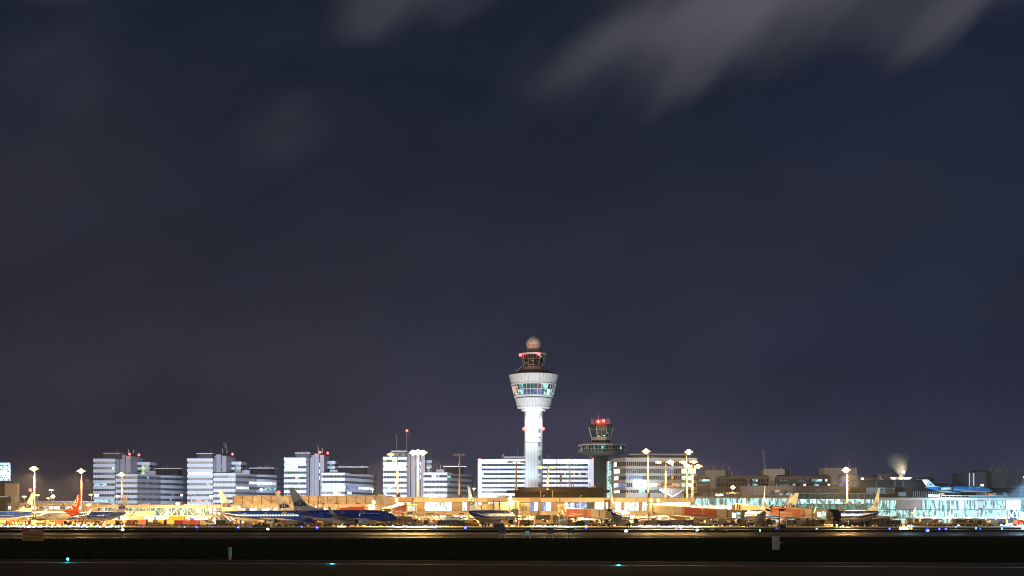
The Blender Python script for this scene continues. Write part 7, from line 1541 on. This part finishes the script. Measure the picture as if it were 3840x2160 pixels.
def g_gpu(c):       # ground power unit, rounded canopy
    R = thing('power_unit', None, 'power unit'); m_ = MB(); m_.box(-1.6, 1.6, -.8, .8, .4, .6); m_.build('chassis', [DKGREY], R, False); m_ = MB(); m_.loft([[(x_, .8 * math.cos(a), 1.2 + .8 * math.sin(a) * (1 if math.sin(a) > 0 else .7)) for a in [i * math.tau / 14 for i in range(14)]] for x_ in (-1.5, 1.5)]); m_.build('canopy', [PAL[c]], R, False); wheels(R, (-1.1, 1.1), -.7, .7, .3); return R
def g_pallet(c):
    R = thing('cargo_pallet', None, 'pallet'); m_ = MB(); m_.box(-1.6, 1.6, -1.1, 1.1, .1, .3); m_.build('base', [DKGREY], R, False); m_ = MB(); m_.slab([(-1.5, .3), (1.5, .3), (1.45, 1.6), (.9, 2.0), (-1.0, 1.9), (-1.5, 1.4)][::-1], -1, 1); m_.build('netted_load', [PAL[c]], R, False); return R
def g_equip(c):     # container loader with a raised deck and scissor arms
    R = thing('container_loader', None, 'loader'); m_ = MB(); m_.box(-4, 4, -1.4, 1.4, .6, 1.1); m_.box(-3.8, -2.6, -1.4, -.4, 1.1, 2.6, 1); m_.build('chassis', [PAL[c], CREAM], R, False); m_ = MB()
    for s_ in (-1.2, 1.2): m_.bar((-3, s_, 1.0), (3, s_, 2.4), .18); m_.bar((3, s_, 1.0), (-3, s_, 2.4), .18)
    m_.build('scissor_arm', [DKGREY], R, False); m_ = MB(); m_.box(-3.9, 3.9, -1.4, 1.4, 2.4, 2.65); 
    for i in range(7): m_.bar((-3.8 + i * 1.27, -1.38, 2.65), (-3.8 + i * 1.27, -1.38, 3.5), .06)
    m_.bar((-3.8, -1.38, 3.5), (3.8, -1.38, 3.5), .06); m_.build('deck', [PAL[c]], R, False); wheels(R, (-2.8, 2.8), -1.2, 1.2, .45); return R
GT = {'cart': (g_cart, 'canopied baggage cart', 'baggage cart'), 'box': (g_box, 'curtained baggage cart', 'baggage cart'), 'dolly': (g_dolly, 'container on a dolly', 'dolly'), 'flat': (g_flat, 'empty flat dolly', 'dolly'), 'tug': (g_tug, 'open tow tractor', 'tractor'),
      'van': (g_van, 'service van', 'van'), 'truck': (g_truck, 'box truck', 'truck'), 'belt': (g_belt, 'belt loader', 'belt loader'), 'stairs': (g_stairs, 'boarding stairs', 'boarding stairs'), 'cone': (g_cone, 'traffic cone', 'cone'), 'barrier': (g_barrier, 'striped barrier', 'barrier'),
      'gpu': (g_gpu, 'round-topped power unit', 'power unit'), 'pallet': (g_pallet, 'netted cargo pallet', 'pallet'), 'loader': (g_equip, 'cargo deck loader', 'loader')}
PROTO = {}
def gse(t, c, px, d, rz=0.0):
    k = (t, c); loc = (X(px, d), d, .01)
    if k not in PROTO: o_ = GT[t][0](c); PROTO[k] = o_
    else: o_ = copy_tree(PROTO[k])
    o_.location = loc; o_.rotation_euler = (0, 0, math.radians(rz)); cn = {'cream': 'cream', 'tan': 'tan', 'dark': 'dark'}.get(c, c)
    reg(o_, f'{cn} {GT[t][1]}', px, GT[t][2], {'cart': 'baggage carts on the apron', 'box': 'baggage carts on the apron'}.get(t, GT[t][1] + ' group on the apron')); return o_
ROW = [('box', 'red', 30, 462), ('gpu', 'tan', 8, 460), ('cart', 'orange', 62, 458), ('cart', 'tan', 90, 456), ('cart', 'red', 112, 458), ('dolly', 'tan', 133, 456), ('gpu', 'dark', 153, 448), ('box', 'orange', 172, 456), ('cart', 'tan', 196, 456), ('box', 'red', 222, 454), ('dolly', 'brown', 245, 456), ('cart', 'orange', 268, 457),
       ('cart', 'brown', 292, 456), ('cart', 'tan', 318, 456), ('cart', 'brown', 342, 456), ('cart', 'brown', 366, 458), ('flat', 'tan', 388, 458), ('box', 'tan', 420, 456), ('cart', 'brown', 440, 458), ('van', 'cream', 454, 470), ('cart', 'brown', 470, 456), ('dolly', 'red', 486, 456), ('box', 'purple', 502, 458), ('cart', 'tan', 520, 456), ('box', 'red', 536, 455),
       ('tug', 'cream', 556, 456), ('flat', 'cream', 572, 456), ('dolly', 'dark', 588, 460), ('dolly', 'yellow', 606, 458), ('dolly', 'yellow', 624, 460), ('box', 'yellow', 644, 458), ('box', 'red', 671, 452), ('box', 'orange', 703, 452), ('pallet', 'dark', 722, 460), ('box', 'red', 732, 451), ('pallet', 'cream', 758, 460), ('pallet', 'cream', 772, 462), ('tug', 'white', 790, 456),
       ('belt', 'yellow', 684, 470), ('truck', 'yellow', 655, 485), ('van', 'white', 560, 492), ('truck', 'cream', 520, 500), ('stairs', 'brown', 812, 462), ('stairs', 'tan', 832, 463), ('stairs', 'brown', 846, 464), ('stairs', 'tan', 863, 463), ('dolly', 'brown', 822, 455), ('dolly', 'brown', 838, 455), ('flat', 'tan', 880, 458), ('stairs', 'brown', 905, 464), ('stairs', 'tan', 922, 466), ('pallet', 'tan', 936, 458),
       ('dolly', 'cream', 968, 470), ('tug', 'orange', 984, 466), ('van', 'tan', 1000, 470), ('tug', 'tan', 1062, 428), ('flat', 'brown', 1030, 428), ('gpu', 'cream', 1102, 440), ('dolly', 'purple', 1118, 440), ('dolly', 'cream', 1134, 442), ('van', 'brown', 1154, 442), ('dolly', 'cream', 1176, 440), ('tug', 'red', 1190, 436), ('flat', 'tan', 1210, 436), ('pallet', 'brown', 1228, 438), ('cart', 'tan', 1248, 436),
       ('gpu', 'tan', 1322, 440), ('dolly', 'cream', 1364, 440), ('box', 'blue', 1395, 440), ('tug', 'tan', 1408, 436), ('tug', 'brown', 1424, 434), ('loader', 'brown', 1470, 448), ('pallet', 'tan', 1450, 440), ('gpu', 'tan', 1495, 445), ('truck', 'brown', 1522, 452), ('flat', 'brown', 1548, 438), ('flat', 'tan', 1566, 438), ('belt', 'cream', 1590, 452), ('cart', 'brown', 1475, 436), ('flat', 'brown', 1505, 436)]
for i, (px, c) in enumerate(((1585, 'tan'), (1598, 'cream'), (1610, 'tan'), (1624, 'brown'))): ROW.append(('stairs', c, px, 456 + i))
ROW += [('stairs', 'blue', 1546, 462), ('stairs', 'cream', 1562, 464), ('stairs', 'white', 1578, 466), ('dolly', 'cream', 1598, 446), ('flat', 'brown', 1640, 442), ('box', 'dark', 1656, 442), ('flat', 'tan', 1672, 442), ('box', 'dark', 1690, 442), ('tug', 'tan', 1700, 442), ('pallet', 'dark', 1715, 444), ('pallet', 'dark', 1727, 444), ('dolly', 'blue', 1680, 468), ('dolly', 'blue', 1700, 470), ('truck', 'white', 1712, 474), ('barrier', 'yellow', 1748, 446), ('barrier', 'yellow', 1762, 446),
        ('barrier', 'yellow', 1776, 447), ('van', 'yellow', 1770, 470), ('flat', 'yellow', 1795, 445), ('tug', 'tan', 1822, 445), ('dolly', 'cream', 1836, 448), ('flat', 'cream', 1925, 446), ('gpu', 'brown', 1962, 445), ('dolly', 'brown', 1980, 450), ('dolly', 'cream', 1995, 450), ('cone', 'orange', 2024, 442), ('flat', 'brown', 2048, 446), ('tug', 'cream', 2064, 446), ('tug', 'yellow', 2081, 446), ('cone', 'orange', 2094, 440), ('tug', 'cream', 2102, 446), ('pallet', 'cream', 2117, 448), ('dolly', 'tan', 2132, 448),
        ('barrier', 'yellow', 2148, 446), ('pallet', 'dark', 2174, 446), ('flat', 'tan', 2192, 446), ('van', 'cream', 2206, 450), ('tug', 'red', 2222, 452), ('tug', 'yellow', 2238, 448), ('flat', 'brown', 2252, 446), ('dolly', 'cream', 2272, 448), ('van', 'tan', 2300, 450), ('dolly', 'cream', 2326, 450), ('pallet', 'cream', 2338, 446), ('flat', 'red', 2370, 446), ('tug', 'cream', 2364, 450), ('cone', 'red', 2393, 438), ('loader', 'brown', 2420, 454), ('van', 'brown', 2436, 446), ('cone', 'orange', 2453, 440),
        ('box', 'purple', 2474, 446), ('box', 'dark', 2490, 446), ('box', 'purple', 2506, 446), ('dolly', 'dark', 2524, 446), ('dolly', 'brown', 2540, 446), ('dolly', 'dark', 2556, 445), ('box', 'dark', 2572, 445), ('dolly', 'dark', 2590, 445), ('barrier', 'yellow', 2612, 446), ('barrier', 'yellow', 2628, 446), ('barrier', 'yellow', 2646, 446), ('loader', 'cream', 2640, 458), ('truck', 'cream', 2622, 472), ('van', 'cream', 2668, 448), ('loader', 'tan', 2692, 455), ('tug', 'cream', 2672, 446), ('dolly', 'brown', 2702, 444),
        ('belt', 'blue', 2745, 450), ('belt', 'tan', 2775, 452), ('flat', 'red', 2762, 446), ('flat', 'brown', 2790, 446), ('tug', 'dark', 2810, 444), ('dolly', 'cream', 2834, 446), ('tug', 'cream', 2848, 446), ('dolly', 'cream', 2866, 446), ('dolly', 'brown', 2880, 448), ('belt', 'grey', 2940, 462), ('loader', 'cream', 2966, 468), ('dolly', 'tan', 2960, 448), ('dolly', 'brown', 2976, 448), ('flat', 'tan', 2990, 446), ('box', 'brown', 3004, 448), ('box', 'tan', 3020, 448), ('tug', 'tan', 3036, 446), ('box', 'brown', 3050, 450),
        ('dolly', 'tan', 3064, 448), ('dolly', 'brown', 3080, 448), ('flat', 'cream', 3098, 446), ('truck', 'cream', 3040, 478), ('cart', 'dark', 3142, 436), ('cart', 'dark', 3160, 436), ('cart', 'dark', 3178, 436), ('cart', 'dark', 3196, 436), ('cart', 'brown', 3214, 436), ('dolly', 'brown', 3232, 436), ('dolly', 'tan', 3250, 436), ('dolly', 'brown', 3268, 437), ('truck', 'tan', 3294, 440), ('van', 'purple', 3312, 450), ('belt', 'tan', 3322, 438), ('loader', 'yellow', 3290, 462),
        ('dolly', 'brown', 3328, 436), ('dolly', 'brown', 3348, 436), ('dolly', 'brown', 3364, 436), ('flat', 'tan', 3384, 446), ('barrier', 'yellow', 3446, 452), ('barrier', 'yellow', 3462, 452), ('tug', 'yellow', 3496, 446), ('flat', 'yellow', 3512, 446), ('tug', 'yellow', 3530, 446), ('flat', 'yellow', 3548, 446), ('flat', 'orange', 3565, 446), ('gpu', 'yellow', 3595, 450), ('gpu', 'yellow', 3622, 450), ('dolly', 'brown', 3640, 448), ('dolly', 'tan', 3648, 450), ('dolly', 'yellow', 3670, 446), ('dolly', 'brown', 3684, 448), ('tug', 'yellow', 3700, 446), ('flat', 'yellow', 3716, 446), ('flat', 'yellow', 3730, 446),
        ('flat', 'red', 3796, 452), ('flat', 'brown', 3815, 452), ('van', 'red', 3830, 456), ('loader', 'yellow', 3604, 446)]
for i, (t, c, px, d) in enumerate(ROW): gse(t, c, px, d, rgv.uniform(-14, 14) + (180 if rgv.random() < .4 else 0) if t not in ('stairs', 'belt', 'barrier') else (rgv.uniform(-8, 8) + (180 if (t == 'belt' and c == 'blue') else 0)))
# extra traffic of dollies parked deeper under the piers
cs_ = ['tan', 'brown', 'cream', 'dark', 'white', 'orange', 'red', 'yellow']
for i in range(70):
    px = 380 + i * 49 + rgv.uniform(-14, 14); t = rgv.choice(('dolly', 'cart', 'tug', 'box', 'flat', 'van', 'pallet')); c = rgv.choice(cs_)
    gse(t, c, px, 482 + rgv.uniform(0, 10), rgv.uniform(-40, 40))
# big yellow passenger stair slope
R = thing('yellow_stair', 'yellow sloping covered stair below the long brown jet bridge', 'stairs', (X(2550, 470), 470, 0)); e = 470; m_ = MB(); pts = [(2505, 1934), (2517, 1934), (2560, 1934), (2593, 1962), (2580, 1962), (2556, 1949), (2540, 1949)]
m_.slab([(X(a, e), Z(b, e)) for a, b in ((2505, 1934), (2560, 1936), (2592, 1962), (2577, 1962), (2553, 1948), (2537, 1949))][::-1], e, e + 1.6); m_.build('stair_side', [M('stair_yellow', (.75, .40, .02), .5)], R); m_ = MB(); m_.box(X(2541, e), X(2546, e), e + .2, e + 1.2, 0, Z(1949, e)); m_.build('support_leg', [CREAM], R)
# people in work clothes on the apron
def person(px, d, desc, top, legs=DKGREY, arm=0):
    x_ = X(px, d); R = thing('person', desc, 'person', (x_, d, .01), 0, None)
    def rg_(z_, rx, ry, dx=0): return [(dx + rx * math.cos(i * math.tau / 10), ry * math.sin(i * math.tau / 10), z_) for i in range(10)]
    m_ = MB(); m_.loft([rg_(.86, .18, .13), rg_(1.1, .16, .12), rg_(1.35, .21, .13), rg_(1.45, .17, .1), rg_(1.5, .06, .06), rg_(1.55, .06, .06), rg_(1.62, .09, .1), rg_(1.72, .095, .11), rg_(1.8, .05, .06)], 0)
    for s_ in (-1, 1): m_.loft([rg_(.88, .09, .1, s_ * .09), rg_(.5, .07, .07, s_ * .11), rg_(.1, .05, .06, s_ * .12), rg_(.0, .06, .11, s_ * .12)], 1); m_.tube((s_ * .2, 0, 1.4), (s_ * .27, -.05, 1.1), .055, .045, 7); m_.tube((s_ * .27, -.05, 1.1), (s_ * (.24 + arm), -.15, .85 + arm), .045, .035, 7)
    m_.build('body', [top, legs], R, False, True)
    m_ = MB(); m_.lathe([(.10, 1.72), (.11, 1.75), (.07, 1.83)], 0, 0, 10); m_.build('cap', [DKGREY], R, False)
HV = M('hi_vis_orange', (.8, .18, .03), .7); HY_ = M('hi_vis_yellow', (.7, .75, .1), .7)
for px, d, ds, tp in ((78, 448, 'person in an orange work jacket beside the orange baggage cart by the STOP sign', HV), (1500, 440, 'person in a yellow work jacket near the foot of the narrow stairs', HY_), (2186, 470, 'person in a pale shirt under the orange advert bridge', WPAINT), (3482, 452, 'person in white work clothes beside the teal glow under the terrace', WPAINT), (3300, 440, 'person in an orange work jacket behind the truck with tan body', HV)): person(px, d, ds, tp)

# white-blue floodlit strip at the east end of the apron
e = 452; q = thing('bay_floodlight', 'low blue-white floodlight at the east end of the apron', 'floodlight', (X(3800, e), e, 0)); m_ = MB(); m_.tube((X(3800, e), e, 0), (X(3800, e), e, 4), .08); m_.box(X(3800, e) - .3, X(3800, e) + .3, e - .2, e + .2, 4, 4.4); m_.build('lamp_housing', [STEEL], q); light(q, (X(3800, e), e, 3.7), 9000, (.7, .88, 1), .3, 'SPOT', Vector((0, .1, -1)), 140)

# ================================================================== steam and haze
def steam(px, y0, y1, d, w1, dens, label, r0=.12, col=(.95, .85, .75)):
    p0, p1 = P(px, y0, d), P(px, y1, d); m_ = MB(); m_.lathe([(w1, p0.z), (w1, p1.z)], p0.x, d, 20)
    m = bpy.data.materials.new('steam'); m.use_nodes = True; t = NT(m.node_tree); t.n.clear()
    tc = t.new('ShaderNodeTexCoord'); s = t.new('ShaderNodeSeparateXYZ'); t.l.new(tc.outputs['Generated'], s.inputs[0]); n = t.noise(tc.outputs['Object'], .22, 3, .5)
    z = s.outputs[2]; n1 = t.noise(tc.outputs['Object'], .12, 2, .5)
    dx = t.m('ADD', t.m('ADD', t.m('SUBTRACT', s.outputs[0], .5), t.m('MULTIPLY', z, .16)), t.m('MULTIPLY', t.m('SUBTRACT', n1, .42), t.m('MULTIPLY', z, .9))); dy = t.m('SUBTRACT', s.outputs[1], .5)
    r = t.m('MULTIPLY', t.m('SQRT', t.m('ADD', t.m('MULTIPLY', dx, dx), t.m('MULTIPLY', dy, dy))), 2.0)
    rl = t.m('ADD', r0, t.m('MULTIPLY', t.m('POWER', z, .75), .95 - r0))
    f = t.m('POWER', t.m('SUBTRACT', 1.0, t.m('DIVIDE', r, rl), clamp=True), 1.3)
    f = t.m('MULTIPLY', f, t.m('POWER', t.m('SUBTRACT', 1.0, z, clamp=True), 2.2)); f = t.m('MULTIPLY', f, t.m('MULTIPLY', t.m('SUBTRACT', n, .28, clamp=True), 3.4))
    v_ = t.new('ShaderNodeVolumePrincipled'); v_.inputs['Color'].default_value = (*col, 1); t.put(v_.inputs['Density'], t.m('MULTIPLY', f, dens)); o_ = t.new('ShaderNodeOutputMaterial'); t.l.new(v_.outputs[0], o_.inputs['Volume'])
    o = m_.build('steam', [m]); tag(o, label, 'steam'); kind(o, 'stuff'); return o
steam(3384, 1789, 1690, 646, 8.5, 1.7, 'warm-lit plume of steam fanning out of the service building vent')
steam(849, 1684, 1652, 858, 3.2, 1.0, 'small wisp of steam over the office with a single red beacon')
steam(1194, 1682, 1660, 858, 2.6, .9, 'small wisp of steam over the office with lit top floor')
finish_labels()
HAZE = 0.00010
if HAZE:
    m_ = MB(); m_.box(-800, 800, -12, 1150, -1, 125); m = bpy.data.materials.new('haze'); m.use_nodes = True; t = NT(m.node_tree); t.n.clear()
    v_ = t.new('ShaderNodeVolumePrincipled'); v_.inputs['Color'].default_value = (.78, .86, 1, 1); v_.inputs['Density'].default_value = HAZE; v_.inputs['Anisotropy'].default_value = .35
    o_ = t.new('ShaderNodeOutputMaterial'); t.l.new(v_.outputs[0], o_.inputs['Volume']); o = m_.build('haze', [m]); kind(o, 'stuff'); o['label'] = 'thin night haze glowing around the lamps'; o['category'] = 'haze'
for _n in ('grass_blade', 'grass_blade_dry', 'grass_blade_dark'): MC[_n].node_tree.nodes['Principled BSDF'].inputs['Specular IOR Level'].default_value = 0.0
